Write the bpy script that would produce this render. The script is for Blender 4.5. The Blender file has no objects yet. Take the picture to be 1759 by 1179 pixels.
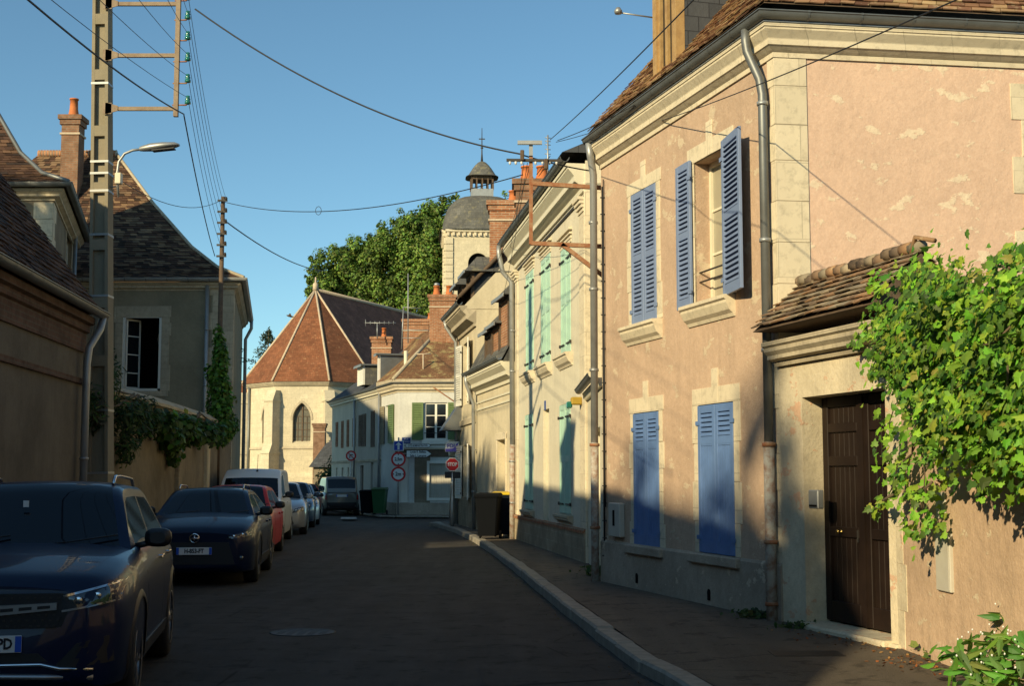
import bpy, bmesh, math, random
from math import sin, cos, tan, radians as R, pi, atan2, sqrt
from mathutils import Vector, Matrix, noise as mn
sc = bpy.context.scene
col = sc.collection
random.seed(7)

# ---------------------------------------------------------------- camera
F, CX, CY, EYE = 2300.0, 879.5, 589.5, 1.65
TH = math.atan(228.5 / F)
cd = bpy.data.cameras.new('camera'); cam = bpy.data.objects.new('camera', cd); col.objects.link(cam)
cd.sensor_width = 36; cd.lens = 36 * F / 1759; cd.clip_end = 3000; cd.clip_start = .1
cam.location = (0, 0, EYE); cam.rotation_euler = (pi / 2 + TH, 0, 0)
sc.camera = cam

# ---------------------------------------------------------------- sky and sun
SUN_AZ = (-.60, -.80)          # where the sun stands (x, y)
SUN_EL = R(21)
w = bpy.data.worlds.new('World'); sc.world = w; w.use_nodes = True
wn = w.node_tree.nodes; bgn = wn['Background']
sky = wn.new('ShaderNodeTexSky'); sky.sky_type = 'NISHITA'; sky.sun_disc = False
sky.sun_elevation = SUN_EL; sky.sun_rotation = atan2(SUN_AZ[0], SUN_AZ[1])
sky.air_density = .8; sky.dust_density = .25; sky.ozone_density = 1.4
hs = wn.new('ShaderNodeMix'); hs.data_type = 'RGBA'; hs.blend_type = 'MULTIPLY'; hs.inputs[0].default_value = 1; hs.inputs[7].default_value = (.83, 1.10, 1.06, 1)
w.node_tree.links.new(sky.outputs[0], hs.inputs[6]); w.node_tree.links.new(hs.outputs[2], bgn.inputs[0]); bgn.inputs[1].default_value = .107
sd = bpy.data.lights.new('sun', 'SUN'); sd.energy = 5; sd.angle = R(.65); sd.color = (1, .83, .50)
so = bpy.data.objects.new('sun', sd); col.objects.link(so)
h = cos(SUN_EL); n_ = sqrt(SUN_AZ[0]**2 + SUN_AZ[1]**2)
sdir = Vector((SUN_AZ[0] / n_ * h, SUN_AZ[1] / n_ * h, sin(SUN_EL)))
so.rotation_euler = sdir.to_track_quat('Z', 'Y').to_euler()
sc.view_settings.view_transform = 'Standard'; sc.view_settings.look = 'None'
sc.view_settings.gamma = 1; sc.view_settings.exposure = .25
sc.cycles.max_bounces = 6; sc.cycles.transparent_max_bounces = 8

# ---------------------------------------------------------------- site survey helpers
def ray(px, py):
    x = (px - CX) / F; y = (CY - py) / F
    return Vector((x, cos(TH) - y * sin(TH), sin(TH) + y * cos(TH)))
def at(px, py, Y):
    d = ray(px, py); t = Y / d.y
    return Vector((d.x * t, Y, EYE + d.z * t))
def on_z(px, py, z):
    d = ray(px, py); t = (z - EYE) / d.z
    return Vector((d.x * t, d.y * t, z))
def zat(py, Y): return at(CX, py, Y).z
def gz(Y):
    t = min(1, max(0, (Y - 42) / 14)); return -.2 * t * t * (3 - 2 * t)

# ---------------------------------------------------------------- object helpers
def tag(o, label=None, cat=None, group=None, kind=None):
    if label: o['label'] = label
    if cat: o['category'] = cat
    if group: o['group'] = group
    if kind: o['kind'] = kind
    return o
def thing(name, loc, label, cat, group=None, rz=0):
    o = bpy.data.objects.new(name, None); col.objects.link(o)
    o.empty_display_size = .2
    o.location = loc; o.rotation_euler = (0, 0, rz)
    return tag(o, label, cat, group)
def root_of(o):
    while o.parent: o = o.parent
    return o
def copy_tree(o, parent=None):
    c = o.copy(); col.objects.link(c); c.parent = parent
    for ch in list(o.children): copy_tree(ch, c)
    return c

class MB:
    """collects faces in a local frame M; build() links them as one mesh"""
    def __init__(s, M=None):
        s.v = []; s.f = []; s.uv = []; s.c = []; s.sm = []; s.M = M or Matrix.Identity(4); s.cur = (1, 1, 1)
    def add(s, pts, faces, smooth=False, uvs=None, c=None):
        b = len(s.v); L = [Vector(p) for p in pts]
        s.v += [s.M @ p for p in L]
        for k, f in enumerate(faces):
            s.f.append([b + i for i in f]); s.sm.append(smooth); s.c.append(c or s.cur)
            if uvs: s.uv.append([uvs[i] for i in f])
            else:
                q = [L[i] for i in f]
                n = Vector((0, 0, 0))
                for i in range(len(q)):
                    a, d = q[i], q[(i + 1) % len(q)]
                    n += Vector(((a.y - d.y) * (a.z + d.z), (a.z - d.z) * (a.x + d.x), (a.x - d.x) * (a.y + d.y)))
                ax, ay, az = abs(n.x), abs(n.y), abs(n.z)
                if az >= ax and az >= ay: s.uv.append([(p.x, p.y) for p in q])
                elif ax > ay: s.uv.append([(p.y, p.z) for p in q])
                else: s.uv.append([(p.x, p.z) for p in q])
        return s
    def quad(s, a, b, c, d, **k): return s.add([a, b, c, d], [(0, 1, 2, 3)], **k)
    def box(s, x0, x1, y0, y1, z0, z1, c=None):
        p = [(x0,y0,z0),(x1,y0,z0),(x1,y1,z0),(x0,y1,z0),(x0,y0,z1),(x1,y0,z1),(x1,y1,z1),(x0,y1,z1)]
        return s.add(p, [(0,3,2,1),(4,5,6,7),(0,1,5,4),(1,2,6,5),(2,3,7,6),(3,0,4,7)], c=c)
    def bbox(s, x0, x1, y0, y1, z0, z1, b=.01, c=None):
        """box with chamfered edges"""
        b = min(b, (x1-x0)*.45, (y1-y0)*.45, (z1-z0)*.45)
        P = []; idx = {}
        for i, (X, sx) in enumerate(((x0, 1), (x1, -1))):
            for j, (Y, sy) in enumerate(((y0, 1), (y1, -1))):
                for k, (Z, sz) in enumerate(((z0, 1), (z1, -1))):
                    idx[i,j,k,0] = len(P); P.append((X, Y+sy*b, Z+sz*b))
                    idx[i,j,k,1] = len(P); P.append((X+sx*b, Y, Z+sz*b))
                    idx[i,j,k,2] = len(P); P.append((X+sx*b, Y+sy*b, Z))
        f = []
        for a in range(3):
            for e in (0, 1):
                o = [q for q in range(3) if q != a]
                cyc = [(0,0),(1,0),(1,1),(0,1)]
                q = []
                for u, v in cyc:
                    t = [0,0,0]; t[a] = e; t[o[0]] = u; t[o[1]] = v; q.append(idx[t[0],t[1],t[2],a])
                if (e == 1) == (a == 1): q.reverse()
                f.append(q)
        for a in range(3):
            o = [q for q in range(3) if q != a]
            for u in (0,1):
                for v in (0,1):
                    t0=[0,0,0]; t1=[0,0,0]; t1[a]=1
                    for t in (t0,t1): t[o[0]]=u; t[o[1]]=v
                    f.append([idx[(*t0,o[0])], idx[(*t1,o[0])], idx[(*t1,o[1])], idx[(*t0,o[1])]])
        for i in (0,1):
            for j in (0,1):
                for k in (0,1): f.append([idx[i,j,k,0], idx[i,j,k,1], idx[i,j,k,2]])
        return s.add(P, f, c=c)
    def tube(s, pts, r, n=8, cap=True, c=None, smooth=True):
        pts = [Vector(p) for p in pts]; rs = r if isinstance(r, (list, tuple)) else [r] * len(pts)
        P = []; fs = []; up = None
        for i, p in enumerate(pts):
            d = (pts[min(i+1, len(pts)-1)] - pts[max(i-1, 0)]).normalized()
            if up is None: up = Vector((0,0,1)) if abs(d.z) < .9 else Vector((1,0,0))
            a = d.cross(up).normalized(); up = a.cross(d).normalized()
            for k in range(n):
                t = 2*pi*k/n + pi/n; P.append(p + (a*cos(t) + up*sin(t)) * rs[i])
        for i in range(len(pts)-1):
            for k in range(n):
                fs.append((i*n+k, i*n+(k+1)%n, (i+1)*n+(k+1)%n, (i+1)*n+k))
        if cap:
            fs.append(tuple(range(n))[::-1]); fs.append(tuple((len(pts)-1)*n+k for k in range(n)))
        return s.add(P, fs, smooth=smooth, c=c)
    def lathe(s, prof, n=16, c0=(0,0,0), axis='z', smooth=True, c=None, cap=True):
        P = []; fs = []; c0 = Vector(c0)
        for (r, z) in prof:
            for k in range(n):
                t = 2*pi*k/n
                q = {'z': (r*cos(t), r*sin(t), z), 'x': (z, r*cos(t), r*sin(t)), 'y': (r*sin(t), z, r*cos(t))}[axis]
                P.append(c0 + Vector(q))
        m = len(prof)
        for i in range(m-1):
            for k in range(n): fs.append((i*n+k, i*n+(k+1)%n, (i+1)*n+(k+1)%n, (i+1)*n+k))
        if cap: fs.append(tuple(range(n))[::-1]); fs.append(tuple((m-1)*n+k for k in range(n)))
        return s.add(P, fs, smooth=smooth, c=c)
    def prism(s, poly, y0, y1, c=None):
        """poly in (x, z), extruded along y"""
        n = len(poly); P = [(x, y0, z) for x, z in poly] + [(x, y1, z) for x, z in poly]
        return s.add(P, [tuple(range(n)), tuple(range(2*n-1, n-1, -1))] + [(i, i+n, (i+1)%n+n, (i+1)%n) for i in range(n)], c=c)
    def hprism(s, poly, z0, z1, c=None):
        n = len(poly); P = [(x, y, z0) for x, y in poly] + [(x, y, z1) for x, y in poly]
        return s.add(P, [tuple(range(n))[::-1], tuple(range(n, 2*n))] + [(i, (i+1)%n, (i+1)%n+n, i+n) for i in range(n)], c=c)
    def grid(s, G, smooth=True, c=None, wrap=False):
        n = len(G[0]); P = [p for row in G for p in row]; fs = []
        for i in range(len(G)-1):
            for k in range(n if wrap else n-1): fs.append((i*n+k, i*n+(k+1)%n, (i+1)*n+(k+1)%n, (i+1)*n+k))
        return s.add(P, fs, smooth=smooth, c=c)
    def sweep(s, path, prof, c=None, caps=True, smooth=False):
        """path: 2D plan points, walls left of it; prof: (outward, z) closed polygon"""
        path = [Vector(p[:2]) for p in path]; n = len(prof); G = []; dist = 0; us = []
        for i, p in enumerate(path):
            ns = []
            if i > 0: d = (p - path[i-1]).normalized(); ns.append(Vector((d.y, -d.x))); dist += (p - path[i-1]).length
            if i < len(path)-1: d = (path[i+1] - p).normalized(); ns.append(Vector((d.y, -d.x)))
            m = sum(ns, Vector((0, 0))).normalized(); k = 1 / max(.3, m.dot(ns[0]))
            G.append([(p.x + m.x*k*o, p.y + m.y*k*o, z) for o, z in prof]); us.append(dist)
        P = [q for row in G for q in row]; uv = [(us[i], prof[j][1] + prof[j][0]) for i in range(len(G)) for j in range(n)]
        fs = [(i*n+k, i*n+(k+1)%n, (i+1)*n+(k+1)%n, (i+1)*n+k) for i in range(len(G)-1) for k in range(n)]
        if caps: fs.append(tuple(range(n))); fs.append(tuple((len(G)-1)*n+k for k in range(n))[::-1])
        return s.add(P, fs, uvs=uv, c=c, smooth=smooth)
    def build(s, name, mat, parent=None, local=False, loc=None, sharp=None, recalc=True):
        me = bpy.data.meshes.new(name)
        off = Vector((0,0,0))
        if loc is not None: off = Vector(loc)
        elif parent is not None and not local: off = Vector(root_of(parent).location)
        me.from_pydata([tuple(p - off) for p in s.v], [], s.f)
        me.uv_layers.new(name='UVMap'); me.color_attributes.new('Col', 'FLOAT_COLOR', 'CORNER')
        fu = []; fc = []
        for f, u, c in zip(s.f, s.uv, s.c):
            for q in u: fu += (q[0], q[1]); fc += (c[0], c[1], c[2], 1)
        me.uv_layers['UVMap'].data.foreach_set('uv', fu); me.color_attributes['Col'].data.foreach_set('color', fc)
        me.polygons.foreach_set('use_smooth', s.sm)
        if recalc:
            bm = bmesh.new(); bm.from_mesh(me); bmesh.ops.recalc_face_normals(bm, faces=bm.faces); bm.to_mesh(me); bm.free()
        if sharp: me.set_sharp_from_angle(angle=R(sharp))
        me.materials.append(mat)
        o = bpy.data.objects.new(name, me); col.objects.link(o)
        if loc is not None: o.location = loc
        if parent is not None: o.parent = parent
        return o

class Fac:
    """a vertical wall plane: local x along the wall (left to right seen from outside), y inward, z up"""
    def __init__(s, A, B):
        s.A = Vector((A[0], A[1], 0)); s.B = Vector((B[0], B[1], 0)); s.L = (s.B - s.A).length
        d = (s.B - s.A).normalized(); s.d = d; s.n = Vector((d.y, -d.x, 0))
        s.M = Matrix(((d.x, -d.y, 0, s.A.x), (d.y, d.x, 0, s.A.y), (0, 0, 1, 0), (0, 0, 0, 1)))
    def uv(s, px, py, o=0):
        dr = ray(px, py); P0 = s.A + s.n * o - Vector((0, 0, EYE))
        t = P0.dot(s.n) / dr.dot(s.n); p = dr * t
        return (p - s.A).xy.dot(s.d.xy), p.z + EYE
    def u(s, px, o=0): return s.uv(px, 800, o)[0]
    def rect(s, x0, y0, x1, y1, o=0):
        """pixel of top-left and bottom-right -> s0,s1,z0,z1"""
        a = s.uv(x0, y0, o); b = s.uv(x1, y1, o); return a[0], b[0], b[1], a[1]
    def P(s, x, z, o=0): return s.A + s.d * x + s.n * o + Vector((0, 0, z))

def wall_face(mb, fac, z0, z1, ops=(), dep=.22, s0=0, s1=None, top=None):
    """front sheet with rectangular openings and their reveals; ops: (s0,s1,z0,z1[,depth])"""
    M0 = mb.M; mb.M = fac.M; s1 = fac.L if s1 is None else s1
    S = sorted(set([s0, s1] + [x for o in ops for x in o[:2]])); Z = sorted(set([z0, z1] + [z for o in ops for z in o[2:4]]))
    for i in range(len(S)-1):
        for j in range(len(Z)-1):
            cx, cz = (S[i]+S[i+1])/2, (Z[j]+Z[j+1])/2
            if any(o[0] < cx < o[1] and o[2] < cz < o[3] for o in ops): continue
            mb.quad((S[i],0,Z[j]), (S[i+1],0,Z[j]), (S[i+1],0,Z[j+1]), (S[i],0,Z[j+1]))
    for o in ops:
        a, b, c, d = o[:4]; q = o[4] if len(o) > 4 else dep
        mb.quad((a,0,c),(a,q,c),(a,q,d),(a,0,d)); mb.quad((b,0,c),(b,0,d),(b,q,d),(b,q,c))
        mb.quad((a,0,d),(a,q,d),(b,q,d),(b,0,d)); mb.quad((a,0,c),(b,0,c),(b,q,c),(a,q,c))
    mb.M = M0

def walls(foot, z0, z1, mat, parent, faces={}, dep=.22, name='wall', skip=()):
    """footprint counter-clockwise; faces: edge index -> openings"""
    mb = MB(); n = len(foot)
    for i in range(n):
        if i in skip: continue
        wall_face(mb, Fac(foot[i], foot[(i+1) % n]), z0, z1, faces.get(i, ()), dep)
    mb.add([(p[0], p[1], z1) for p in foot], [tuple(range(n))])
    return mb.build(name, mat, parent, recalc=False)

def rnd(c, v=.12):
    k = 1 + random.uniform(-v, v); return (c[0]*k, c[1]*k, c[2]*k)
def tile_plane(mb, a, b, c, d, tw=.17, ex=.11, pal=None, lift=.022, curve=None):
    """a,b eave left/right, c,d top right/left; overlapping flat tiles as geometry"""
    a, b, c, d = map(Vector, (a, b, c, d))
    n = (b - a).cross(d - a); n = n.normalized() if n.length > 1e-6 else (b-a).cross(c-a).normalized()
    if n.z < 0: n = -n
    H = max((d - a).length, (c - b).length); Hh = max(1, int(H / ex))
    for r in range(Hh):
        t0, t1 = r / Hh, min(1, (r + 1.25) / Hh)
        l0, r0 = a.lerp(d, t0), b.lerp(c, t0); l1, r1 = a.lerp(d, t1), b.lerp(c, t1)
        W = (r0 - l0).length
        if W < .03: continue
        k = max(1, round(W / tw)); off = .5 * (r % 2)
        us = sorted(set([0.] + [min(1, max(0, (i + off) / k)) for i in range(k + 1)] + [1.]))
        for i in range(len(us) - 1):
            u0, u1 = us[i], us[i+1]
            if u1 - u0 < .1 / k: continue
            e = .003 / max(W, .1); u0 += e; u1 -= e
            j = random.uniform(-.006, .012); tilt = random.uniform(-.004, .004)
            dn = (l0 - l1).normalized() * max(0, random.gauss(0, .007))
            p0 = l0.lerp(r0, u0) + n*(lift + j + tilt) + dn; p1 = l0.lerp(r0, u1) + n*(lift + j - tilt) + dn
            p2 = l1.lerp(r1, u1) + n*.002; p3 = l1.lerp(r1, u0) + n*.002
            q0 = p0 - n*.014; q1 = p1 - n*.014
            cc = rnd(random.choice(pal), .2)
            mb.add([p0, p1, p2, p3, q0, q1], [(0,1,2,3), (4,5,1,0), (4,0,3), (1,5,2)], c=cc)
# ---------------------------------------------------------------- materials
class T:
    def __init__(s, name, rough=.85, metal=0, spec=.35):
        s.m = bpy.data.materials.new(name); s.m.use_nodes = True; s.t = s.m.node_tree; s.N = s.t.nodes
        s.b = s.N['Principled BSDF']; s.set('Roughness', rough); s.set('Metallic', metal); s.set('Specular IOR Level', spec)
        tc = s.N.new('ShaderNodeTexCoord'); s.obj = tc.outputs['Object']; s.uv = tc.outputs['UV']
    def link(s, a, b): s.t.links.new(a, b)
    def set(s, k, v):
        if hasattr(v, 'is_linked'): s.link(v, s.b.inputs[k])
        else:
            s.b.inputs[k].default_value = (*v, 1) if isinstance(v, (tuple, list)) and len(v) == 3 else v
        return s
    def vec(s, v, scale):
        n = s.N.new('ShaderNodeMapping'); s.link(v, n.inputs[0]); n.inputs['Scale'].default_value = scale; return n.outputs[0]
    def noise(s, scale, detail=4, rough=.6, v=None, dist=0):
        n = s.N.new('ShaderNodeTexNoise'); s.link(v or s.obj, n.inputs['Vector'])
        n.inputs['Scale'].default_value = scale; n.inputs['Detail'].default_value = detail; n.inputs['Roughness'].default_value = rough
        n.inputs['Distortion'].default_value = dist
        return n.outputs['Fac']
    def vor(s, scale, feat='F1', v=None, out='Distance'):
        n = s.N.new('ShaderNodeTexVoronoi'); n.feature = feat; s.link(v or s.obj, n.inputs['Vector']); n.inputs['Scale'].default_value = scale
        return n.outputs[out]
    def ramp(s, f, stops, const=False):
        n = s.N.new('ShaderNodeValToRGB'); s.link(f, n.inputs[0]); e = n.color_ramp.elements
        if const: n.color_ramp.interpolation = 'CONSTANT'
        while len(e) < len(stops): e.new(.5)
        for q, (p, c) in zip(e, stops):
            q.position = p; q.color = (*c, 1) if isinstance(c, (tuple, list)) else (c, c, c, 1)
        return n.outputs[0]
    def mix(s, f, a, b, mode='MIX'):
        n = s.N.new('ShaderNodeMix'); n.data_type = 'RGBA'; n.blend_type = mode
        for i, v in ((0, f), (6, a), (7, b)):
            if hasattr(v, 'is_linked'): s.link(v, n.inputs[i])
            else: n.inputs[i].default_value = (*v, 1) if isinstance(v, (tuple, list)) else v
        return n.outputs[2]
    def math(s, op, a, b):
        n = s.N.new('ShaderNodeMath'); n.operation = op
        for i, v in enumerate((a, b)):
            if hasattr(v, 'is_linked'): s.link(v, n.inputs[i])
            else: n.inputs[i].default_value = v
        return n.outputs[0]
    def bump(s, h, st=.4, dist=.02, prev=None):
        n = s.N.new('ShaderNodeBump'); s.link(h, n.inputs['Height']); n.inputs['Strength'].default_value = st; n.inputs['Distance'].default_value = dist
        if prev: s.link(prev, n.inputs['Normal'])
        s.link(n.outputs[0], s.b.inputs['Normal']); return n.outputs[0]
    def brick(s, w, h, mortar, c1, c2, cm, v=None, off=.5, bias=0, smooth=.1):
        n = s.N.new('ShaderNodeTexBrick'); s.link(v or s.uv, n.inputs['Vector']); n.offset = off
        for k, x in (('Color1', c1), ('Color2', c2), ('Mortar', cm)): n.inputs[k].default_value = (*x, 1)
        n.inputs['Scale'].default_value = 1; n.inputs['Mortar Size'].default_value = mortar; n.inputs['Mortar Smooth'].default_value = smooth
        n.inputs['Brick Width'].default_value = w; n.inputs['Row Height'].default_value = h; n.inputs['Bias'].default_value = bias
        return n
def sc_(c, k): return tuple(min(1, x*k) for x in c)
def plaster(name, c, dark=.8, patch=None, pamt=.62, bumpy=.35, streak=True, spotty=False):
    t = T(name, .93, spec=.15)
    f = t.noise(.9, 5, .65); cc = t.ramp(f, [(.3, sc_(c, dark)), (.6, c), (.8, sc_(c, 1.08))])
    if streak:
        st = t.noise(2.2, 3, .6, v=t.vec(t.obj, (2.5, 2.5, .25)))
        cc = t.mix(t.ramp(st, [(.5, 0), (.75, .35)]), cc, sc_(c, .62))
    if patch:
        p = t.noise(3.2, 6, .62, v=t.vec(t.obj, (1, 1, 1.7))); pm = t.ramp(p, [(pamt, 0), (pamt+.025, 1)])
        cc = t.mix(pm, cc, patch)
    fine = t.noise(45, 3, .7)
    cc = t.mix(t.ramp(t.noise(14, 5, .7), [(.35, .22), (.6, 0)]), cc, sc_(c, .55))
    cc = t.mix(.25, cc, t.ramp(fine, [(.3, .35), (.7, .9)]), 'SOFT_LIGHT')
    t.set('Base Color', cc)
    b = t.bump(t.noise(4, 6, .65), bumpy, .05); b = t.bump(fine, bumpy*.7, .008, b)
    if patch: t.bump(pm, .35, .008, b)
    return t.m
def ashlar(name, c, w=.5, h=.3, joint=None, dark=.75):
    t = T(name, .9, spec=.15)
    br = t.brick(w, h, .006, c, sc_(c, .88), joint or sc_(c, .62))
    cc = t.mix(t.ramp(t.noise(1.6, 5, .65), [(.42, .6), (.62, 0)]), br.outputs[0], sc_(c, dark))
    cc = t.mix(t.ramp(t.noise(9, 5, .7), [(.33, .5), (.5, 0)]), cc, sc_(c, .5))
    t.set('Base Color', cc)
    b = t.bump(t.noise(12, 6, .7), .25, .02); t.bump(br.outputs['Fac'], -.5, .006, b)
    return t.m
def brickm(name, c1, c2, cm, w=.23, h=.07, mo=.009):
    t = T(name, .9, spec=.2)
    br = t.brick(w, h, mo, c1, c2, cm)
    cc = t.mix(t.ramp(t.noise(2.5, 5, .7), [(.35, .65), (.6, 0)]), br.outputs[0], sc_(c1, .4))
    cc = t.mix(t.ramp(t.noise(11, 4, .7), [(.5, 0), (.75, .35)]), cc, cm)
    t.set('Base Color', cc); b = t.bump(t.noise(30, 4, .7), .3, .01); t.bump(br.outputs['Fac'], -.8, .012, b)
    return t.m
def rooftex(name, c1, c2, gap, lich=None, w=.17, h=.11, amt=.6):
    t = T(name, .88, spec=.2)
    br = t.brick(w, h, .008, c1, c2, gap, smooth=.3)
    v2 = t.N.new('ShaderNodeTexWhiteNoise'); v2.noise_dimensions = '2D'
    q = t.N.new('ShaderNodeVectorMath'); q.operation = 'SNAP'; t.link(t.uv, q.inputs[0]); q.inputs[1].default_value = (w, h, 1)
    t.link(q.outputs[0], v2.inputs[0])
    cc = t.mix(t.ramp(v2.outputs[0], [(.0, .0), (1, .55)]), br.outputs[0], sc_(c1, .45))
    if lich: cc = t.mix(t.ramp(t.noise(1.7, 6, .7), [(amt, 0), (amt+.08, .8)]), cc, lich)
    if lich: cc = t.mix(t.ramp(t.noise(6, 4, .7), [(.6, 0), (.66, .8)]), cc, sc_(lich, 1.2))
    cc = t.mix(t.ramp(t.noise(.7, 4, .6), [(.35, .5), (.6, 0)]), cc, sc_(c2, .5))
    t.set('Base Color', cc)
    sep = t.N.new('ShaderNodeSeparateXYZ'); t.link(t.uv, sep.inputs[0])
    saw = t.math('FRACT', t.math('DIVIDE', sep.outputs[1], h), 0)
    b = t.bump(saw, -.6, .02); b = t.bump(br.outputs['Fac'], -.6, .012, b); t.bump(t.noise(6, 5, .7), .4, .03, b)
    return t.m
def plain(name, c, rough=.6, metal=0, nz=0, nscale=6, c2=None, bump=0, coat=0, spec=.4):
    t = T(name, rough, metal, spec)
    if nz: t.set('Base Color', t.mix(t.ramp(t.noise(nscale, 5, .65), [(.4, 0), (.65, nz)]), c, c2 or sc_(c, .5)))
    else: t.set('Base Color', c)
    if bump: t.bump(t.noise(nscale*4, 4, .6), bump, .01)
    if coat: t.set('Coat Weight', coat); t.set('Coat Roughness', .03)
    return t.m
def attrm(name, rough=.88, nz=.4, dark=.4, lich=None, spec=.2):
    t = T(name, rough, spec=spec)
    a = t.N.new('ShaderNodeVertexColor'); a.layer_name = 'Col'; c = a.outputs[0]
    c = t.mix(t.ramp(t.noise(1.3, 5, .65), [(.38, nz), (.62, 0)]), c, t.mix(1, c, (dark, dark, dark), 'MULTIPLY'))
    if lich: c = t.mix(t.ramp(t.noise(7, 6, .75), [(.56, 0), (.62, .75)]), c, lich)
    t.set('Base Color', c); t.bump(t.noise(25, 4, .7), .4, .01)
    return t.m
def leafm(name, trans=.35, rough=.5):
    m = bpy.data.materials.new(name); m.use_nodes = True; t = m.node_tree; b = t.nodes['Principled BSDF']
    a = t.nodes.new('ShaderNodeVertexColor'); a.layer_name = 'Col'
    t.links.new(a.outputs[0], b.inputs['Base Color']); b.inputs['Roughness'].default_value = rough; b.inputs['Specular IOR Level'].default_value = .3
    tr = t.nodes.new('ShaderNodeBsdfTranslucent'); hs = t.nodes.new('ShaderNodeHueSaturation'); hs.inputs['Value'].default_value = 1.6; hs.inputs['Hue'].default_value = .485
    t.links.new(a.outputs[0], hs.inputs['Color']); t.links.new(hs.outputs[0], tr.inputs[0])
    mx = t.nodes.new('ShaderNodeMixShader'); mx.inputs[0].default_value = trans
    t.links.new(b.outputs[0], mx.inputs[1]); t.links.new(tr.outputs[0], mx.inputs[2]); t.links.new(mx.outputs[0], t.nodes['Material Output'].inputs[0])
    return m
def asphalt(name, c, warm, scale=1.):
    t = T(name, .92, spec=.2)
    f = t.noise(.35, 6, .65); cc = t.ramp(f, [(.3, sc_(c, .75)), (.5, c), (.7, warm)])
    cc = t.mix(t.ramp(t.noise(1.3, 4, .6, v=t.vec(t.obj, (1.6, .09, 1))), [(.42, 0), (.62, .6)]), cc, sc_(warm, 1.6))
    cc = t.mix(t.ramp(t.noise(170, 2, .8), [(.35, 0), (.8, .85)]), cc, sc_(warm, 2.8))
    cc = t.mix(t.ramp(t.noise(55, 3, .85), [(.52, 0), (.66, .7)]), cc, sc_(warm, 2.2))
    cr = t.vor(.45, 'DISTANCE_TO_EDGE', v=None)
    cm = t.ramp(cr, [(.0, .8), (.006, 0)]); cm = t.math('MULTIPLY', cm, t.ramp(t.noise(.5, 2), [(.5, 0), (.56, 1)]))
    cc = t.mix(cm, cc, sc_(c, .3))
    cc = t.mix(t.ramp(t.noise(3.5, 5, .7), [(.56, 0), (.6, .5)]), cc, sc_(c, .5))
    cc = t.mix(t.ramp(t.noise(.9, 5, .7), [(.56, 0), (.585, .5)]), cc, sc_(warm, 1.5))
    t.set('Base Color', cc); t.set('Roughness', t.ramp(t.noise(2, 4), [(.3, .8), (.7, .98)]))
    b = t.bump(t.noise(140, 3, .8), .6, .008); t.bump(t.noise(1.5, 4), .3, .04, b)
    return t.m
CREAM = (.60, .52, .38)
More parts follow.
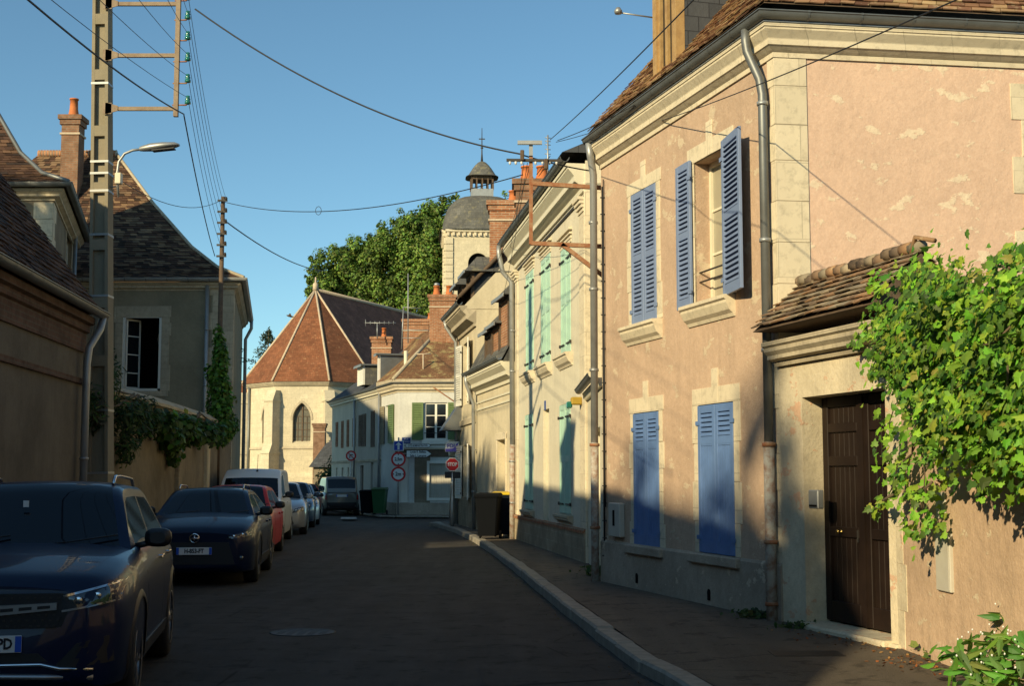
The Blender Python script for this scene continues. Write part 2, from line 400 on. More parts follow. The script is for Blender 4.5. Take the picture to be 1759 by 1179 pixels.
MT = dict(
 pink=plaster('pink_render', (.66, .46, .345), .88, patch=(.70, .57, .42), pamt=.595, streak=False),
 pinkfront=plaster('slant_sun_old_pink_render', (.52, .37, .265), .84, patch=(.56, .45, .32), pamt=.60, bumpy=.45, streak=True),  # darker than the end wall: weaker sun on this side is in the colour
 gardenwall=plaster('ochre_pink_render', (.54, .38, .26), .78, patch=(.58, .47, .33), pamt=.62, bumpy=.5),
 plinth=plaster('grey_plinth_render', (.42, .35, .27), .6, patch=(.52, .43, .32), pamt=.62, bumpy=.5),
 stone=ashlar('pale_limestone', (.70, .61, .45), .55, .42, dark=.85),
 stone2=ashlar('weathered_limestone', (.55, .47, .34), .5, .36, dark=.6),
 doorstone=plaster('rubbed_stone', (.68, .58, .41), .66, patch=(.60, .38, .25), pamt=.6, bumpy=.5),
 church=ashlar('church_limestone', (.66, .58, .42), .6, .34, dark=.75),
 creamw=plaster('cream_render', (.66, .60, .46), .88, bumpy=.2),
 cream2=plaster('yellowed_render', (.60, .52, .37), .8, bumpy=.3),
 barnw=plaster('dark_grey_render', (.17, .145, .11), .6, bumpy=.3), greyw=plaster('grey_beige_render', (.29, .25, .17), .7, bumpy=.3),
 greyw2=plaster('grimy_render', (.26, .21, .145), .55, bumpy=.4),
 whitew=plaster('whitewashed_render', (.62, .62, .58), .85, bumpy=.2),
 lightgrey=plaster('light_grey_render', (.46, .43, .36), .85, bumpy=.2),
 rubble=ashlar('rubble_stone', (.42, .34, .23), .32, .2, joint=(.5, .42, .3), dark=.5),
 brick=brickm('red_brick', (.42, .17, .08), (.30, .12, .06), (.42, .34, .24)),
 brickd=brickm('sooty_brick', (.24, .12, .07), (.32, .17, .1), (.25, .2, .15)),
 tile=attrm('clay_tiles', lich=(.42, .33, .2)), tiled=attrm('dark_clay_tiles', lich=None),
 churchroof=rooftex('church_tiles', (.32, .125, .06), (.21, .085, .045), (.09, .04, .025), lich=(.33, .19, .10), w=.3, h=.22, amt=.62),
 naveroof=rooftex('nave_tiles', (.34, .14, .09), (.24, .10, .07), (.05, .03, .025), w=.3, h=.22),
 mossroof=rooftex('mossy_tiles', (.30, .15, .08), (.20, .11, .06), (.07, .05, .03), lich=(.42, .35, .16), w=.2, h=.13, amt=.52),
 slate=rooftex('slates', (.10, .105, .115), (.07, .075, .085), (.03, .03, .035), w=.3, h=.2),
 slate2=rooftex('weathered_slates', (.17, .165, .15), (.12, .12, .115), (.05, .05, .05), lich=(.22, .2, .13), w=.35, h=.25, amt=.55),
 zinc=plain('zinc', (.20, .21, .21), .5, .55, .5, 3, (.12, .12, .11)),
 zincl=plain('pale_zinc', (.36, .37, .37), .45, .5, .4, 3, (.22, .22, .21)),
 iron=plain('dark_iron', (.05, .045, .04), .6, .3), brickdk=brickm('grimy_brick', (.12,.065,.045), (.16,.09,.06), (.14,.11,.08)),
 rust=plain('rusty_steel', (.27, .10, .045), .85, .1, .8, 9, (.36, .24, .14), .5),
 castiron=plain('peeling_white_iron', (.42, .40, .35), .7, 0, .9, 10, (.24, .12, .07), .4),
 concrete=plain('pole_concrete', (.27, .23, .16), .92, 0, .6, 5, (.22, .19, .13), .4), 
 concrete2=plain('kerb_granite', (.30, .27, .22), .9, 0, .6, 7, (.17, .15, .12), .5),
 blue=plain('blue_shutter_paint', (.19, .25, .40), .5, 0, .35, 5, (.14, .19, .33)),
 bluelow=plain('strong_blue_paint', (.12, .21, .43), .55, 0, .5, 5, (.085, .15, .31)),
 aqua=plain('aqua_paint', (.42, .61, .49), .55, 0, .4, 5, (.32, .5, .40)),
 green=plain('green_paint', (.12, .18, .065), .65, 0, .5, 5, (.08, .12, .05)),
 whitep=plain('white_paint', (.74, .72, .64), .5, 0, .3, 5, (.6, .57, .5)),
 creamp=plain('cream_paint', (.70, .64, .48), .5, 0, .3, 5, (.55, .5, .38)),
 brownp=plain('brown_paint', (.013, .007, .0045), .6, 0, .5, 4, (.024, .013, .008), .1, spec=.25),
 timber=plain('varnished_timber', (.42, .27, .11), .6, 0, .6, 8, (.25, .14, .06), .3),
 oldwood=plain('old_timber', (.09, .06, .04), .8, 0, .6, 8, (.16, .11, .07), .4),
 terracotta=plain('terracotta', (.55, .17, .05), .8, 0, .5, 6, (.36, .12, .05)),
 ridge=plain('ridge_mortar', (.55, .45, .33), .9, 0, .5, 5, (.35, .25, .17), .4),
 glass=plain('window_glass', (.012, .014, .017), .06, 0, spec=.6), paleglass=plain('curtained_glass', (.36, .33, .24), .12, 0, .4, 3, (.27, .25, .19)), curtain=plain('net_curtain', (.5, .47, .38), .7, spec=.3),
 dark=plain('dark_room', (.012, .011, .01), .95, spec=.05), black=plain('black_plastic', (.018, .018, .02), .45),
 rubber=plain('tyre_rubber', (.02, .02, .02), .8, bump=.2), rim=plain('alloy', (.35, .35, .36), .35, .8), chrome=plain('chrome', (.7, .7, .72), .12, 1),
 lamp=plain('headlamp_glass', (.05, .055, .06), .05, .2, spec=.8, coat=1), redlamp=plain('tail_lamp', (.35, .01, .01), .15, coat=1),
 cglass=plain('car_glass', (.006, .008, .012), .03, 0, spec=.45),
 navy=plain('navy_car_paint', (.003, .010, .038), .36, 0, coat=.35, spec=.2), navy2=plain('blue_black_car_paint', (.003, .009, .032), .36, 0, coat=.35, spec=.2),
 redc=plain('red_car_paint', (.50, .022, .012), .4, 0, coat=.3), whitec=plain('white_car_paint', (.78, .78, .76), .4, 0, coat=.6),
 silverc=plain('silver_car_paint', (.50, .51, .52), .3, .5, coat=1), greyc=plain('grey_blue_car_paint', (.06, .09, .14), .28, .4, coat=1),
 greige=plain('grey_green_car_paint', (.16, .16, .14), .35, .4, coat=1), plate=plain('number_plate', (.7, .7, .68), .4), plateb=plain('plate_blue', (.02, .09, .5), .4),
 ink=plain('black_lettering', (.01, .01, .012), .5), signw=plain('sign_white', (.72, .72, .7), .45), signr=plain('sign_red', (.55, .012, .015), .4),
 signb=plain('sign_blue', (.015, .05, .38), .4), plaque=plain('enamel_blue', (.02, .05, .22), .35), purple=plain('sign_purple', (.10, .08, .45), .4),
 steel=plain('brushed_steel', (.42, .42, .4), .35, .8, .3, 5), bin=plain('bin_plastic', (.007, .008, .010), .85, spec=.04), bingrey=plain('grey_bin_plastic', (.014, .019, .028), .85, spec=.05),
 yellow=plain('yellow_lid', (.60, .42, .02), .5), lampyellow=plain('faded_yellow', (.38, .25, .03), .6), bingreen=plain('green_bin_plastic', (.02, .09, .03), .5), glassgreen=plain('green_insulator', (.02, .16, .13), .15, coat=.5),
 leaf=leafm('vine_leaves'), leafd=leafm('dark_leaves', .25, .65), bark=plain('bark', (.13, .095, .06), .9, 0, .6, 6, (.07, .05, .035), .6),
 needle=leafm('needles', .1, .7), wire=plain('wire', (.02, .02, .022), .6), whitebox=plain('meter_box', (.50, .47, .40), .55, 0, .35, 5, (.35, .31, .25)), brass=plain('brass', (.6, .4, .12), .25, 1),
 road=asphalt('asphalt', (.025, .023, .021), (.037, .033, .029)), patch=asphalt('tar_patch', (.024, .022, .021), (.032, .029, .026)),
 pave=asphalt('pavement_asphalt', (.055, .046, .036), (.078, .064, .049)), ground=plain('earth', (.12, .10, .07), .95, 0, .5, 1), deadleaf=leafm('fallen_leaves', .2, .8),
 roadpaint=plain('worn_road_paint', (.45, .44, .4), .8, 0, .8, 6, (.12, .11, .1)), manhole=plain('cast_iron_cover', (.035, .032, .03), .6, .5, bump=.4),
)
# ---------------------------------------------------------------- ground, road, pavements
def sheet(name, x0, x1, ys, mat, dz=0, kind='structure'):
    mb = MB()
    for a, b in zip(ys, ys[1:]):
        mb.quad((x0, a, gz(a)+dz), (x1, a, gz(a)+dz), (x1, b, gz(b)+dz), (x0, b, gz(b)+dz))
    return tag(mb.build(name, mat), kind=kind)
YS = [-60, 0, 42] + [44+2*i for i in range(7)] + [80]
sheet('ground', -900, 900, [-300, 42] + [44+2*i for i in range(7)] + [1500], MT['ground'], -.03)
sheet('road', -45, 45, YS + [130], MT['road'])
KP = [(1141,1179),(1097,1157),(1023,1100),(963,1051),(918,1013),(877,978),(845,953),(813,932),(781,916),(747,905)]
K = [on_z(x, y, 0) for x, y in KP]
d0 = (K[0]-K[2]).normalized(); K = [K[0]+d0*8, K[0]+d0*3] + K
K += [Vector((-2.75, 44.9, 0)), Vector((-2.6, 45.8, 0)), Vector((-1.6, 46.4, 0)), Vector((2, 46.9, 0)), Vector((14, 48, 0))]
PZ = .13
def drop(y): # lowered kerb in front of the gateway
    return .03 * max(0, 1 - abs(y - 11.8) / 3)
mb = MB(); inner = []
for i, p in enumerate(K):
    d = (K[min(i+1, len(K)-1)] - K[max(i-1, 0)]).normalized(); inner.append(p + Vector((d.y, -d.x, 0)) * .2)
def kz(p): return PZ + (gz(p.y) if p.y > 44 else 0) - drop(p.y)
fine = []
for a, b in zip(inner, inner[1:]):
    k = max(1, int((b-a).length/.4)); fine += [a.lerp(b, j/k) for j in range(k)]
fine.append(inner[-1])
for a, b in zip(fine, fine[1:]):
    a1, b1 = Vector((min(13, a.x+.9), a.y, PZ)), Vector((min(13, b.x+.9), b.y, PZ))
    mb.quad(a + Vector((0,0,kz(a)-.006)), a1, b1, b + Vector((0,0,kz(b)-.006))); mb.quad(a1, Vector((14, a.y, PZ)), Vector((14, max(b.y, a.y), PZ)), b1)
tag(mb.build('pavement', MT['pave']), kind='structure')
mb = MB()
def kerb_run(mb, K, zf, w=.2, ln=1.0, seed=3):
    rr = random.Random(seed)
    for a, b in zip(K, K[1:]):
        L = (b-a).length; k = max(1, round(L/ln)); d = (b-a)/L
        M = Matrix(((d.x, -d.y, 0, 0), (d.y, d.x, 0, 0), (0,0,1,0), (0,0,0,1)))
        for j in range(k):
            p = a.lerp(b, j/k); q = a.lerp(b, (j+1)/k); m = (p+q)/2
            mb.M = Matrix.Translation(p + Vector((0, rr.uniform(-.012,.012), 0))) @ M @ Matrix.Rotation(rr.uniform(-.012,.012), 4, 'Z')
            mb.bbox(.006, L/k-.006, -w, 0, -.15, zf(m) + rr.uniform(-.006, .008), b=.022)
KK = []
for a, b in zip(K, K[1:]):
    k = max(1, round((b-a).length/1.0)); KK += [a.lerp(b, j/k) for j in range(k)]
kerb_run(mb, KK + [K[-1]], kz)
tag(mb.build('kerb', MT['concrete2']), kind='structure')
# left footway
LK = [Vector(p) for p in ((-4.0,-8,0), (-5.0,9,0), (-5.55,17,0), (-6.1,24,0), (-6.75,31,0), (-7.4,38,0), (-8.4,44,0), (-9.4,49,0))]
mb = MB()
for a, b in zip(LK, LK[1:]): mb.quad((a.x-6, a.y, .115), (a.x-.15, a.y, .115), (b.x-.15, b.y, .115), (b.x-6, b.y, .115))
tag(mb.build('left_pavement', MT['pave']), kind='structure')
mb = MB(); kerb_run(mb, [p + Vector((.0,0,0)) for p in LK], lambda p: .12, seed=5); tag(mb.build('left_kerb', MT['concrete2']), kind='structure')
# pavement below the far corner house
mb = MB(); mb.add([(-5.3,58.7,-.08),(14,57.5,-.08),(14,62,-.08),(-4.9,62,-.08),(-14.5,85,-.08),(-11.3,76,-.08)], [(0,1,2,3),(0,3,4,5)])
tag(mb.build('far_pavement', MT['pave']), kind='structure')
mb = MB(); kerb_run(mb, [Vector((14,57.5,0)), Vector((-5.0,58.6,0)), Vector((-5.6,59,0)), Vector((-11.3,76.2,0))][::-1], lambda p: -.075); tag(mb.build('far_kerb', MT['concrete2']), kind='structure')
# tar repair strips and markings on the road
mb = MB()
for pts in ([(810,1110),(1015,1100),(1090,1165),(880,1179),(830,1179)], [(905,965),(880,945),(842,945),(850,962)], [(720,928),(780,926),(785,934),(722,937)]):
    mb.add([on_z(x, y, .004) for x, y in pts], [tuple(range(len(pts)))])
tag(mb.build('tar_repair', MT['patch']), kind='structure')
mb = MB()
for pts in ([(586,889),(612,889),(613,892),(585,892)], [(560,903.5),(590,902),(592,904),(560,905.5)]):
    mb.add([at(x, y, on_z(x, y, -.1).y) for x, y in pts], [tuple(range(len(pts)))])
tag(mb.build('road_marking', MT['roadpaint']), kind='structure')
c = on_z(520, 1087, .004)
mb = MB(); mb.lathe([(.02,-.002),(.31,-.002),(.32,.001),(.34,.001),(.35,-.004)], 28, (c.x, c.y, .006))
for i in range(5):
    for j in range(5):
        if (i-2)**2+(j-2)**2 < 6: mb.box(c.x+(i-2)*.11-.035, c.x+(i-2)*.11+.035, c.y+(j-2)*.11-.035, c.y+(j-2)*.11+.035, .0, .006)
tag(mb.build('manhole_cover', MT['manhole']), 'round cast iron manhole cover in the dark asphalt beside the nearest car', 'manhole cover')
c = on_z(1385, 1124, PZ)
mb = MB(); mb.M = Matrix.Translation(c); mb.box(-.3,.3,-.17,.17,-.01,.004)
tag(mb.build('drain_cover', MT['manhole']), 'flat dark rectangular cover set in the pavement before the brown gate', 'drain cover')
# ---------------------------------------------------------------- facade parts
def window(fac, r, parent, frame=None, cols=2, rows=3, dep=.16, glass='glass', curtain=False, f=.05, mun=.025, label=None):
    s0, s1, z0, z1 = r; mb = MB(fac.M); y0, y1 = dep, dep+.05
    for a, b, c, d in ((s0,s1,z0,z0+f),(s0,s1,z1-f,z1),(s0,s0+f,z0+f,z1-f),(s1-f,s1,z0+f,z1-f)): mb.box(a,b,y0,y1,c,d)
    for i in range(1, cols):
        x = s0+f+(s1-s0-2*f)*i/cols; ww = mun*1.6 if i*2 == cols else mun; mb.box(x-ww, x+ww, y0+.004, y1, z0+f, z1-f)
    for j in range(1, rows):
        z = z0+f+(z1-z0-2*f)*j/rows; mb.box(s0+f, s1-f, y0+.012, y1-.006, z-mun*.6, z+mun*.6)
    o = mb.build('window', frame or MT['whitep'], parent)
    if label: o['label'] = label
    g = MB(fac.M); g.box(s0+f*.5, s1-f*.5, y0+.03, y0+.036, z0+f*.5, z1-f*.5); g.build('pane', MT[glass], o)
    if curtain:
        c = MB(fac.M); n = 14
        G = [[(s0+(s1-s0)*i/n, y1+.05+.02*sin(i*2.1), z) for i in range(n+1)] for z in (z0, z1)]; c.grid(G); c.build('curtain', MT['curtain'], o)
    return o
def hinge(mb, x, z, w=.05): mb.box(x-w, x+w, -.075, -.058, z-.03, z+.03)
def shutter(fac, r, mat, parent, style='louvre', off=.03, th=.035, split=(.5,), angle=0, hinge_at=0, hw='iron', slat=.062, M=None, y=None):
    """one leaf; r = s0,s1,z0,z1"""
    s0, s1, z0, z1 = r; W = s1-s0
    piv = s0 if hinge_at == 0 else s1
    M = fac.M @ Matrix.Translation((piv, -off, 0)) @ Matrix.Rotation(angle, 4, 'Z') @ Matrix.Translation((-piv, 0, 0))
    mb = MB(M); st = min(.075, W*.18); y0, y1 = -th, 0
    mb.bbox(s0, s0+st, y0, y1, z0, z1, .004); mb.bbox(s1-st, s1, y0, y1, z0, z1, .004)
    mb.box(s0+st, s1-st, y0+.001, y1-.001, z0, z0+.12); mb.box(s0+st, s1-st, y0+.001, y1-.001, z1-.09, z1)
    zs = [z0+.12] + [z0+(z1-z0)*k for k in split] + [z1-.09]
    for k in split: zz = z0+(z1-z0)*k; mb.box(s0+st, s1-st, y0+.001, y1-.001, zz-.045, zz+.045)
    for j in range(len(zs)-1):
        a, b = zs[j] + (.045 if j else 0), zs[j+1] - (.045 if j < len(zs)-2 else 0)
        if style == 'louvre' or (style == 'top' and j == len(zs)-2):
            n = max(3, round((b-a)/slat)); h = (b-a)/n
            for i in range(n):
                z = a + h*i; ww = .006
                p = [(s0+st, y1-.004, z+h*.95), (s1-st, y1-.004, z+h*.95), (s1-st, y0+.002, z+h*.28), (s0+st, y0+.002, z+h*.28)]
                q = [(x, yy, zz-ww*1.6) for x, yy, zz in p]
                mb.add(p+q, [(0,1,2,3), (7,6,5,4), (3,2,6,7), (0,3,7,4), (1,5,6,2), (0,4,5,1)])
            mb.box(s0+st, s1-st, y1-.002, y1-.0005, a, b, c=(.3,.3,.3))
        else:
            mb.box(s0+st, s1-st, y0+.012, y1-.008, a, b)
            k = 5
            for i in range(k+1): x = s0+st+(W-2*st)*i/k; mb.box(x-.004, x+.004, y0+.008, y0+.012, a, b)
            for e in (a, b-.02): mb.box(s0+st, s1-st, y0+.004, y0+.012, e, e+.02)
    o = mb.build('shutter', mat, parent)
    xe = s0 if hinge_at == 0 else s1; sg = 1 if hinge_at == 0 else -1
    for k in ((.1, .88) if hw else ()):
        h = MB(M); z = z0+(z1-z0)*k; a, b = sorted((xe-sg*.04, xe+sg*.06)); h.box(a, b, y0-.012, y0-.002, z-.025, z+.025)
        h.build('hinge', MT[hw] if isinstance(hw, str) else hw, o)
    return o
def strap(fac, mb, s0, s1, z):
    mb.box(s0-.05, s1, -.055, -.042, z-.018, z+.018); mb.box(s0-.07, s0-.02, -.06, -.03, z-.045, z+.045)
def sill(fac, s0, s1, z, parent, h=.2, proj=.13, mat='stone'):
    mb = MB(fac.M)
    n = 9; pr = [(0, z), (-proj, z-.01), (-proj, z-.05), (-proj*.8, z-.07), (-proj*.8, z-.10), (-proj*.55, z-h*.7), (-proj*.25, z-h*.85), (-.02, z-h), (.02, z-h), (.02, z)]
    P = [(s0, y, zz) for y, zz in pr] + [(s1, y, zz) for y, zz in pr]; k = len(pr)
    mb.add(P, [tuple(range(k)), tuple(range(2*k-1, k-1, -1))] + [(i, (i+1)%k, (i+1)%k+k, i+k) for i in range(k)])
    return mb.build('sill', MT[mat], parent)
def surround(fac, r, parent, w=.16, top=.2, key=True, mat='stone', o=.012, bottom=False, label=None):
    s0, s1, z0, z1 = r; mb = MB(fac.M); rr = random.Random(int(s0*100)); z = z0; i = 0
    while z < z1-.02:
        h = min(rr.uniform(.3, .5), z1-z)
        if z1-z-h < .15: h = z1-z
        for sd in (0, 1):
            ww = w + rr.choice((0, .0, .05)) ; a, b = (s0-ww, s0) if sd == 0 else (s1, s1+ww)
            mb.bbox(a, b, -o, .02, z+.002, z+h-.002, .003)
        z += h; i += 1
    mb.bbox(s0-w-.04, (s0+s1)/2-.09, -o, .02, z1, z1+top, .003); mb.bbox((s0+s1)/2+.09, s1+w+.04, -o, .02, z1, z1+top, .003)
    m = (s0+s1)/2
    mb.bbox(m-.088, m+.088, -o-.004, .02, z1, z1+top+(.22 if key else 0), .003)
    if bottom: mb.bbox(s0-w, s1+w, -o, .02, z0-.15, z0, .003)
    return mb.build('surround', MT[mat], parent)
def gutter(path, z, parent, r=.075, out=.3, mat='zinc', name='gutter', hooks=True, hookmat='zinc'):
    a = [pi + pi*k/8 for k in range(9)]
    pr = [(out + r*cos(t), z + r*sin(t)) for t in a] + [(out + (r-.006)*cos(t), z + (r-.006)*sin(t)) for t in a[::-1]]
    mb = MB(); mb.sweep(path, pr, smooth=True)
    mb.sweep(path, [(out+r-.004, z-.012), (out+r+.012, z-.004), (out+r+.012, z+.008), (out+r-.006, z+.006)])
    o = mb.build(name, MT[mat], parent, sharp=50)
    if hooks:
        for p, q in zip(path, path[1:]):
            f = Fac(p, q); k = int(f.L/.6)
            for i in range(k):
                h = MB(f.M); x = .3+i*.6
                for j in range(8):
                    t0, t1 = a[j], a[j+1]; R1 = r+.004
                    h.quad((x-.012, -out-R1*cos(t0), z+R1*sin(t0)), (x+.012, -out-R1*cos(t0), z+R1*sin(t0)), (x+.012, -out-R1*cos(t1), z+R1*sin(t1)), (x-.012, -out-R1*cos(t1), z+R1*sin(t1)))
                h.box(x-.012, x+.012, -out-r-.01, -out-r+.0, z-.01, z+.012)
                h.build('gutter_bracket', MT[hookmat], o)
    return o
def cornice(path, z1, parent, hgt=.34, proj=.3, mat='stone', name='cornice'):
    p, h = proj, hgt
    pr = [(-.02, z1), (p, z1), (p, z1-.12*h), (p*.93, z1-.14*h), (p*.93, z1-.2*h), (p*.8, z1-.3*h), (p*.62, z1-.44*h), (p*.6, z1-.47*h), (p*.6, z1-.66*h), (p*.52, z1-.68*h), (p*.3, z1-.78*h), (p*.15, z1-.84*h), (p*.13, z1-h), (-.02, z1-h)]
    mb = MB(); mb.sweep(path, pr); return mb.build(name, MT[mat], parent)
def pipe(pts, parent, r=.045, mat='zinc', name='downpipe', bands=(), label=None, bandmat='zincl'):
    mb = MB(); mb.tube(pts, r, 12); o = mb.build(name, MT[mat], parent)
    if bands:
        for z, x, y in bands:
            b = MB(); b.lathe([(r, z-.02), (r+.014, z-.02), (r+.014, z+.02), (r, z+.02)], 12, (x, y, 0), cap=False)
            b.build('pipe_clamp', MT[bandmat], o)
    return o

# ================================================================ PINK HOUSE
C0 = on_z(1037, 999, PZ); C1 = on_z(1349, 1068, PZ)
pf = Fac(C0, C1)
ed = Vector((7, 1.0, 0)).normalized(); C2 = C1 + ed * 8.5
inw = -pf.n; C3 = C2 - ed.cross(Vector((0,0,1)))*8.5; C3 = C2 + Vector((-ed.y, ed.x, 0))*8; C4 = C0 + inw * 8
FP = [C0, C1, C2, C3, C4]
ef = Fac(C1, C2)
ZE = 6.42
pink = thing('town_house', ((C0.x+C2.x)/2, C1.y+2, 0), 'pink rendered house with blue shutters and a brown tiled roof, nearest on the right', 'house')
W1 = pf.rect(1085,336,1130,548); W3 = pf.rect(1089,711,1135,942); W4 = pf.rect(1200,697,1265,958)
a = pf.uv(1192,279); b = pf.uv(1253,510); W2 = (a[0], b[0], pf.uv(1192,525)[1], pf.uv(1192,281)[1])
ops = [W1, W2, W3, W4]
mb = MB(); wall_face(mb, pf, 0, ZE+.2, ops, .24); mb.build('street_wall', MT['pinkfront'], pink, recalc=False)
mb = MB(); wall_face(mb, ef, 0, ZE+.2); 
for i in (2, 3, 4): wall_face(mb, Fac(FP[i], FP[(i+1)%5]), 0, ZE+.2)
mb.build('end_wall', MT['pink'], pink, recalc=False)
mb = MB(pf.M)
for r in (W1, W3, W4): mb.box(r[0]-.05, r[1]+.05, .22, .24, r[2]-.05, r[3]+.05)
mb.box(W2[0]-.8, W2[1]+.5, 1.2, 1.25, W2[2]-.5, W2[3]+.5); mb.build('room_lining', MT['dark'], pink)
# quoins at the corner
mb = MB(); z = .12; i = 0
rr = random.Random(2)
while z < ZE-.05:
    h = min(rr.uniform(.38, .5), ZE-.05-z)
    mb.M = ef.M; mb.bbox(-.012, .36+.0*(i%2), -.014, .02, z+.002, z+h-.002, .003)
    mb.M = pf.M; mb.bbox(pf.L-.1-.06*(i%2), pf.L+.0, -.010, .02, z+.002, z+h-.002, .003)
    z += h; i += 1
mb.build('quoin', MT['stone'], pink)
mb = MB(ef.M)
x = ef.uv(1740, 300)[0]; z = 3.1; i = 0
while z < 5.9:
    h = .42; mb.bbox(x + .12*(i % 2), x+.6, -.012, .02, z+.002, z+h-.002, .003); z += h; i += 1
mb.build('quoin', MT['stone'], pink)
# plinth
pz = pf.uv(1325, 966)[1]
mb = MB(); prp = [(-.02, 0), (.045, 0), (.045, pz-.03), (.02, pz), (-.02, pz)]
mb.sweep([C0, C1], prp); pl = mb.build('plinth', MT['plinth'], pink)
for px, py in ((1094, 991), (1218, 1019)):
    mb = MB(pf.M); s, z = pf.uv(px, py, .045); mb.lathe([(.001, -.052), (.045, -.052), (.045, -.045)], 10, (s, 0, z), 'y'); mb.box(s-.04, s+.04, -.051, -.045, z-.09, z)
    mb.build('air_vent', MT['dark'], pl)
surround(pf, W1, pink, .13, .17); surround(pf, W2, pink, .15, .2); surround(pf, W3, pink, .12, .2); surround(pf, W4, pink, .13, .2)
for r in (W3, W4): 
    mb = MB(pf.M); mb.bbox(r[0]-.2, r[1]+.18, -.1, .02, r[2]-.12, r[2]-.005, .012); mb.build('sill', MT['plinth'], pink)
for r in (W1, W2): sill(pf, r[0]-.2, r[1]+.16, r[2]-.005, pink, .26, .15)
# closed shutters
for r, m, st, sp in ((W1, 'blue', 'louvre', (.5,)), (W3, 'bluelow', 'top', (.76,)), (W4, 'bluelow', 'top', (.76,))):
    c = (r[0]+r[1])/2
    shutter(pf, (r[0]+.005, c-.004, r[2]+.01, r[3]-.01), MT[m], pink, st, off=-.015, split=sp, hw=MT[m])
    shutter(pf, (c+.004, r[1]-.005, r[2]+.01, r[3]-.01), MT[m], pink, st, off=-.015, split=sp, hinge_at=1, hw=MT[m])
lw = (W2[1]-W2[0])/2
sa = pf.uv(1161, 400, .05)[0]; shutter(pf, (sa, W2[0]-.01, W2[2]-.02, W2[3]+.04), MT['blue'], pink, 'louvre', off=.03, split=(.5,), hinge_at=1, angle=-.03, hw=MT['blue'])
sb = pf.uv(1283, 400, .12)[0]; shutter(pf, (W2[1]+.01, sb, W2[2]-.02, W2[3]+.04), MT['blue'], pink, 'louvre', off=.05, split=(.5,), angle=-.16, hw=MT['blue'])
window(pf, (W2[0], W2[1], W2[2]+.02, W2[3]), pink, MT['creamp'], 2, 3, .2, glass='paleglass', f=.06)
mb = MB(pf.M); mb.tube([(W2[0], .06, W2[2]+.28), (W2[1], .06, W2[2]+.28)], .012, 6); mb.tube([(W2[0], .06, W2[2]+.4), (W2[1], .06, W2[2]+.4)], .012, 6); mb.build('window_bar', MT['iron'], pink)
path = [C4 + (C4-C0).normalized()*0, C0, C1, C2]
cornice([C0, C1, C2], ZE+.12, pink, .33, .2)
gutter([C0, C1, C2], ZE+.22, pink, .08, .22)
# flashing strip below the gutter
mb = MB(); mb.sweep([C0, C1, C2], [(.0, ZE+.121), (.215, ZE+.121), (.215, ZE+.135), (.0, ZE+.15)]); mb.build('flashing', MT['zincl'], pink)
# roof: two visible slopes as real tiles
pit = R(49); er, ez = .2, ZE+.22
def offp(p, n1, n2, o): m = (n1+n2).normalized(); return p + m * (o / m.dot(n1))
E0 = C0 + pf.n*er; E1 = offp(C1, pf.n, ef.n, er); E2 = C2 + ef.n*er
d = 3.7; hh = d*tan(pit)
T0 = C0 - pf.n*(d-er); T1 = offp(C1, pf.n, ef.n, er-d); T2 = C2 - ef.n*(d-er)
up = Vector((0,0,1))
PAL = [(.30,.16,.09), (.40,.25,.13), (.16,.08,.05), (.48,.33,.17), (.24,.12,.07), (.34,.20,.11)]
mb = MB(); tile_plane(mb, E0+up*ez, E1+up*ez, T1+up*(ez+hh), T0+up*(ez+hh), .17, .105, PAL)
tile_plane(mb, E1+up*ez, E2+up*ez, T2+up*(ez+hh), T1+up*(ez+hh), .17, .105, PAL)
rf = mb.build('roof', MT['tile'], pink, recalc=False)
mb = MB(); mb.quad(E0+up*(ez-.02), E1+up*(ez-.02), T1+up*(ez+hh-.02), T0+up*(ez+hh-.02)); mb.quad(E1+up*(ez-.02), E2+up*(ez-.02), T2+up*(ez+hh-.02), T1+up*(ez+hh-.02))
mb.quad(T0+up*(ez+hh-.02), T1+up*(ez+hh-.02), T2+up*(ez+hh-.02), C3+up*(ez+hh-.02)); mb.quad(T0+up*(ez+hh-.02), C3+up*(ez+hh-.02), C3+up*ez, C4+up*ez); mb.quad(E0+up*(ez-.02), C4+up*(ez-.02), C4+up*(ez+hh), T0+up*(ez+hh-.02))
mb.build('roof_boarding', MT['oldwood'], pink, recalc=False)
mb = MB(); mb.tube([E1+up*(ez+.03), T1+up*(ez+hh+.03)], .06, 8); mb.build('hip_ridge', MT['oldwood'], rf)
# dormer
s0 = pf.uv(1112, 100, .1)[0]; s1 = pf.uv(1152, 100, .1)[0]; zb, zt = ez+.02, 8.75
dm = MB(pf.M); y0 = -.02
dm.box(s0, s0+.13, y0, y0+.12, zb, zt); dm.box(s1-.14, s1, y0, y0+.12, zb, zt); dm.box(s0+.13, s1-.14, y0+.005, y0+.11, zb, zb+.14); dm.box(s0+.13, s1-.14, y0+.005, y0+.11, zt-.16, zt)
dm.box(s0+.13, s0+.2, y0+.03, y0+.1, zb+.14, zt-.16); dm.box(s1-.21, s1-.14, y0+.03, y0+.1, zb+.14, zt-.16); m = (s0+s1)/2; dm.box(m-.04, m+.04, y0+.03, y0+.1, zb+.14, zt-.16)
dor = dm.build('dormer', MT['timber'], pink)
g = MB(pf.M); g.box(s0+.18, s1-.18, y0+.07, y0+.08, zb+.1, zt-.1); g.build('pane', MT['glass'], dor)
ck = MB(pf.M); dd = (zt-zb)/tan(pit)
ck.add([(s1-.005, y0+.12, zb), (s1-.005, y0+.12, zt), (s1-.005, y0+.12+dd+.3, zt), (s1-.005, y0+.2, zb-.1)], [(0,1,2,3)])
ck.add([(s0+.005, y0+.12, zb), (s0+.005, y0+.12, zt), (s0+.005, y0+.12+dd+.3, zt)], [(0,1,2)])
ck.build('slate_cheek', MT['slate'], dor)
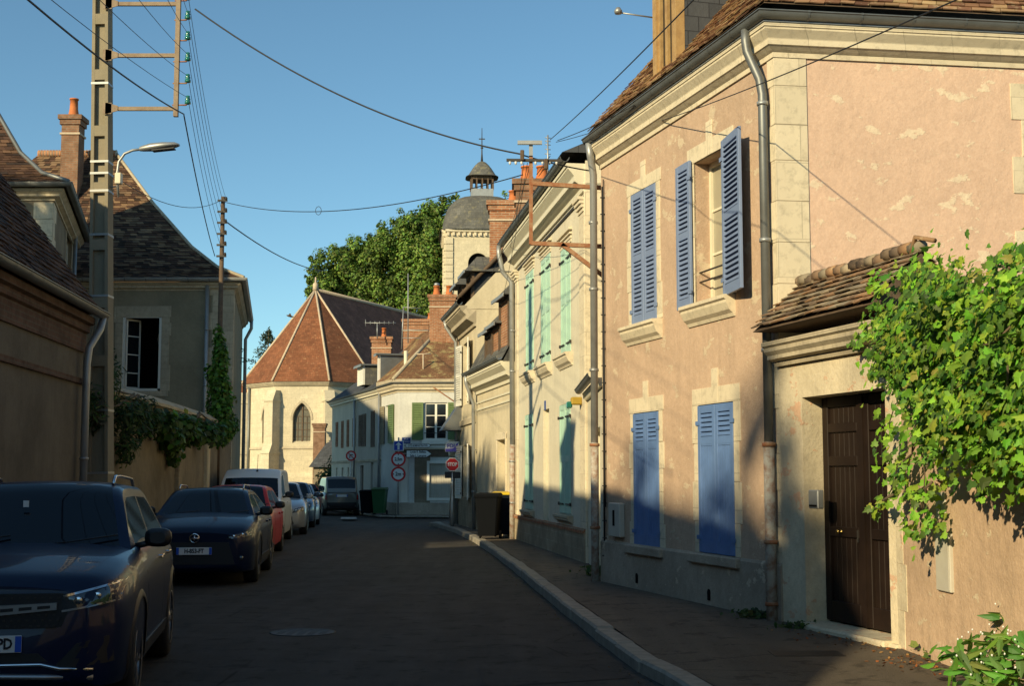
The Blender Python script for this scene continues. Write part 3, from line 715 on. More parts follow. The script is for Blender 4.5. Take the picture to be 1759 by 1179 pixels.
ck = MB(pf.M); ck.bbox(s0-.15, s1+.15, y0-.2, dd+.4, zt+.002, zt+.12, .02); ck.build('dormer_roof', MT['zinc'], dor)
# satellite arm on the dormer
mb = MB(); p = at(1112, 30, 18.6); mb.tube([p+Vector((.1,0,0)), p+Vector((-.42, -.05, .06))], .012, 6); mb.lathe([(.05,0),(.06,.04),(.03,.09)], 10, p+Vector((-.42,-.05,.04))); mb.build('aerial_arm', MT['zincl'], dor)
# downpipe with a swan neck at the corner
q = pf.P(pf.L-.12, 0, .09)
zt_, zj = ZE+.1, pf.uv(1325, 765)[1]
top = pf.P(pf.L-.22, ZE+.15, .23)
pipe([top, top-up*.14, pf.P(pf.L-.21, ZE-.1, .22), pf.P(pf.L-.14, ZE-.42, .11), pf.P(pf.L-.12, ZE-.6, .09), Vector((q.x, q.y, zj))], pink, .05, bands=[(z, q.x, q.y) for z in (ZE-.7, 4.2, 3.0)])
pipe([Vector((q.x, q.y, zj+.03)), Vector((q.x, q.y, .1))], pink, .06, 'castiron', bands=[(zj, q.x, q.y), (.95, q.x, q.y), (.3, q.x, q.y)], bandmat='rust')
# downpipe at the far corner
q2 = pf.P(-.02, 0, .12); zj2 = pf.uv(1035, 765)[1]
t2 = pf.P(.1, ZE-.1, .3)
pipe([pf.P(.12, ZE+.15, .23), pf.P(.1, ZE-.05, .2), pf.P(0, ZE-.3, .12), Vector((q2.x, q2.y, zj2))], pink, .055, 'zincl', bands=[(z, q2.x, q2.y) for z in (5.4, 4.4, 3.2)])
pipe([Vector((q2.x, q2.y, zj2+.03)), Vector((q2.x, q2.y, .1))], pink, .06, 'castiron', bands=[(zj2, q2.x, q2.y), (.9, q2.x, q2.y)], bandmat='rust')
mb = MB(); q3 = pf.P(.13, 0, .03); mb.tube([q3+up*.2, q3+up*(ZE-.5)], .012, 6)
mb.tube([q3+pf.d*.05+up*1.2, q3+pf.d*.05+up*(ZE-.4)], .009, 6)
for z in range(2, 24): mb.box(q3.x-.03, q3.x+.04, q3.y-.02, q3.y+.02, z*.25, z*.25+.012)
mb.build('wall_cable', MT['wire'], pink)
# meter box on the wall
r = pf.rect(1048, 864, 1067, 924, .06)
mb = MB(pf.M); mb.bbox(r[0], r[1], -.09, .0, r[2], r[3], .012); o = tag(mb.build('meter_box', MT['whitebox'], loc=pf.P(r[0], r[2], 0)), 'grey meter box on the pink wall left of the blue ground-floor shutters', 'meter box')
mb = MB(pf.M); mb.box((r[0]+r[1])/2-.04, (r[0]+r[1])/2+.04, -.094, -.089, r[3]-.32, r[3]-.1); mb.build('meter_window', MT['dark'], o)

# ================================================================ GARDEN WALL WITH THE GATEWAY
G0 = C1 + pf.n*.02; G1 = on_z(1545, 1114, PZ); G2 = on_z(1759, 1192, PZ); G2 = G1 + (G2-G1).normalized()*6
gf = Fac(G0, G1); hf = Fac(G1, G2)
gate = thing('gateway', ((G0.x+G1.x)/2, (G0.y+G1.y)/2, PZ), 'stone gateway with a mossy tiled canopy joined to the pink house corner', 'gateway')
D = (gf.uv(1408, 900)[0], gf.uv(1526, 900)[0], PZ+.04, gf.uv(1406, 680)[1])
Dd = (gf.uv(1368, 900)[0], gf.uv(1541, 900)[0])
zt = gf.uv(1335, 590)[1]
gth = .5
mb = MB(); wall_face(mb, gf, 0, zt, [(gf.uv(1368, 900)[0]+.18, D[1], PZ, D[3], .34)], .34)
mb.M = gf.M; mb.quad((0, gth, 0), (gf.L, gth, 0), (gf.L, gth, zt), (0, gth, zt)); mb.quad((0,0,zt),(gf.L,0,zt),(gf.L,gth,zt),(0,gth,zt)); mb.quad((0,0,0),(0,gth,0),(0,gth,zt),(0,0,zt)); mb.quad((gf.L,0,0),(gf.L,gth,0),(gf.L,gth,zt),(gf.L,0,zt))
mb.build('gate_wall', MT['doorstone'], gate, recalc=False)
s0, s1 = gf.uv(1368, 900)[0]+.18, D[1]
# splayed step
mb = MB(gf.M); mb.bbox(s0-.05, s1+.05, -.12, .34, -.02, PZ+.05, .02); mb.bbox(s1+.02, gf.L+.05, -.06, .05, -.02, PZ+.03, .02); mb.build('step', MT['doorstone'], gate)
# double door
mid = s0 + (s1-s0)*.5; dl = MB(gf.M); y = .22
for a, b in ((s0+.005, mid-.004), (mid+.004, s1-.005)):
    st = .11; z0, z1 = PZ+.07, D[3]-.005
    dl.bbox(a, a+st, y, y+.06, z0, z1, .006); dl.bbox(b-st, b, y, y+.06, z0, z1, .006)
    zz = [z0, z0+.75*(z1-z0)*.5, z0+(z1-z0)*.60, z0+(z1-z0)*.84, z1]
    for zr, hr in ((z0, .2), (zz[1], .1), (zz[2]+.2, .1), (zz[3], .09), (z1-.1, .1)): dl.bbox(a+st, b-st, y+.002, y+.06, zr, zr+hr, .006)
    k = 6
    for i in range(k): x0 = a+st+(b-a-2*st)*i/k; dl.bbox(x0+.003, x0+(b-a-2*st)/k-.003, y+.028, y+.05, z0, z1, .004)
dl.box(mid-.03, mid+.03, y-.015, y+.01, PZ+.07, D[3])
dr = dl.build('door', MT['brownp'], gate)
mb = MB(gf.M); sx, zx = gf.uv(1443, 914, -.2); mb.lathe([(.022, y-.005), (.022, y-.010), (.01, y-.015), (.01, y-.03), (.022, y-.036), (.026, y-.05), (.015, y-.06), (.002, y-.062)], 14, (sx, 0, zx), 'y'); mb.build('door_knob', MT['brass'], dr)
mb = MB(gf.M); sx, zx = gf.uv(1470, 915, -.2); mb.box(sx-.012, sx+.012, y-.003, y+.002, zx-.1, zx+.02); mb.build('keyhole_plate', MT['iron'], dr)
# cornice and canopy
cz = gf.uv(1335, 588)[1]
mb = MB(); mb.sweep([G0, G1], [(-.02, cz-.02), (.2, cz-.02), (.2, cz-.06), (.17, cz-.08), (.17, cz-.12), (.13, cz-.16), (.13, cz-.2), (.06, cz-.22), (.05, cz-.27), (-.02, cz-.27)]); mb.build('gate_cornice', MT['stone2'], gate)
ca = G0 + gf.n*.27 - gf.d*.05 + up*(cz+.0); cb = G1 + gf.n*.27 + gf.d*.15 + up*(cz+.0)
cc_, cd_ = G1 - gf.n*.25 + gf.d*.15 + up*(cz+.48), G0 - gf.n*.25 - gf.d*.05 + up*(cz+.48)
cc_ += gf.d*0
MPAL = [(.26,.17,.11), (.20,.145,.10), (.36,.29,.20), (.15,.11,.08), (.34,.20,.11), (.31,.26,.19)]
mb = MB()
tile_plane(mb, ca, cb, cc_, cd_, .15, .085, MPAL, lift=.035)
tile_plane(mb, cb - gf.n*1.04, ca - gf.n*1.04, cd_, cc_, .15, .085, MPAL, lift=.035)
rf = mb.build('canopy_roof', MT['tile'], gate, recalc=False)
mb = MB(); q = up*-.03; mb.add([ca+q, cb+q, cc_+q, cd_+q, ca-gf.n*1.04+q, cb-gf.n*1.04+q], [(0,1,2,3), (4,5,2,3), (0,3,4), (1,2,5), (0,1,5,4)]); mb.build('canopy_frame', MT['oldwood'], rf)
mb = MB()
L = (cc_-cd_).length; k = 16
for i in range(k):
    a = cd_.lerp(cc_, i/k); b = cd_.lerp(cc_, (i+1.12)/k); j = up*(.03+random.uniform(-.015,.02)); mb.cur = rnd(random.choice(MPAL), .2)
    mb.tube([a+j, b+j+up*.008], [.065, .055], 8)
for t in (0, .05):
    mb.cur = (.3, .18, .1); mb.tube([cc_+gf.n*t-gf.d*.1-up*.03, cc_+gf.n*.05+up*.12-gf.d*.02, cc_+gf.d*.22+up*.05], .022, 6)
mb.build('canopy_ridge', MT['tile'], rf)
# intercom
r = gf.rect(1391, 842, 1408, 875, .05); mb = MB(gf.M); mb.bbox(r[0], r[1], -.07, 0, r[2], r[3], .01)
o = tag(mb.build('intercom', MT['zincl'], loc=gf.P(r[0], r[2], 0)), 'small grey intercom box on the jamb left of the brown gate', 'intercom')
mb = MB(gf.M); mb.box(r[0]+.02, r[1]-.02, -.074, -.069, r[2]+.02, r[2]+.04); mb.build('speaker_slot', MT['dark'], o)
# garden wall
gw = thing('garden_wall', (G1.x, G1.y, PZ), 'ochre pink rendered garden wall under the green vine on the right', 'wall')
zw = 2.75; vt = hf.rect(1607, 826, 1622, 842)
mb = MB(); wall_face(mb, hf, 0, zw, [vt], .2)
mb.M = hf.M; mb.quad((0,.4,0),(hf.L,.4,0),(hf.L,.4,zw),(0,.4,zw)); mb.quad((0,0,zw),(hf.L,0,zw),(hf.L,.4,zw),(0,.4,zw)); mb.quad((0,0,0),(0,.4,0),(0,.4,zw),(0,0,zw)); mb.quad((hf.L,0,0),(hf.L,.4,0),(hf.L,.4,zw),(hf.L,0,zw))
mb.build('wall_body', MT['gardenwall'], gw, recalc=False)
mb = MB(hf.M); mb.box(vt[0]-.02, vt[1]+.02, .2, .21, vt[2]-.02, vt[3]+.02); mb.build('vent_hole', MT['dark'], gw)
mb = MB(hf.M); rr = random.Random(4); z = PZ
while z < 2.3:
    h = rr.uniform(.3, .45); wq = rr.choice((.17, .24, .2)); mb.bbox(-.0, wq, -.006, .02, z+.001, z+h-.001, .003); z += h
mb.build('stone_jamb', MT['doorstone'], gw)
mb = MB(hf.M); n = 24
mb.cur = (.22, .14, .09)
G = [[(hf.L*i/n, -.16, zw-.03+.0), (hf.L*i/n, .2, zw+.22), (hf.L*i/n, .56, zw-.03)] for i in (0, n)]
mb.grid(G, smooth=False); mb.build('coping', MT['tiled'], gw)
r = hf.rect(1605, 915, 1633, 1020, .03)
mb = MB(hf.M); mb.bbox(r[0], r[1], -.03, .02, r[2], r[3], .008); mb.box(r[1]-.03, r[1]-.022, -.034, -.028, r[2]+.02, r[3]-.02); tag(mb.build('meter_cabinet', MT['whitebox'], loc=hf.P(r[0], r[2], 0)), 'flat cream meter cabinet set in the sunlit wall below the vine', 'meter cabinet')
r = hf.rect(1607, 846, 1624, 893, .01); mb = MB(hf.M); mb.bbox(r[0], r[1], -.012, .02, r[2], r[3], .004); mb.build('cover_plate', MT['whitebox'], gw)
# ================================================================ CREAM HOUSE WITH AQUA SHUTTERS
A0 = on_z(886, 926, PZ); A1 = on_z(1009, 968, PZ); af = Fac(A0, A1)
AZ = af.uv(1000, 292)[1]
ae = Vector((1, .04, 0)).normalized(); A2 = A1 + ae*6; A3 = A0 + Vector((7, 1, 0))
aq = thing('town_house', ((A0.x+A2.x)/2, (A0.y+A1.y)/2, 0), 'cream rendered house with tall aqua shutters and a moulded cornice', 'house')
AW = [af.rect(964,432,981,604), af.rect(930,449,946,622), af.rect(904,474,917,636)]
AL = [af.rect(962,697,981,885), af.rect(903,714,916,877)]; AD = af.rect(933,705,944,925)
AD = (AD[0], AD[1], PZ+.1, AD[3])
zc = AZ-.42
walls([A0, A1, A2, A3], 0, AZ, MT['creamw'], aq, {0: AW+AL+[AD]}, .16)
mb = MB(af.M)
for r in AW+AL+[AD]: mb.box(r[0]-.04, r[1]+.04, .14, .16, r[2]-.04, r[3]+.04)
mb.build('room_lining', MT['dark'], aq)
for r in AW+AL:
    c = (r[0]+r[1])/2
    for a, b, hh_ in ((r[0], c-.006, 0), (c+.006, r[1], 1)):
        s = shutter(af, (a, b, r[2]+.01, r[3]-.01), MT['aqua'], aq, 'solid', off=-.02, split=(.5,), hinge_at=hh_, hw=None)
        for k in (.09, .88):
            h = MB(af.M); z = r[2]+(r[3]-r[2])*k
            xa, xb = (a-.04, b-.12) if hh_ == 0 else (a+.12, b+.04); h.box(xa, xb, -.034, -.02, z-.014, z+.014)
            e = xa if hh_ == 0 else xb; h.box(e-.02, e+.02, -.042, -.01, z-.03, z+.03); h.build('strap_hinge', MT['iron'], s)
for r in AW:
    sill(af, r[0]-.2, r[1]+.2, r[2]-.01, aq, .26, .16)
    mb = MB(af.M); 
    for k in range(3): mb.bbox(r[0]-.12-.03*k, r[1]+.12+.03*k, -.03-.02*k, .02, r[3]+.06+.08*k, r[3]+.10+.08*k, .005)
    mb.box(r[0]-.1, r[1]+.1, -.015, .02, r[3], r[3]+.3); mb.build('lintel', MT['stone'], aq)
for r in AL: sill(af, r[0]-.22, r[1]+.22, r[2]-.01, aq, .16, .12, 'stone2')
mb = MB(af.M); mb.bbox(AD[0], AD[1], .1, .14, AD[2], AD[3], .01)
for k in range(3): z = AD[2]+.2+k*.75; mb.bbox(AD[0]+.12, AD[1]-.12, .085, .1, z, z+.6, .01)
o = mb.build('door', MT['creamp'], aq); mb = MB(af.M); mb.lathe([(.025, .05), (.03, .06), (.01, .08), (.01, .1)], 8, (AD[1]-.1, 0, AD[2]+1), 'y'); mb.build('door_handle', MT['iron'], o)
mb = MB(af.M); sx, zx = af.uv(937, 697); mb.bbox(sx-.06, sx+.06, -.02, .01, zx-.1, zx+.1, .005); mb.build('house_number', MT['plaque'], aq)
pzz = af.uv(985, 905)[1]
mb = MB(); mb.sweep([A0, A1], [(-.02, 0), (.05, 0), (.05, pzz-.08), (-.02, pzz-.08)]); mb.build('plinth', MT['rubble'], aq)
mb = MB(); mb.sweep([A0, A1], [(-.02, pzz-.08), (.07, pzz-.08), (.07, pzz), (-.02, pzz)]); mb.build('plinth_course', MT['brick'], aq)
z = af.uv(990, 356)[1]; mb = MB(); mb.sweep([A0, A1], [(-.02, z), (.035, z), (.035, z+.04), (-.02, z+.04)]); mb.build('string_course', MT['iron'], aq)
z0 = z
for x in (af.L-.5, .02):
    mb = MB(af.M); mb.bbox(x, x+.48, -.03, .02, pzz, z0-.25, .01)
    for k in range(4): mb.bbox(x-.02-.02*k, x+.5+.0*k, -.05-.03*k, .02, z0-.25+.07*k, z0-.19+.07*k, .005)
    mb.build('pilaster', MT['stone'], aq)
mb = MB(Fac(A1, A2).M); mb.bbox(-.03, .5, -.03, .02, 0, AZ-.3, .01); mb.build('pilaster', MT['stone'], aq)
cornice([A0, A1], AZ+.05, aq, .5, .34, 'creamp')
gutter([A0, A1], AZ+.16, aq, .085, .37)
mb = MB(); mb.sweep([A1, A2], [(-.02, AZ-.4), (.03, AZ-.4), (.03, AZ+.1), (-.02, AZ+.1)]); mb.build('gable_band', MT['creamw'], aq)
dpt = 4.2; rh = 2.2
r0 = A0+af.n*.42+up*(AZ+.12); r1 = A1+af.n*.42+up*(AZ+.12); r2 = A1-af.n*dpt+up*(AZ+rh); r3 = A0-af.n*dpt+up*(AZ+rh)
mb = MB(); mb.quad(r0, r1, r2, r3, uvs=[(0,0),(11,0),(11,5),(0,5)]); r4 = A2+up*AZ; r5 = A3+up*AZ; mb.quad(r3, r2, r4, r5, uvs=[(0,0),(11,0),(11,5),(0,5)]); mb.add([r1, r2, r4], [(0,1,2)]); mb.add([r0, r3, r5], [(0,1,2)])
mb.build('roof', MT['slate'], aq, recalc=False)
q = af.P(.12, 0, .1)
pipe([af.P(.15, AZ+.1, .44), af.P(.15, AZ-.1, .44), af.P(.12, AZ-.55, .34), af.P(.1, AZ-.8, .12), Vector((q.x, q.y, af.uv(885, 765)[1]))], aq, .06, 'zincl', bands=[(5.2, q.x, q.y), (4.2, q.x, q.y)])
pipe([Vector((q.x, q.y, af.uv(885, 765)[1])), Vector((q.x, q.y, .1))], aq, .07, 'castiron', bands=[(1.0, q.x, q.y), (2.0, q.x, q.y)], bandmat='zincl')
mb = MB(); p = af.P(af.L-.35, af.uv(1003, 688)[1], .0); mb.M = af.M; s = af.L-.4; z = af.uv(1003, 688)[1]
mb.bbox(s, s+.14, -.22, -.02, z-.08, z+.06, .02); o = tag(mb.build('outdoor_light', MT['lampyellow'], loc=af.P(s, z-.1, 0)), 'small yellow and green box lamp on the cream wall near the aqua shutters', 'wall lamp')
mb = MB(af.M); mb.bbox(s+.01, s+.11, -.3, -.2, z-.14, z-.02, .02); mb.build('lamp_glass', MT['glassgreen'], o)
# ---- low passage between the pink and the cream house
L0 = A1 + Vector((.02, -.05, 0)); L1 = C0 + Vector((.02, .05, 0)); lf = Fac(L0, L1); LZ = lf.uv(1022, 664)[1]
an = thing('passage', (L1.x, L1.y+2, 0), 'low cream passage wall between the pink house and the cream house', 'passage')
dq = (lf.u(1016), min(lf.L-.1, lf.u(1031)), PZ, lf.uv(1022, 738)[1])
mb = MB(); wall_face(mb, lf, 0, LZ, [dq], .3); mb.M = lf.M; mb.quad((0,0,LZ),(lf.L,0,LZ),(lf.L,3,LZ),(0,3,LZ)); mb.build('passage_wall', MT['creamw'], an, recalc=False)
mb = MB(lf.M); mb.box(dq[0]-.02, dq[1]+.02, .22, .3, PZ, dq[3]+.02); mb.build('passage_door', MT['creamp'], an)
gutter([L0, L1], LZ+.06, an, .07, .16, hooks=False); mb = MB(); mb.sweep([L0, L1], [(-.02, LZ), (.1, LZ), (.05, LZ-.12), (-.02, LZ-.12)]); mb.build('cornice', MT['creamp'], an)

# ================================================================ LOW HOUSE WITH MANSARD DORMERS
def on_line(px, P, Q):
    f = Fac(P, Q); return f.P(f.u(px), 0)
B1 = A0 + Vector((-.03, .12, 0)); B0x = on_z(826, 905, PZ); 
B0 = Vector((-1.02, 38.8, PZ)); bf = Fac(B0, B1)
BZ = bf.uv(883, 622)[1]
mh = thing('low_house', ((B0.x+B1.x)/2+2, 35.5, 0), 'low cream house with weathered dormers standing behind the wheelie bins', 'house')
BD = bf.rect(855,757,869,905); BD = (BD[0], BD[1], PZ+.05, BD[3])
walls([B0, B1, B1+Vector((6,.5,0)), B0+Vector((7,.8,0))], 0, BZ, MT['cream2'], mh, {0: [BD]}, .25)
mb = MB(bf.M); mb.box(BD[0]-.03, BD[1]+.03, .22, .27, BD[2], BD[3]+.03); mb.build('door', MT['creamp'], mh)
mb = MB(bf.M); mb.bbox(BD[0]-.12, BD[0], -.03, .02, PZ, BD[3]+.15, .01); mb.bbox(BD[1], BD[1]+.12, -.03, .02, PZ, BD[3]+.15, .01); mb.bbox(BD[0]-.12, BD[1]+.12, -.04, .02, BD[3], BD[3]+.18, .01); mb.build('door_surround', MT['stone'], mh)
cornice([B0, B1], BZ+.02, mh, .5, .36, 'creamp'); gutter([B0, B1], BZ+.12, mh, .08, .38)
for dz in (.75, .95): mb = MB(); mb.sweep([B0, B1], [(-.02, BZ-dz), (.03, BZ-dz), (.03, BZ-dz+.05), (-.02, BZ-dz+.05)]); mb.build('string_course', MT['creamp'], mh)
mb = MB(); mb.sweep([B0, B1], [(-.02, 0), (.05, 0), (.05, .9), (-.02, .9)]); mb.build('plinth', MT['rubble'], mh)
q = bf.P(.12, 0, .1); pipe([bf.P(.3, BZ+.1, .38), bf.P(.3, BZ-.15, .36), bf.P(.14, BZ-.75, .12), Vector((q.x, q.y, .1))], mh, .055, 'zincl', bands=[(z, q.x, q.y) for z in (1.2, 2.4)])
# mansard slope
mb = MB(bf.M); mz = BZ+2.3
mb.quad((0, -.3, BZ+.1), (bf.L, -.3, BZ+.1), (bf.L, .9, mz), (0, .9, mz)); mb.quad((0, .9, mz), (bf.L, .9, mz), (bf.L, 4, mz+.8), (0, 4, mz+.8)); mb.add([(0,-.3,BZ), (0,.9,mz), (0,4,mz+.8), (0,4,BZ)], [(0,1,2,3)]); mb.add([(bf.L,-.3,BZ), (bf.L,.9,mz), (bf.L,4,mz+.8), (bf.L,4,BZ)], [(3,2,1,0)])
mb.build('roof', MT['slate2'], mh, recalc=False)
def dormer(fac, s0, s1, z0, z1, parent, front='brick', cheek='slate2', roofh=.45, dep=1.6, y0=-.15, fmat='oldwood', gable=False, flat=False, over=.15):
    mb = MB(fac.M); t = .1
    for a, b, c, d in ((s0, s0+t, z0, z1), (s1-t, s1, z0, z1), (s0+t, s1-t, z1-.12, z1), (s0+t, s1-t, z0, z0+.1)): mb.box(a, b, y0, y0+.1, c, d)
    o = mb.build('dormer', MT[fmat], parent)
    mb = MB(fac.M); mb.box(s0+.02, s1-.02, y0+.05, y0+.09, z0+.02, z1-.02); mb.build('dormer_panel', MT[front], o)
    mb = MB(fac.M); mb.box(s0+.01, s0+.06, y0+.1, dep, z0, z1); mb.box(s1-.06, s1-.01, y0+.1, dep, z0, z1); mb.build('dormer_cheek', MT[cheek], o)
    mb = MB(fac.M)
    if flat: mb.box(s0-over, s1+over, y0-over, dep+.2, z1, z1+.08)
    else:
        # hipped little roof
        m = (s0+s1)/2; a, b, c, d = (s0-over, y0-over, z1), (s1+over, y0-over, z1), (s1+over, dep+.4, z1), (s0-over, dep+.4, z1)
        e, f = (m, y0+.25, z1+roofh), (m, dep+.4, z1+roofh)
        mb.add([a, b, c, d, e, f], [(0,1,4), (1,2,5,4), (3,0,4,5), (2,3,5), (0,3,2,1)])
    mb.build('dormer_roof', MT['slate2'] if not flat else MT['zinc'], o)
    mb = MB(fac.M); mb.box(s0-over-.01, s1+over+.01, y0-over-.02, y0-over+.01, z1-.06, z1+.03); mb.build('dormer_gutter', MT['zincl'], o)
    return o
for (x0, x1, yt, yb) in ((868,884,500,625), (855,867,548,620), (843,853,560,625)):
    s0, s1 = bf.u(x0-2), bf.u(x1); zt1 = bf.uv((x0+x1)/2, yt+12)[1]
    dormer(bf, s0, max(s1, s0+.9) if x1 < 880 else bf.L-.05, BZ+.2, zt1, mh, front='brick' if x0 > 850 else 'oldwood')
# party-wall chimneys
def chimney(c, sx, sy, z0, z1, label, mat='brickd', pots=((0,0),), rz=0, ph=.35, pr=.13, parent=None, cowl=False, name='chimney', capm='brickd'):
    """a chimney is a part of its house"""
    M = Matrix.Translation((c[0], c[1], 0)) @ Matrix.Rotation(rz, 4, 'Z')
    mb = MB(M); mb.box(-sx/2, sx/2, -sy/2, sy/2, z0, z1-.3); 
    mb.box(-sx/2-.05, sx/2+.05, -sy/2-.05, sy/2+.05, z1-.3, z1-.14); mb.box(-sx/2-.1, sx/2+.1, -sy/2-.1, sy/2+.1, z1-.14, z1)
    o = mb.build(name, MT[mat], parent)
    mb = MB(M); mb.box(-sx/2-.04, sx/2+.04, -sy/2-.04, sy/2+.04, z1-.62, z1-.56); mb.build('chimney_band', MT['ridge'], o)
    for px, py in pots:
        mb = MB(M); mb.lathe([(pr*1.1, z1-.02), (pr*1.1, z1+.05), (pr*.85, z1+ph*.5), (pr*.8, z1+ph), (pr*.95, z1+ph), (pr*.95, z1+ph+.04), (pr*.6, z1+ph+.04)], 12, (px, py, 0)); p = mb.build('chimney_pot', MT['terracotta'], o)
        if cowl and px == pots[0][0]: mb = MB(M); mb.lathe([(.1, z1+ph+.04), (.13, z1+ph+.08), (.13, z1+ph+.16), (.02, z1+ph+.2)], 12, (px, py, 0)); mb.build('chimney_cowl', MT['zincl'], p)
    return o
x0, x1 = at(886, 400, 34).x, at(962, 400, 34).x
chimney(((x0+x1)/2, 34.2), x1-x0, .6, BZ, zat(309, 34), '', 'brickd', ((-.28,0),(.12,0)), parent=mh, ph=.36, pr=.17)
x0, x1 = at(833, 400, 38), at(889, 400, 38)
chimney(((x0.x+x1.x)/2+.12, 39.6), (x1.x-x0.x)*1.02, .6, 7.0, zat(348, 39.6), '', 'brick', ((.22,0),), parent=mh, ph=.32, pr=.14)

# ================================================================ TALLER HOUSE WITH WHITE SHUTTERS
D1 = B0 + Vector((-.02, .05, 0)); D0 = Vector((at(787, 800, 43.2).x, 43.2, PZ)); df = Fac(D0, D1)
DZ = df.uv(815, 540)[1]+.1
wh = thing('town_house', ((D0.x+D1.x)/2+3, 41, 0), 'yellowed house with white louvred shutters and a heavy stone eaves cornice', 'house')
D2 = D1 + Vector((6, .5, 0)); D3 = D0 + Vector((6.5, .5, 0))
DW = df.rect(797,592,803,694); DW = (df.u(795), df.u(806), DW[2], DW[3]); DL = (df.u(796), df.u(806), df.uv(800, 858)[1], df.uv(800, 765)[1])
walls([D0, D1, D2, D3], 0, DZ, MT['cream2'], wh, {0: [DW, DL]}, .2)
mb = MB(df.M)
for r in (DW, DL): mb.box(r[0]-.03, r[1]+.03, .18, .2, r[2]-.03, r[3]+.03)
mb.build('room_lining', MT['dark'], wh)
for r in (DW, DL):
    window(df, r, wh, None, 2, 3, .12)
    w_ = (r[1]-r[0])/2
    shutter(df, (r[0]-w_-.12, r[0]-.02, r[2], r[3]), MT['whitep'], wh, 'louvre', off=.04, hinge_at=1, angle=.12, hw='iron', slat=.07)
    shutter(df, (r[1]+.02, r[1]+w_+.14, r[2], r[3]), MT['whitep'], wh, 'louvre', off=.04, angle=-.12, hw='iron', slat=.07)
cornice([D0+(D0-D1).normalized()*.1, D1], DZ+.1, wh, .6, .5, 'stone2'); gutter([D0, D1], DZ+.2, wh, .09, .5)
mb = MB(); mb.sweep([D0, D1], [(-.02, 3.2), (.06, 3.2), (.06, 3.35), (-.02, 3.4)]); mb.build('string_course', MT['stone2'], wh)
mb = MB(); mb.sweep([D0, D1], [(-.02, 0), (.06, 0), (.06, 1.0), (-.02, 1.0)]); mb.build('plinth', MT['rubble'], wh)
q = df.P(.5, 0, .1); pipe([df.P(.5, DZ+.1, .5), df.P(.5, DZ-.1, .48), df.P(.5, DZ-.6, .15), Vector((q.x, q.y, .1))], wh, .055, 'zincl')
# gable end seen above the low house
rz_ = DZ + 4.6; half = 3.4
ge = Fac(D1, D2); mb = MB(ge.M); mb.add([(-.45, -.02, DZ), (half*2, -.02, DZ), (half, -.02, rz_-.5)], [(0,1,2)]); mb.build('gable', MT['cream2'], wh, recalc=False)
mb = MB()
e0 = D0+df.n*.5+up*(DZ+.2); e1 = D1+df.n*.5+up*(DZ+.2); rd = 3.6
t1 = D1-df.n*rd+up*rz_; t0 = D0-df.n*rd+up*rz_
mb.quad(e0, e1, t1, t0, uvs=[(0,0),(5,0),(5,6),(0,6)]); b1 = D1-df.n*7.4+up*DZ; b0 = D0-df.n*7.4+up*DZ; mb.quad(t0, t1, b1, b0, uvs=[(0,0),(5,0),(5,6),(0,6)]); mb.add([e0, t0, b0], [(0,1,2)])
mb.build('roof', MT['slate2'], wh, recalc=False)
mb = MB(); mb.tube([e1+up*.03, t1+up*.03], .06, 6); mb.build('verge', MT['oldwood'], wh)
s0, s1 = df.L*.45, df.L-.15
for (sa, sb, zz0, zz1) in ((df.L-1.25, df.L-.1, DZ+.35, df.uv(845, 436)[1]), (.9, 1.9, DZ+.3, df.uv(808, 482)[1])):
    dormer(df, sa, sb, zz0, zz1, wh, front='oldwood', cheek='slate', dep=2.6, roofh=.55, over=.22)
# awning and shop box at the far corner
s0 = df.uv(790, 740, .2)[0]
mb = MB(df.M); za = zat(690, 42.6); zb = zat(740, 42.6); mb.add([(-.1,0,za),(.9,0,za),(.9,-.62,zb),(-.1,-.62,zb),(-.1,0,zb),(.9,0,zb)], [(0,1,2,3),(0,3,4),(1,5,2),(3,2,5,4)]); mb.build('awning', MT['zinc'], wh)
mb = MB(df.M); zs0, zs1 = zat(777, 42.5), zat(759, 42.5); mb.bbox(-.12, .16, -.3, 0, zs0-.12, zs1+.08, .01); o = mb.build('sign_box', MT['creamp'], wh)
mb = MB(df.M); mb.box(.0, .1, -.16, -.0, 1.0, zs0-.12); mb.build('shop_frame', MT['black'], wh)
# tobacco-shop sign, hangs out from the wall
x0, x1 = at(765, 770, 42.6).x, at(789, 770, 42.6).x
mb = MB(); mb.bbox(x0, x1, 42.5, 42.6, zat(777, 42.5), zat(759, 42.5), .01); sg = mb.build('shop_sign', MT['signw'], loc=(x0, 42.5, zat(777, 42.5)))
tag(sg, 'small white and purple shop sign projecting from the wall above the stop sign', 'shop sign')
def text(s, size, M, mat, parent, name='lettering', align='CENTER', ext=.003, bold=0, sx=1):
    c = bpy.data.curves.new(name, 'FONT'); c.body = s; c.size = size; c.align_x = align; c.align_y = 'CENTER'; c.extrude = ext; c.offset = bold; c.resolution_u = 3
    o = bpy.data.objects.new(name, c); col.objects.link(o); bpy.context.view_layer.update()
    me = bpy.data.meshes.new_from_object(o.evaluated_get(bpy.context.evaluated_depsgraph_get())); bpy.data.objects.remove(o)
    me.transform(M @ Matrix.Diagonal((sx, 1, 1, 1)))
    rt = Vector(root_of(parent).location); me.transform(Matrix.Translation(-rt) if root_of(parent).rotation_euler.z == 0 else Matrix.Identity(4))
    me.materials.clear(); me.materials.append(mat); o = bpy.data.objects.new(name, me); col.objects.link(o); o.parent = parent
    return o
def face_cam(x, y, z, rz=0): return Matrix.Translation((x, y, z)) @ Matrix.Rotation(rz, 4, 'Z') @ Matrix.Rotation(pi/2, 4, 'X')
za, zb = zat(777, 42.5), zat(759, 42.5)
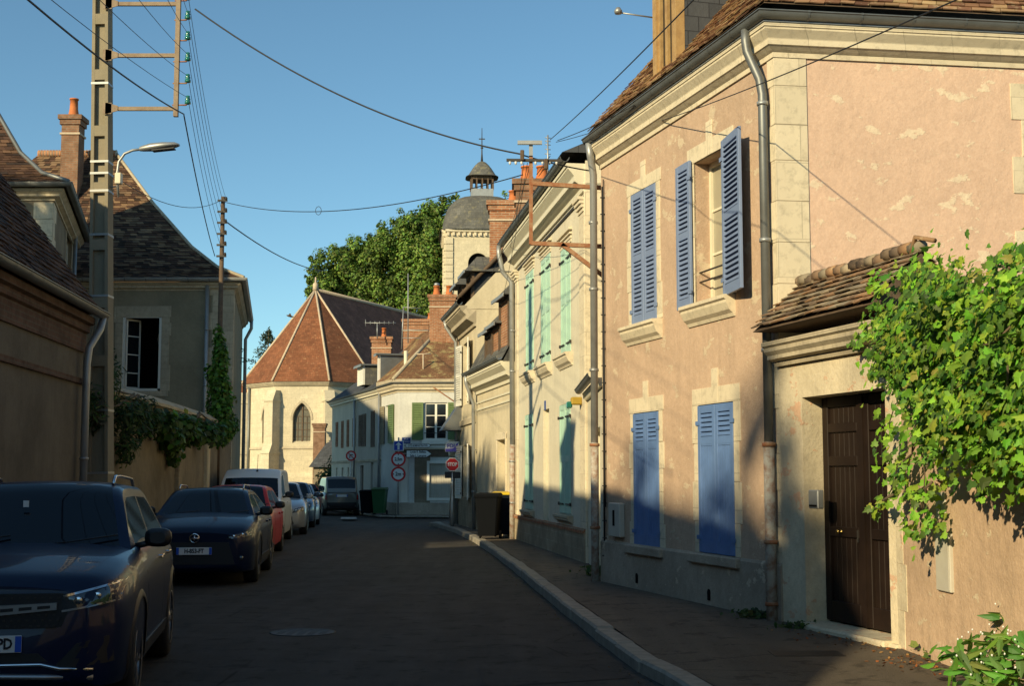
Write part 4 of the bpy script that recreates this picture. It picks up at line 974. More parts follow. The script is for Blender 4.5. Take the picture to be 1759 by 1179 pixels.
mb = MB(); mb.add([(x0+.01, 42.49, za+.01), (x1-.01, 42.49, za+.01), (x1-.01, 42.49, za+.17), (x0+.22, 42.49, za+.11), (x0+.01, 42.49, za+.1)], [(0,1,2,3,4)]); mb.build('sign_band', MT['purple'], sg)
text('FDJ', .17, face_cam((x0+x1)/2-.04, 42.485, za+.19), MT['purple'], sg, bold=.004)
mb = MB(); mb.add([(x1-.14, 42.486, za+.12), (x1-.05, 42.486, za+.18), (x1-.03, 42.486, za+.3), (x1-.1, 42.486, za+.24)], [(0,1,2,3)]); mb.build('clover_mark', MT['purple'], sg)

# ================================================================ FAR CORNER HOUSE AND ITS ROW
FX = 60.0
E_c = Vector((at(682, 880, FX).x, FX, -.07)); E_r = Vector((2.5, FX-.4, -.07))
fdir = Vector((-.325, 1, 0)).normalized()
cf = Fac(E_c, E_r); EZ = zat(663, FX)
lfar = 1.0
def side_pt(px):
    # point on the side face seen at pixel px
    f = Fac(E_c + fdir*40, E_c); return f.P(f.u(px), 0)
S1, S2, S3 = side_pt(654.5), side_pt(611.5), side_pt(569.5)
ch = thing('corner_house', (-1.5, 63, -.2), 'white corner house with olive green shutters and a mossy hipped roof', 'house')
UW = cf.rect(729,692,768,756); SW = cf.rect(738,797,778,856); SW = (SW[0], SW[1], SW[2], SW[3])
DR = cf.rect(688,786,702,874); DR = (DR[0], DR[1], -.05, DR[3])
sf = Fac(S1, E_c)
SU = sf.rect(662,698,668,762)
bk = Vector((3, 9, 0))
walls([S1, E_c, E_r, E_r+bk, S1+Vector((9, 2, 0))], -.25, EZ, MT['whitew'], ch, {1: [UW, SW, DR], 0: [SU]}, .18)
mb = MB(cf.M)
for r in (UW, SW, DR): mb.box(r[0]-.03, r[1]+.03, .3, .33, r[2], r[3]+.03)
mb.M = sf.M; mb.box(SU[0]-.03, SU[1]+.03, .2, .23, SU[2], SU[3]+.03); mb.build('room_lining', MT['dark'], ch)
window(cf, UW, ch, None, 2, 3, .08, f=.07, mun=.03)
w_ = .5
shutter(cf, (UW[0]-.55, UW[0]-.04, UW[2], UW[3]), MT['green'], ch, 'louvre', off=.03, hinge_at=1, slat=.08, hw=None); shutter(cf, (UW[1]+.04, UW[1]+.55, UW[2], UW[3]), MT['green'], ch, 'louvre', off=.03, slat=.08, hw=None)
mb = MB(cf.M); mb.tube([(UW[0], -.1, UW[2]+.3), (UW[1], -.1, UW[2]+.3)], .015, 6); mb.build('window_rail', MT['iron'], ch)
mb = MB(cf.M); mb.bbox(UW[0]-.1, UW[1]+.1, -.1, .05, UW[2]-.2, UW[2]-.01, .01); mb.build('sill', MT['whitep'], ch)
mb = MB(cf.M); f = .12
for a, b, c, d in ((SW[0]-f, SW[0], SW[2]-f, SW[3]+f), (SW[1], SW[1]+f, SW[2]-f, SW[3]+f), (SW[0], SW[1], SW[3], SW[3]+f), (SW[0], SW[1], SW[2]-f, SW[2])): mb.bbox(a, b, -.04, .05, c, d, .005)
o = mb.build('shop_window', MT['whitep'], ch)
mb = MB(cf.M); n = 10
for i in range(n): x = SW[0]+(SW[1]-SW[0])*i/n; mb.bbox(x+.002, x+(SW[1]-SW[0])/n-.002, .06, .09, SW[2]+.1, SW[3], .004)
mb.box(SW[0], SW[1], .04, .1, SW[2], SW[2]+.1); mb.build('shutter_panel', MT['lightgrey'], o)
mb = MB(cf.M); mb.bbox(DR[0], DR[1], .05, .1, DR[2], DR[3], .01); mb.bbox(DR[0]+.05, DR[1]-.05, .04, .05, .2, 1.0, .01); mb.build('door', MT['whitep'], ch)
zb0, zb1 = cf.uv(740, 785)[1], cf.uv(740, 773)[1]
mb = MB(cf.M); mb.bbox(-.1, cf.L, -.05, .02, zb0, zb1, .01); mb.build('shop_fascia', MT['oldwood'], ch)
mb = MB(cf.M); z = cf.uv(740, 770)[1]; mb.bbox(-.1, cf.L, -.1, .02, zb1, zb1+.09, .01); mb.build('string_course', MT['stone2'], ch)
mb = MB(cf.M); mb.box(DR[1]+.25, DR[1]+.95, -.012, .02, .25, zb0); mb.box(DR[1]+.95, SW[0]-.15, -.006, .02, .25, zb0); mb.build('render_panel', MT['greyw2'], ch)
mb = MB(); mb.sweep([S1, E_c, E_r], [(-.02, -.25), (.04, -.25), (.04, .45), (-.02, .47)]); mb.build('plinth', MT['plinth'], ch)
mb = MB(sf.M); m = (SU[1]-SU[0])
shutter(sf, (SU[0]-1.1, SU[0]-.05, SU[2], SU[3]), MT['greyw'], ch, 'louvre', off=.04, slat=.1, hw=None); shutter(sf, (SU[1]+.05, SU[1]+1.1, SU[2], SU[3]), MT['green'], ch, 'louvre', off=.04, slat=.1, hw=None); window(sf, SU, ch, None, 1, 3, .08)
cornice([S1, E_c, E_r], EZ+.05, ch, .35, .25, 'stone'); gutter([S1, E_c, E_r], EZ+.14, ch, .08, .27, hooks=False)
# plaque
r = cf.rect(690.5,752,705,762, .03)
mb = MB(cf.M); mb.bbox(r[0], r[1], -.03, -.005, r[2], r[3], .004); pq = tag(mb.build('street_plaque', MT['plaque'], loc=cf.P(r[0], r[2], 0)), 'blue enamel street name plaque on the white corner house', 'street sign')
P_ = cf.P((r[0]+r[1])/2, 0, .035)
text('RUE', .1, face_cam(P_.x, P_.y, r[2]+.19), MT['signw'], pq); text('DU PAVILLON', .075, face_cam(P_.x, P_.y, r[2]+.08), MT['signw'], pq)
# roof of the corner house: hipped
def roof_quad(mb, a, b, c, d):
    u = (b-a).normalized(); w0 = (b-a).length; hgt = ((d-a) - u*(d-a).dot(u)).length
    mb.quad(a, b, c, d, uvs=[(0,0), (w0,0), ((c-a).dot(u), hgt), ((d-a).dot(u), hgt)])
rz2 = EZ+.15; o_ = .27
k0 = E_c + (cf.n + sf.n).normalized()*.33; k1 = E_r + cf.n*o_; k2 = S1 + sf.n*o_
apx = Vector((at(760, 590, 64).x, 64.2, 0)); az = zat(560, 64.2)
ap2 = apx + Vector((4, .3, 0)); ap0 = apx + Vector((-1.5, 4, 0))
mb = MB(); roof_quad(mb, k0+up*(rz2+.2), k1+up*(rz2+.2), ap2+up*az, apx+up*az)
mb.build('roof', MT['mossroof'], ch, recalc=False)
mb = MB(); roof_quad(mb, k2+up*(rz2+.2), k0+up*(rz2+.2), apx+up*az, ap0+up*az); mb.build('side_roof', MT['mossroof'], ch, recalc=False)
mb = MB(); mb.add([k0+up*rz2, k1+up*rz2, k1+up*(rz2+.2), k0+up*(rz2+.2), k2+up*rz2, k2+up*(rz2+.2)], [(0,1,2,3), (4,0,3,5)]); mb.tube([k0+up*(rz2+.2), apx+up*(az+.0)], .09, 6); mb.tube([apx+up*az, ap2+up*az], .09, 6); mb.build('ridge', MT['stone2'], ch, recalc=False)
mb = MB(); mb.add([ap0+up*az, apx+up*az, ap2+up*az, E_r+bk+up*EZ, S1+Vector((9,2,0))+up*EZ], [(0,1,2,3,4)]); mb.build('back_roof', MT['slate'], ch, recalc=False)
cx_ = (at(738, 560, 63).x + at(781, 560, 63).x)/2
chimney((cx_, 63.2), at(781,560,63).x-at(738,560,63).x, .75, 7.2, zat(507, 63), '', 'brick', ((-.28,0),(.32,0)), parent=ch, ph=.42, pr=.17, cowl=True)
mb = MB(); p0 = at(697, 655, 61.3); mb.tube([p0, at(697, 603, 61.3)], .09, 8); mb.build('flue_pipe', MT['creamp'], ch)
mb = MB(); a = at(727, 655, 60.6); mb.tube([a, at(727, 608, 60.6)], .035, 6); mb.tube([at(716, 609, 60.6), at(740, 608, 60.6)], .03, 6); mb.build('roof_mast', MT['ridge'], ch)
mb = MB(); mb.tube([at(742, 664, FX-.2), at(783, 692, FX-.9)], .03, 6); mb.build('stay_rod', MT['rust'], ch)
# two row houses beyond
def row_house(Pf, Pn, wall, label, ups, downs, door=None, roof='slate', dorm=(), z=None, ups_mat='oldwood', grp=None):
    f = Fac(Pf, Pn); h = thing('row_house', ((Pf.x+Pn.x)/2+2, (Pf.y+Pn.y)/2+1, -.2), label, 'house', grp)
    ez_ = z or EZ; U = [f.rect(a, ya, b, yb) for a, b, ya, yb in ups]; Dn = [f.rect(a, ya, b, yb) for a, b, ya, yb in downs]
    Dn = [(a, b, max(c, -.15), d) for a, b, c, d in Dn]
    pr = Vector((cos(.3), sin(.3), 0))
    walls([Pf, Pn, Pn+pr*8, Pf+pr*8], -.25, ez_, MT[wall], h, {0: U+Dn}, .2)
    mb = MB(f.M)
    for r in U+Dn: mb.box(r[0]-.03, r[1]+.03, .18, .2, r[2]-.02, r[3]+.03)
    mb.build('room_lining', MT['dark'], h)
    for r in U:
        m = (r[0]+r[1])/2
        shutter(f, (r[0], m-.01, r[2], r[3]), MT[ups_mat], h, 'louvre', off=.0, hw=None, slat=.12); shutter(f, (m+.01, r[1], r[2], r[3]), MT[ups_mat], h, 'louvre', off=.0, hw=None, slat=.12, hinge_at=1)
    for k, r in enumerate(Dn): 
        if k == 0 and door: mb = MB(f.M); mb.bbox(r[0], r[1], .1, .15, r[2], r[3], .01); mb.build('door', MT[door], h)
        else: window(f, r, h, None, 1, 3, .1)
    cornice([Pf, Pn], ez_+.04, h, .3, .24, 'creamp'); gutter([Pf, Pn], ez_+.12, h, .08, .26, hooks=False)
    mb = MB(); a = Pf+f.n*.26+up*(ez_+.12); b = Pn+f.n*.26+up*(ez_+.12); c = Pn+pr*4.4+up*(ez_+3.4); d = Pf+pr*4.4+up*(ez_+3.4)
    roof_quad(mb, a, b, c, d); roof_quad(mb, Pn+pr*8.8+up*ez_, Pf+pr*8.8+up*ez_, d, c); mb.add([Pf+pr*0+up*ez_, d, Pf+pr*8.8+up*ez_, Pn+up*ez_, c, Pn+pr*8.8+up*ez_], [(0,2,1), (3,4,5)]); mb.build('roof', MT[roof], h, recalc=False)
    mb = MB(); mb.sweep([Pf, Pn], [(-.02, 2.35), (.05, 2.35), (.05, 2.45), (-.02, 2.47)]); mb.build('string_course', MT['stone2'], h)
    return f, h
f2, h2 = row_house(S2, S1, 'lightgrey', 'grey row house with a white dormer, next to the white corner house', [(617,621,714,767), (623,628.5,712,767), (638,643.5,707,768)], [(619,624,800,848), (637,641,795,850)], 'oldwood')
f3, h3 = row_house(S3, S2, 'creamw', 'cream row house with four slim brown shuttered windows behind the van', [(577.5,580.5,726,768), (587,590,724,770), (596.5,599.5,722,768), (606.5,610.5,719,768)], [(577,579.5,804,820), (587,589.5,804,820), (597,599.5,804,820)], None, ups_mat='rust')
dormer(f2, f2.u(652), f2.L-.1, EZ+.3, zat(606, 62), h2, front='whitep', fmat='whitep', cheek='zinc', dep=3, flat=True)
dormer(f2, f2.u(617), f2.u(627), EZ+.5, zat(632, 68), h2, front='whitep', fmat='whitep', cheek='slate2', dep=3, flat=True)
for pxx, hs in ((654, h2), (611, h3)):
    p = side_pt(pxx) + sf.n*.1; pipe([p+up*EZ, p+up*0], hs, .06, 'zincl')
def chim_at(px0, px1, pyt, Y, z0, parent, pots, **k):
    a, b = at(px0, pyt, Y), at(px1, pyt, Y); return chimney(((a.x+b.x)/2, Y), b.x-a.x, .8, z0, a.z, '', parent=parent, pots=pots, **k)
chim_at(640, 673, 580, 70, 6, h2, ((0.1,0),), mat='brick', ph=.45, pr=.14)
chim_at(694, 745, 550, 68, 6, h2, ((.6,0),), mat='brick', ph=.3, pr=.16)

# ================================================================ CHURCH
CA = Vector((at(542, 499, 100).x, 100, 0)); AX = Vector((.37, .93, 0)).normalized(); CR = 4.97; gzc = -.2
CE = zat(657, 95.6); CP = at(542, 499, 100).z
church = thing('church', (CA.x, CA.y, gzc), 'limestone church with a polygonal apse and steep red tiled roof', 'church')
base = atan2(-1, -.045)
angs = [base + R(22.5+45*k) for k in (-2, -1, 0, 1)]
V = [CA + Vector((cos(a), sin(a), 0))*CR for a in angs]
ns = 24
V0 = V[0] + AX*ns; V5 = V[3] + AX*ns
foot = [V0] + V + [V5]
foot = [V0, V[0], V[1], V[2], V[3], V5]
facets = [Fac(foot[i], foot[i+1]) for i in range(5)]
mb = MB()
def arch_pts(cx, w, zs, zt, n=8):
    """pointed arch outline from left spring over the apex to right spring"""
    r_ = ((w/2)**2 + (zt-zs)**2) / w; L = []
    for i in range(n+1):
        t = i/n; ang = pi - t*math.acos(max(-1, min(1, (r_-w/2)/r_)))
        L.append((cx - w/2 + r_ + r_*cos(ang), zs + r_*sin(ang)))
    return L + [(2*cx-x, z) for x, z in L[::-1][1:]]
wins = {}
for i, f in enumerate(facets):
    if i in (1, 2, 3):
        s = {2: f.u(517), 1: f.u(457.5) if 0 < f.u(457.5) < f.L else f.L/2, 3: f.L/2}[i]; zs0, zsp, zap = zat(762, 96), zat(722, 96), zat(693, 96); wd = 1.3 if i != 3 else 1.2
        wins[i] = (f, s, wd, zs0, zsp, zap)
        mb.M = f.M; a, b = s-wd/2, s+wd/2
        mb.quad((0,0,gzc),(a,0,gzc),(a,0,CE),(0,0,CE)); mb.quad((b,0,gzc),(f.L,0,gzc),(f.L,0,CE),(b,0,CE)); mb.quad((a,0,gzc),(b,0,gzc),(b,0,zs0),(a,0,zs0))
        ap = arch_pts(s, wd, zsp, zap); n = len(ap)
        for j in range(n-1):
            (x0,z0),(x1,z1) = ap[j], ap[j+1]; mb.quad((x0,0,z0),(x1,0,z1),(x1,0,CE),(x0,0,CE)); mb.quad((x0,0,z0),(x0,.4,z0),(x1,.4,z1),(x1,0,z1))
        for xx in (a, b): mb.quad((xx,0,zs0),(xx,.4,zs0),(xx,.4,zsp),(xx,0,zsp))
        mb.quad((a,0,zs0),(b,0,zs0),(b,.4,zs0+.2),(a,.4,zs0+.2))
    else: wall_face(mb, f, gzc, CE)
mb.M = Matrix.Identity(4); mb.quad(foot[0]+up*gzc, foot[5]+up*gzc, foot[5]+up*CE, foot[0]+up*CE)
mb.build('wall', MT['church'], church, recalc=False)
for f, s, wd, z0, zs, za in wins.values():
    ap = arch_pts(s, wd, zs, za); m = MB(f.M); m.add([(s-wd/2, .3, z0)] + [(x, .3, z) for x, z in ap] + [(s+wd/2, .3, z0)], [tuple(range(len(ap)+2))]); o = m.build('stained_window', plain('leaded_glass', (.13,.12,.09), .35, 0, .6, 8, (.06,.06,.05)) if 'leaded_glass' not in bpy.data.materials else bpy.data.materials['leaded_glass'], church)
    m = MB(f.M); m.box(s-.05, s+.05, .24, .29, z0, za-.1)
    for k in range(1, 6): z = z0+(za-z0)*k/6; m.box(s-wd/2, s+wd/2, .26, .285, z-.02, z+.02)
    for e in (-.25, .25): m.box(s+wd*e-.02, s+wd*e+.02, .262, .284, z0, zs+.2)
    m.build('glazing_bar', MT['oldwood'], o)
    m = MB(f.M); ap2 = arch_pts(s, wd+.3, zs, za+.2)
    for j in range(len(ap)-1):
        m.quad((ap[j][0],-.05,ap[j][1]),(ap[j+1][0],-.05,ap[j+1][1]),(ap2[j+1][0],-.05,ap2[j+1][1]),(ap2[j][0],-.05,ap2[j][1])); m.quad((ap2[j][0],-.05,ap2[j][1]),(ap2[j+1][0],-.05,ap2[j+1][1]),(ap2[j+1][0],.02,ap2[j+1][1]),(ap2[j][0],.02,ap2[j][1]))
    m.build('arch_moulding', MT['stone2'], church)
mb = MB(); mb.sweep(foot, [(-.05, CE-.3), (.1, CE-.28), (.3, CE-.05), (.3, CE+.05), (-.05, CE+.05)]); mb.build('eaves_cornice', MT['stone2'], church)
mb = MB(); z = zat(772, 96); mb.sweep(foot, [(-.05, z), (.1, z), (.02, z+.16), (-.05, z+.16)]); mb.build('string_course', MT['stone2'], church)
mb = MB(); mb.sweep(foot, [(-.05, gzc), (.22, gzc), (.22, 1.6), (.05, 1.85), (-.05, 1.85)]); mb.build('plinth', MT['church'], church)
for i in range(4):
    v = V[i]; dirn = (v - CA).normalized(); if_ = dirn
    M = Matrix(((-dirn.y, -dirn.x, 0, v.x), (dirn.x, -dirn.y, 0, v.y), (0,0,1,0), (0,0,0,1)))
    b = MB(M); w2 = .36
    prof = [(-1.15, gzc), (-1.15, 3.2), (-.8, 3.9), (-.8, zat(690, 96)), (-.4, zat(672, 96)), (.3, zat(672, 96)), (.3, gzc)]
    P = [(-w2, y, z) for y, z in prof] + [(w2, y, z) for y, z in prof]; n = len(prof)
    b.add(P, [tuple(range(n))[::-1], tuple(range(n, 2*n))] + [(k, (k+1)%n, (k+1)%n+n, k+n) for k in range(n)])
    b.box(-w2-.06, w2+.06, -1.22, .3, 3.2, 3.32); b.box(-w2-.06, w2+.06, -.88, .3, zat(690, 96)-.06, zat(690, 96)+.04); o = b.build('buttress', MT['church'], church)
    p = v + dirn*.2; r = Vector((-dirn.y, dirn.x, 0))*(.62 if i in (1,2) else -.62); q = facets[i].P(.5, 0, .12) if i < 2 else facets[i+0].P(facets[i].L-.55, 0, .12)
    if i in (0, 1, 3): pipe([q+up*CE, q+up*.2], church, .08, 'zinc')
# roof
RO = CR + .42
Vr = [CA + Vector((cos(a), sin(a), 0))*RO for a in angs]; top = CA + up*CP; re = top + AX*ns; ze = CE+.02
mb = MB()
for i in range(3): 
    a, b = Vr[i]+up*ze, Vr[i+1]+up*ze; u = (b-a).normalized(); hg = ((top-a)-u*(top-a).dot(u)).length; mb.add([a, b, top], [(0,1,2)], uvs=[(0,0), ((b-a).length,0), ((top-a).dot(u), hg)])
rf = mb.build('apse_roof', MT['churchroof'], church, recalc=False)
mb = MB(); roof_quad(mb, Vr[3]+up*ze, Vr[3]+AX*ns+up*ze, re, top); roof_quad(mb, Vr[0]+AX*ns+up*ze, Vr[0]+up*ze, top, re); mb.build('nave_roof', MT['naveroof'], church, recalc=False)
for v in Vr: mb = MB(); mb.tube([v+up*(ze+.05), top+up*.05], .085, 6); mb.build('hip_ridge', MT['ridge'], rf)
mb = MB(); mb.tube([top+up*.05, re+up*.05], .15, 6); mb.lathe([(.22, CP), (.2, CP+.5), (.08, CP+.6), (.05, CP+1)], 8, (CA.x, CA.y, 0)); mb.build('ridge', MT['ridge'], rf)
# small side chapel, left, and the pier + lean-to, right
sc_l = thing('outbuilding', (at(425, 800, 103).x, 104, gzc), 'small church annexe with an orange tiled roof left of the apse', 'annexe')
mb = MB(); x0, x1 = at(400, 800, 103).x, at(437, 800, 103).x; mb.box(x0, x1, 103, 110, gzc, zat(690, 103)); mb.build('wall', MT['church'], sc_l)
mb = MB(); a, b = Vector((x0-.3, 102.7, zat(700, 103))), Vector((x1+.3, 102.7, zat(690, 103))); roof_quad(mb, a, b, b+Vector((0, 3, 2.2)), a+Vector((0, 3, 2.2))); mb.build('roof', MT['churchroof'], sc_l, recalc=False)
lt = thing('outbuilding', (at(560, 800, 92).x, 92, gzc), 'small building with a dark slate roof and brick chimney at the foot of the church', 'outbuilding')
x0, x1 = at(530, 800, 90).x, at(580, 800, 90).x
mb = MB(); mb.box(x0+.3, x1, 90.3, 94, gzc, zat(803, 90)); mb.build('wall', MT['greyw2'], lt)
mb = MB(); q0, q1 = Vector((x0, 90, zat(803, 90))), Vector((x1+.4, 90, zat(803, 90))); t0_, t1_ = Vector((at(560, 765, 92).x, 92, zat(762, 92))), Vector((x1+.4, 92, zat(745, 92))); roof_quad(mb, q0, q1, t1_, t0_); mb.add([q0, t0_, Vector((x0, 94, q0.z))], [(0,1,2)]); mb.build('roof', MT['slate'], lt, recalc=False)
chimney((at(549, 760, 93).x, 93), .8, .7, gzc+1, zat(728, 93), '', 'brickd', (), parent=lt)
# ---- tower
TY = 125.0; tx = at(826, 400, TY).x-.0; tw = 3.6; tz = zat(398, TY)
tower = thing('church_tower', (tx, TY+3, gzc), 'square limestone bell tower with a slate dome and lantern', 'tower')
rt = R(4); MTW = Matrix.Translation((tx, TY+tw, 0)) @ Matrix.Rotation(rt, 4, 'Z')
def tfac(k):
    c = [(-tw,-tw),(tw,-tw),(tw,tw),(-tw,tw)]; a = MTW @ Vector((*c[k], 0)); b = MTW @ Vector((*c[(k+1)%4], 0)); return Fac(a, b)
t0f = tfac(0); mb = MB(); aw = 1.9; asx = t0f.u(811) if 0 < t0f.u(811) < 7 else 3.6; asx = 3.1
z0, zs, za = zat(500, TY), zat(452, TY), zat(434, TY)
mb.M = t0f.M; a, b = asx-aw/2, asx+aw/2; L = t0f.L
mb.quad((0,0,gzc),(a,0,gzc),(a,0,tz),(0,0,tz)); mb.quad((b,0,gzc),(L,0,gzc),(L,0,tz),(b,0,tz)); mb.quad((a,0,gzc),(b,0,gzc),(b,0,z0),(a,0,z0))
ap = [(asx + aw/2*cos(pi-pi*i/12), zs + aw/2*sin(pi-pi*i/12)) for i in range(13)]
for j in range(12): (xa,za_),(xb,zb_) = ap[j], ap[j+1]; mb.quad((xa,0,za_),(xb,0,zb_),(xb,0,tz),(xa,0,tz)); mb.quad((xa,0,za_),(xa,.5,za_),(xb,.5,zb_),(xb,0,zb_))
for xx in (a, b): mb.quad((xx,0,z0),(xx,.5,z0),(xx,.5,zs),(xx,0,zs))
for k in (1, 2, 3): wall_face(mb, tfac(k), gzc, tz)
mb.build('wall', MT['church'], tower, recalc=False)
mb = MB(t0f.M); mb.box(a, b, .45, .5, z0, zs+aw/2); o = mb.build('belfry_opening', MT['dark'], tower)
mb = MB(t0f.M)
for k in range(7): z = z0+.2+k*.36; mb.add([(a, .05, z), (b, .05, z), (b, .35, z+.25), (a, .35, z+.25), (a, .05, z-.05), (b, .05, z-.05)], [(0,1,2,3), (4,5,1,0)])
mb.build('louvre', MT['slate'], o)
cs = [MTW @ Vector((*c, 0)) for c in ((-tw,-tw),(tw,-tw),(tw,tw),(-tw,tw),(-tw,-tw),(tw,-tw))]
mb = MB(); mb.sweep(cs[:5], [(-.05, tz-.5), (.06, tz-.5), (.1, tz-.2), (.35, tz-.05), (.35, tz+.15), (-.05, tz+.2)])
for k in range(4):
    f = tfac(k); mb.M = f.M
    for i in range(14): mb.box(.15+i*.51, .37+i*.51, -.28, 0, tz-.42, tz-.12)
    mb.M = Matrix.Identity(4)
mb.build('cornice', MT['stone'], tower)
for k in (0, 1, 3):
    f = tfac(k)
    for sx in (.0, f.L-.75):
        mb = MB(f.M); z = 1
        while z < tz-1.2: mb.bbox(sx, sx+.75, -.14, .02, z, z+.62, .03); z += .66
        mb.build('pilaster', MT['church'], tower)
# dome: superellipse plan
def dome_ring(r, z, p=3.2, n=32):
    o = []
    for i in range(n):
        t = 2*pi*i/n; c, s = cos(t), sin(t); k = (abs(c)**p + abs(s)**p)**(-1/p); o.append(MTW @ Vector((r*k*c, r*k*s, z)))
    return o
z1, z2 = tz+.1, zat(329, TY)
G = [dome_ring(tw+.55, z1+.05, 8), dome_ring(tw+.25, z1+.35, 7)]
for i in range(1, 10): t = i/9*1.42; G.append(dome_ring(1.0 + (tw-.75)*cos(t)**.8 if t < 1.57 else 1, z1+.35+(z2-z1-.3)*sin(t), 4.5-1.5*i/9))
mb = MB(); mb.grid(G, wrap=True); mb.build('dome', MT['slate2'], tower, sharp=60, recalc=False)
zl0, zl1 = z2-.1, zat(314, TY); zr0 = zat(292, TY); zr1 = zat(262, TY)
mb = MB(MTW); lw_ = 1.08; mb.box(-lw_, lw_, -lw_, lw_, zl0-.3, zl1); lan = mb.build('lantern_base', MT['zincl'], tower)
mb = MB(MTW)
for sx in (-1, 1):
    for sy in (-1, 1): mb.box(sx*lw_-.16*(sx>0), sx*lw_+.16*(sx<0), sy*lw_-.16*(sy>0), sy*lw_+.16*(sy<0), zl1, zr0)
for i in range(1, 4):
    q = -lw_+2*lw_*i/4
    for s in (-1, 1): mb.box(q-.07, q+.07, s*lw_-.07, s*lw_+.07, zl1, zr0); mb.box(s*lw_-.07, s*lw_+.07, q-.07, q+.07, zl1, zr0)
mb.box(-lw_, lw_, -lw_, lw_, zr0-.3, zr0); mb.build('lantern', MT['oldwood'], tower)
G = [dome_ring(r, zr0+(zr1-zr0)*t, 4) for r, t in ((1.6, 0), (1.35, .1), (1.15, .3), (.95, .5), (.68, .72), (.4, .9), (.1, 1))]
mb = MB(); mb.grid(G, wrap=True); mb.add(G[0], [tuple(range(32))]); mb.build('lantern_roof', MT['slate2'], tower, recalc=False)
mb = MB(MTW); zt_ = zat(203, TY); mb.tube([(0,0,zr1-.2), (0,0,zr1+.8), (0,0,zt_)], [.14, .07, .03], 8); mb.lathe([(.02, zr1+1.2), (.16, zr1+1.35), (.02, zr1+1.5)], 8); mb.box(-.3, .3, -.03, .03, zt_-1.15, zt_-1.05); mb.build('spire_finial', MT['iron'], tower)
# ================================================================ LEFT SIDE
LP0 = Vector((-4.75, 1.0, .12)); LP1 = at(137, 800, 19.9); LP1.z = .12
LP0 = LP1 + Vector((.085, -1, 0)).normalized()*19.5
l1 = Fac(LP0, LP1); LZ1 = l1.uv(150, 552)[1]
barn = thing('low_building', ((LP0.x+LP1.x)/2-2, 11, .1), 'low grey rendered building with a steep dark tiled roof, nearest on the left', 'building')
lin = Vector((-1, -.085, 0)).normalized()
L2_ = LP1 + lin*5.6; L3_ = LP0 + lin*5.6
walls([LP1, L2_, L3_, LP0], 0, LZ1, MT['barnw'], barn, {})
mb = MB(); mb.sweep([LP0, LP1], [(-.02, LZ1-.5), (.04, LZ1-.5), (.04, LZ1-.22), (.09, LZ1-.2), (.09, LZ1-.1), (.16, LZ1-.08), (.16, LZ1+.02), (-.02, LZ1+.02)]); mb.build('brick_cornice', MT['brickdk'], barn)
mb = MB(); mb.sweep([LP0, LP1], [(-.02, LZ1-.98), (.05, LZ1-.98), (.05, LZ1-.9), (-.02, LZ1-.88)]); mb.build('string_course', MT['brickdk'], barn)
gutter([LP0, LP1+l1.d*.15], LZ1+.1, barn, .085, .26, mat='zinc')
rd_ = 2.2; rise = rd_*tan(R(53.5)); DP = [(.07,.04,.03), (.11,.06,.04), (.05,.035,.03), (.14,.08,.05), (.09,.05,.035)]
def off2(p, o, z): return Vector((p.x, p.y, 0)) + l1.n*o + up*z
a, b, c, d = off2(LP0, .22, LZ1+.12), off2(LP1+l1.d*.12, .22, LZ1+.12), off2(LP1+l1.d*.12, .22-rd_, LZ1+.12+rise), off2(LP0, .22-rd_, LZ1+.12+rise)
mb = MB(); tile_plane(mb, a, b, c, d, .2, .13, DP); rf = mb.build('roof', MT['tiled'], barn, recalc=False)
mb = MB(); q = up*-.03; a2, b2 = off2(LP0, -5.8, LZ1+.12), off2(LP1+l1.d*.12, -5.8, LZ1+.12); mb.quad(a+q, b+q, c+q, d+q); mb.quad(d+q, c+q, b2+q, a2+q); mb.add([b+q, c+q, b2+q, a+q, d+q, a2+q], [(0,1,2), (3,4,5)]); mb.build('roof_boarding', MT['oldwood'], barn, recalc=False)
q = l1.P(l1.L-.28, 0, .12); pipe([l1.P(l1.L+.08, LZ1+.08, .26), l1.P(l1.L-.1, LZ1-.15, .26), l1.P(l1.L-.26, LZ1-.45, .14), q+up*(LZ1-.7), q+up*.15], barn, .055, 'zincl', bands=[(1.9, q.x, q.y), (.9, q.x, q.y)])
# ---- dark grey two-storey house with the open window
H0 = at(112, 487, 38); H1 = at(402, 487, 38.0); H2 = at(418, 500, 48)
hz = at(300, 489, 38).z
H0 = Vector((H0.x-1.5, 38, .1)); H1 = Vector((H1.x, 38, .1)); H2 = Vector((H2.x, 48, 0))
h1f, h2f = Fac(H0, H1), Fac(H1, H2)
gh = thing('town_house', (-10.5, 42, .1), 'grey beige house with an open upper window and a dark hipped tile roof', 'house')
OW = h1f.rect(212, 545, 275, 672)
walls([H0, H1, H2, Vector((H0.x, 48, 0))], 0, hz, MT['greyw'], gh, {0: [OW]}, .3)
surround(h1f, OW, gh, .22, .32, key=False, bottom=True, mat='stone2', o=.02)
mb = MB(h1f.M); m = 2.2
for x0, x1, y0, y1, z0, z1 in ((OW[0]-1,OW[1]+1,m,m+.05,OW[2]-.8,OW[3]+.6), (OW[0]-1,OW[0]-.9,.3,m,OW[2]-.8,OW[3]+.6), (OW[1]+.9,OW[1]+1,.3,m,OW[2]-.8,OW[3]+.6), (OW[0]-1,OW[1]+1,.3,m,OW[3]+.5,OW[3]+.6), (OW[0]-1,OW[1]+1,.3,m,OW[2]-.8,OW[2]-.7)): mb.box(x0,x1,y0,y1,z0,z1)
mb.build('room_lining', MT['dark'], gh)
mb = MB(h1f.M); f = .07
for a, b, c, d in ((OW[0],OW[0]+f,OW[2],OW[3]),(OW[1]-f,OW[1],OW[2],OW[3]),(OW[0],OW[1],OW[2],OW[2]+f),(OW[0],OW[1],OW[3]-.02,OW[3])): mb.box(a,b,-.01,.06,c,d)
wf = mb.build('window_frame', MT['whitep'], gh)
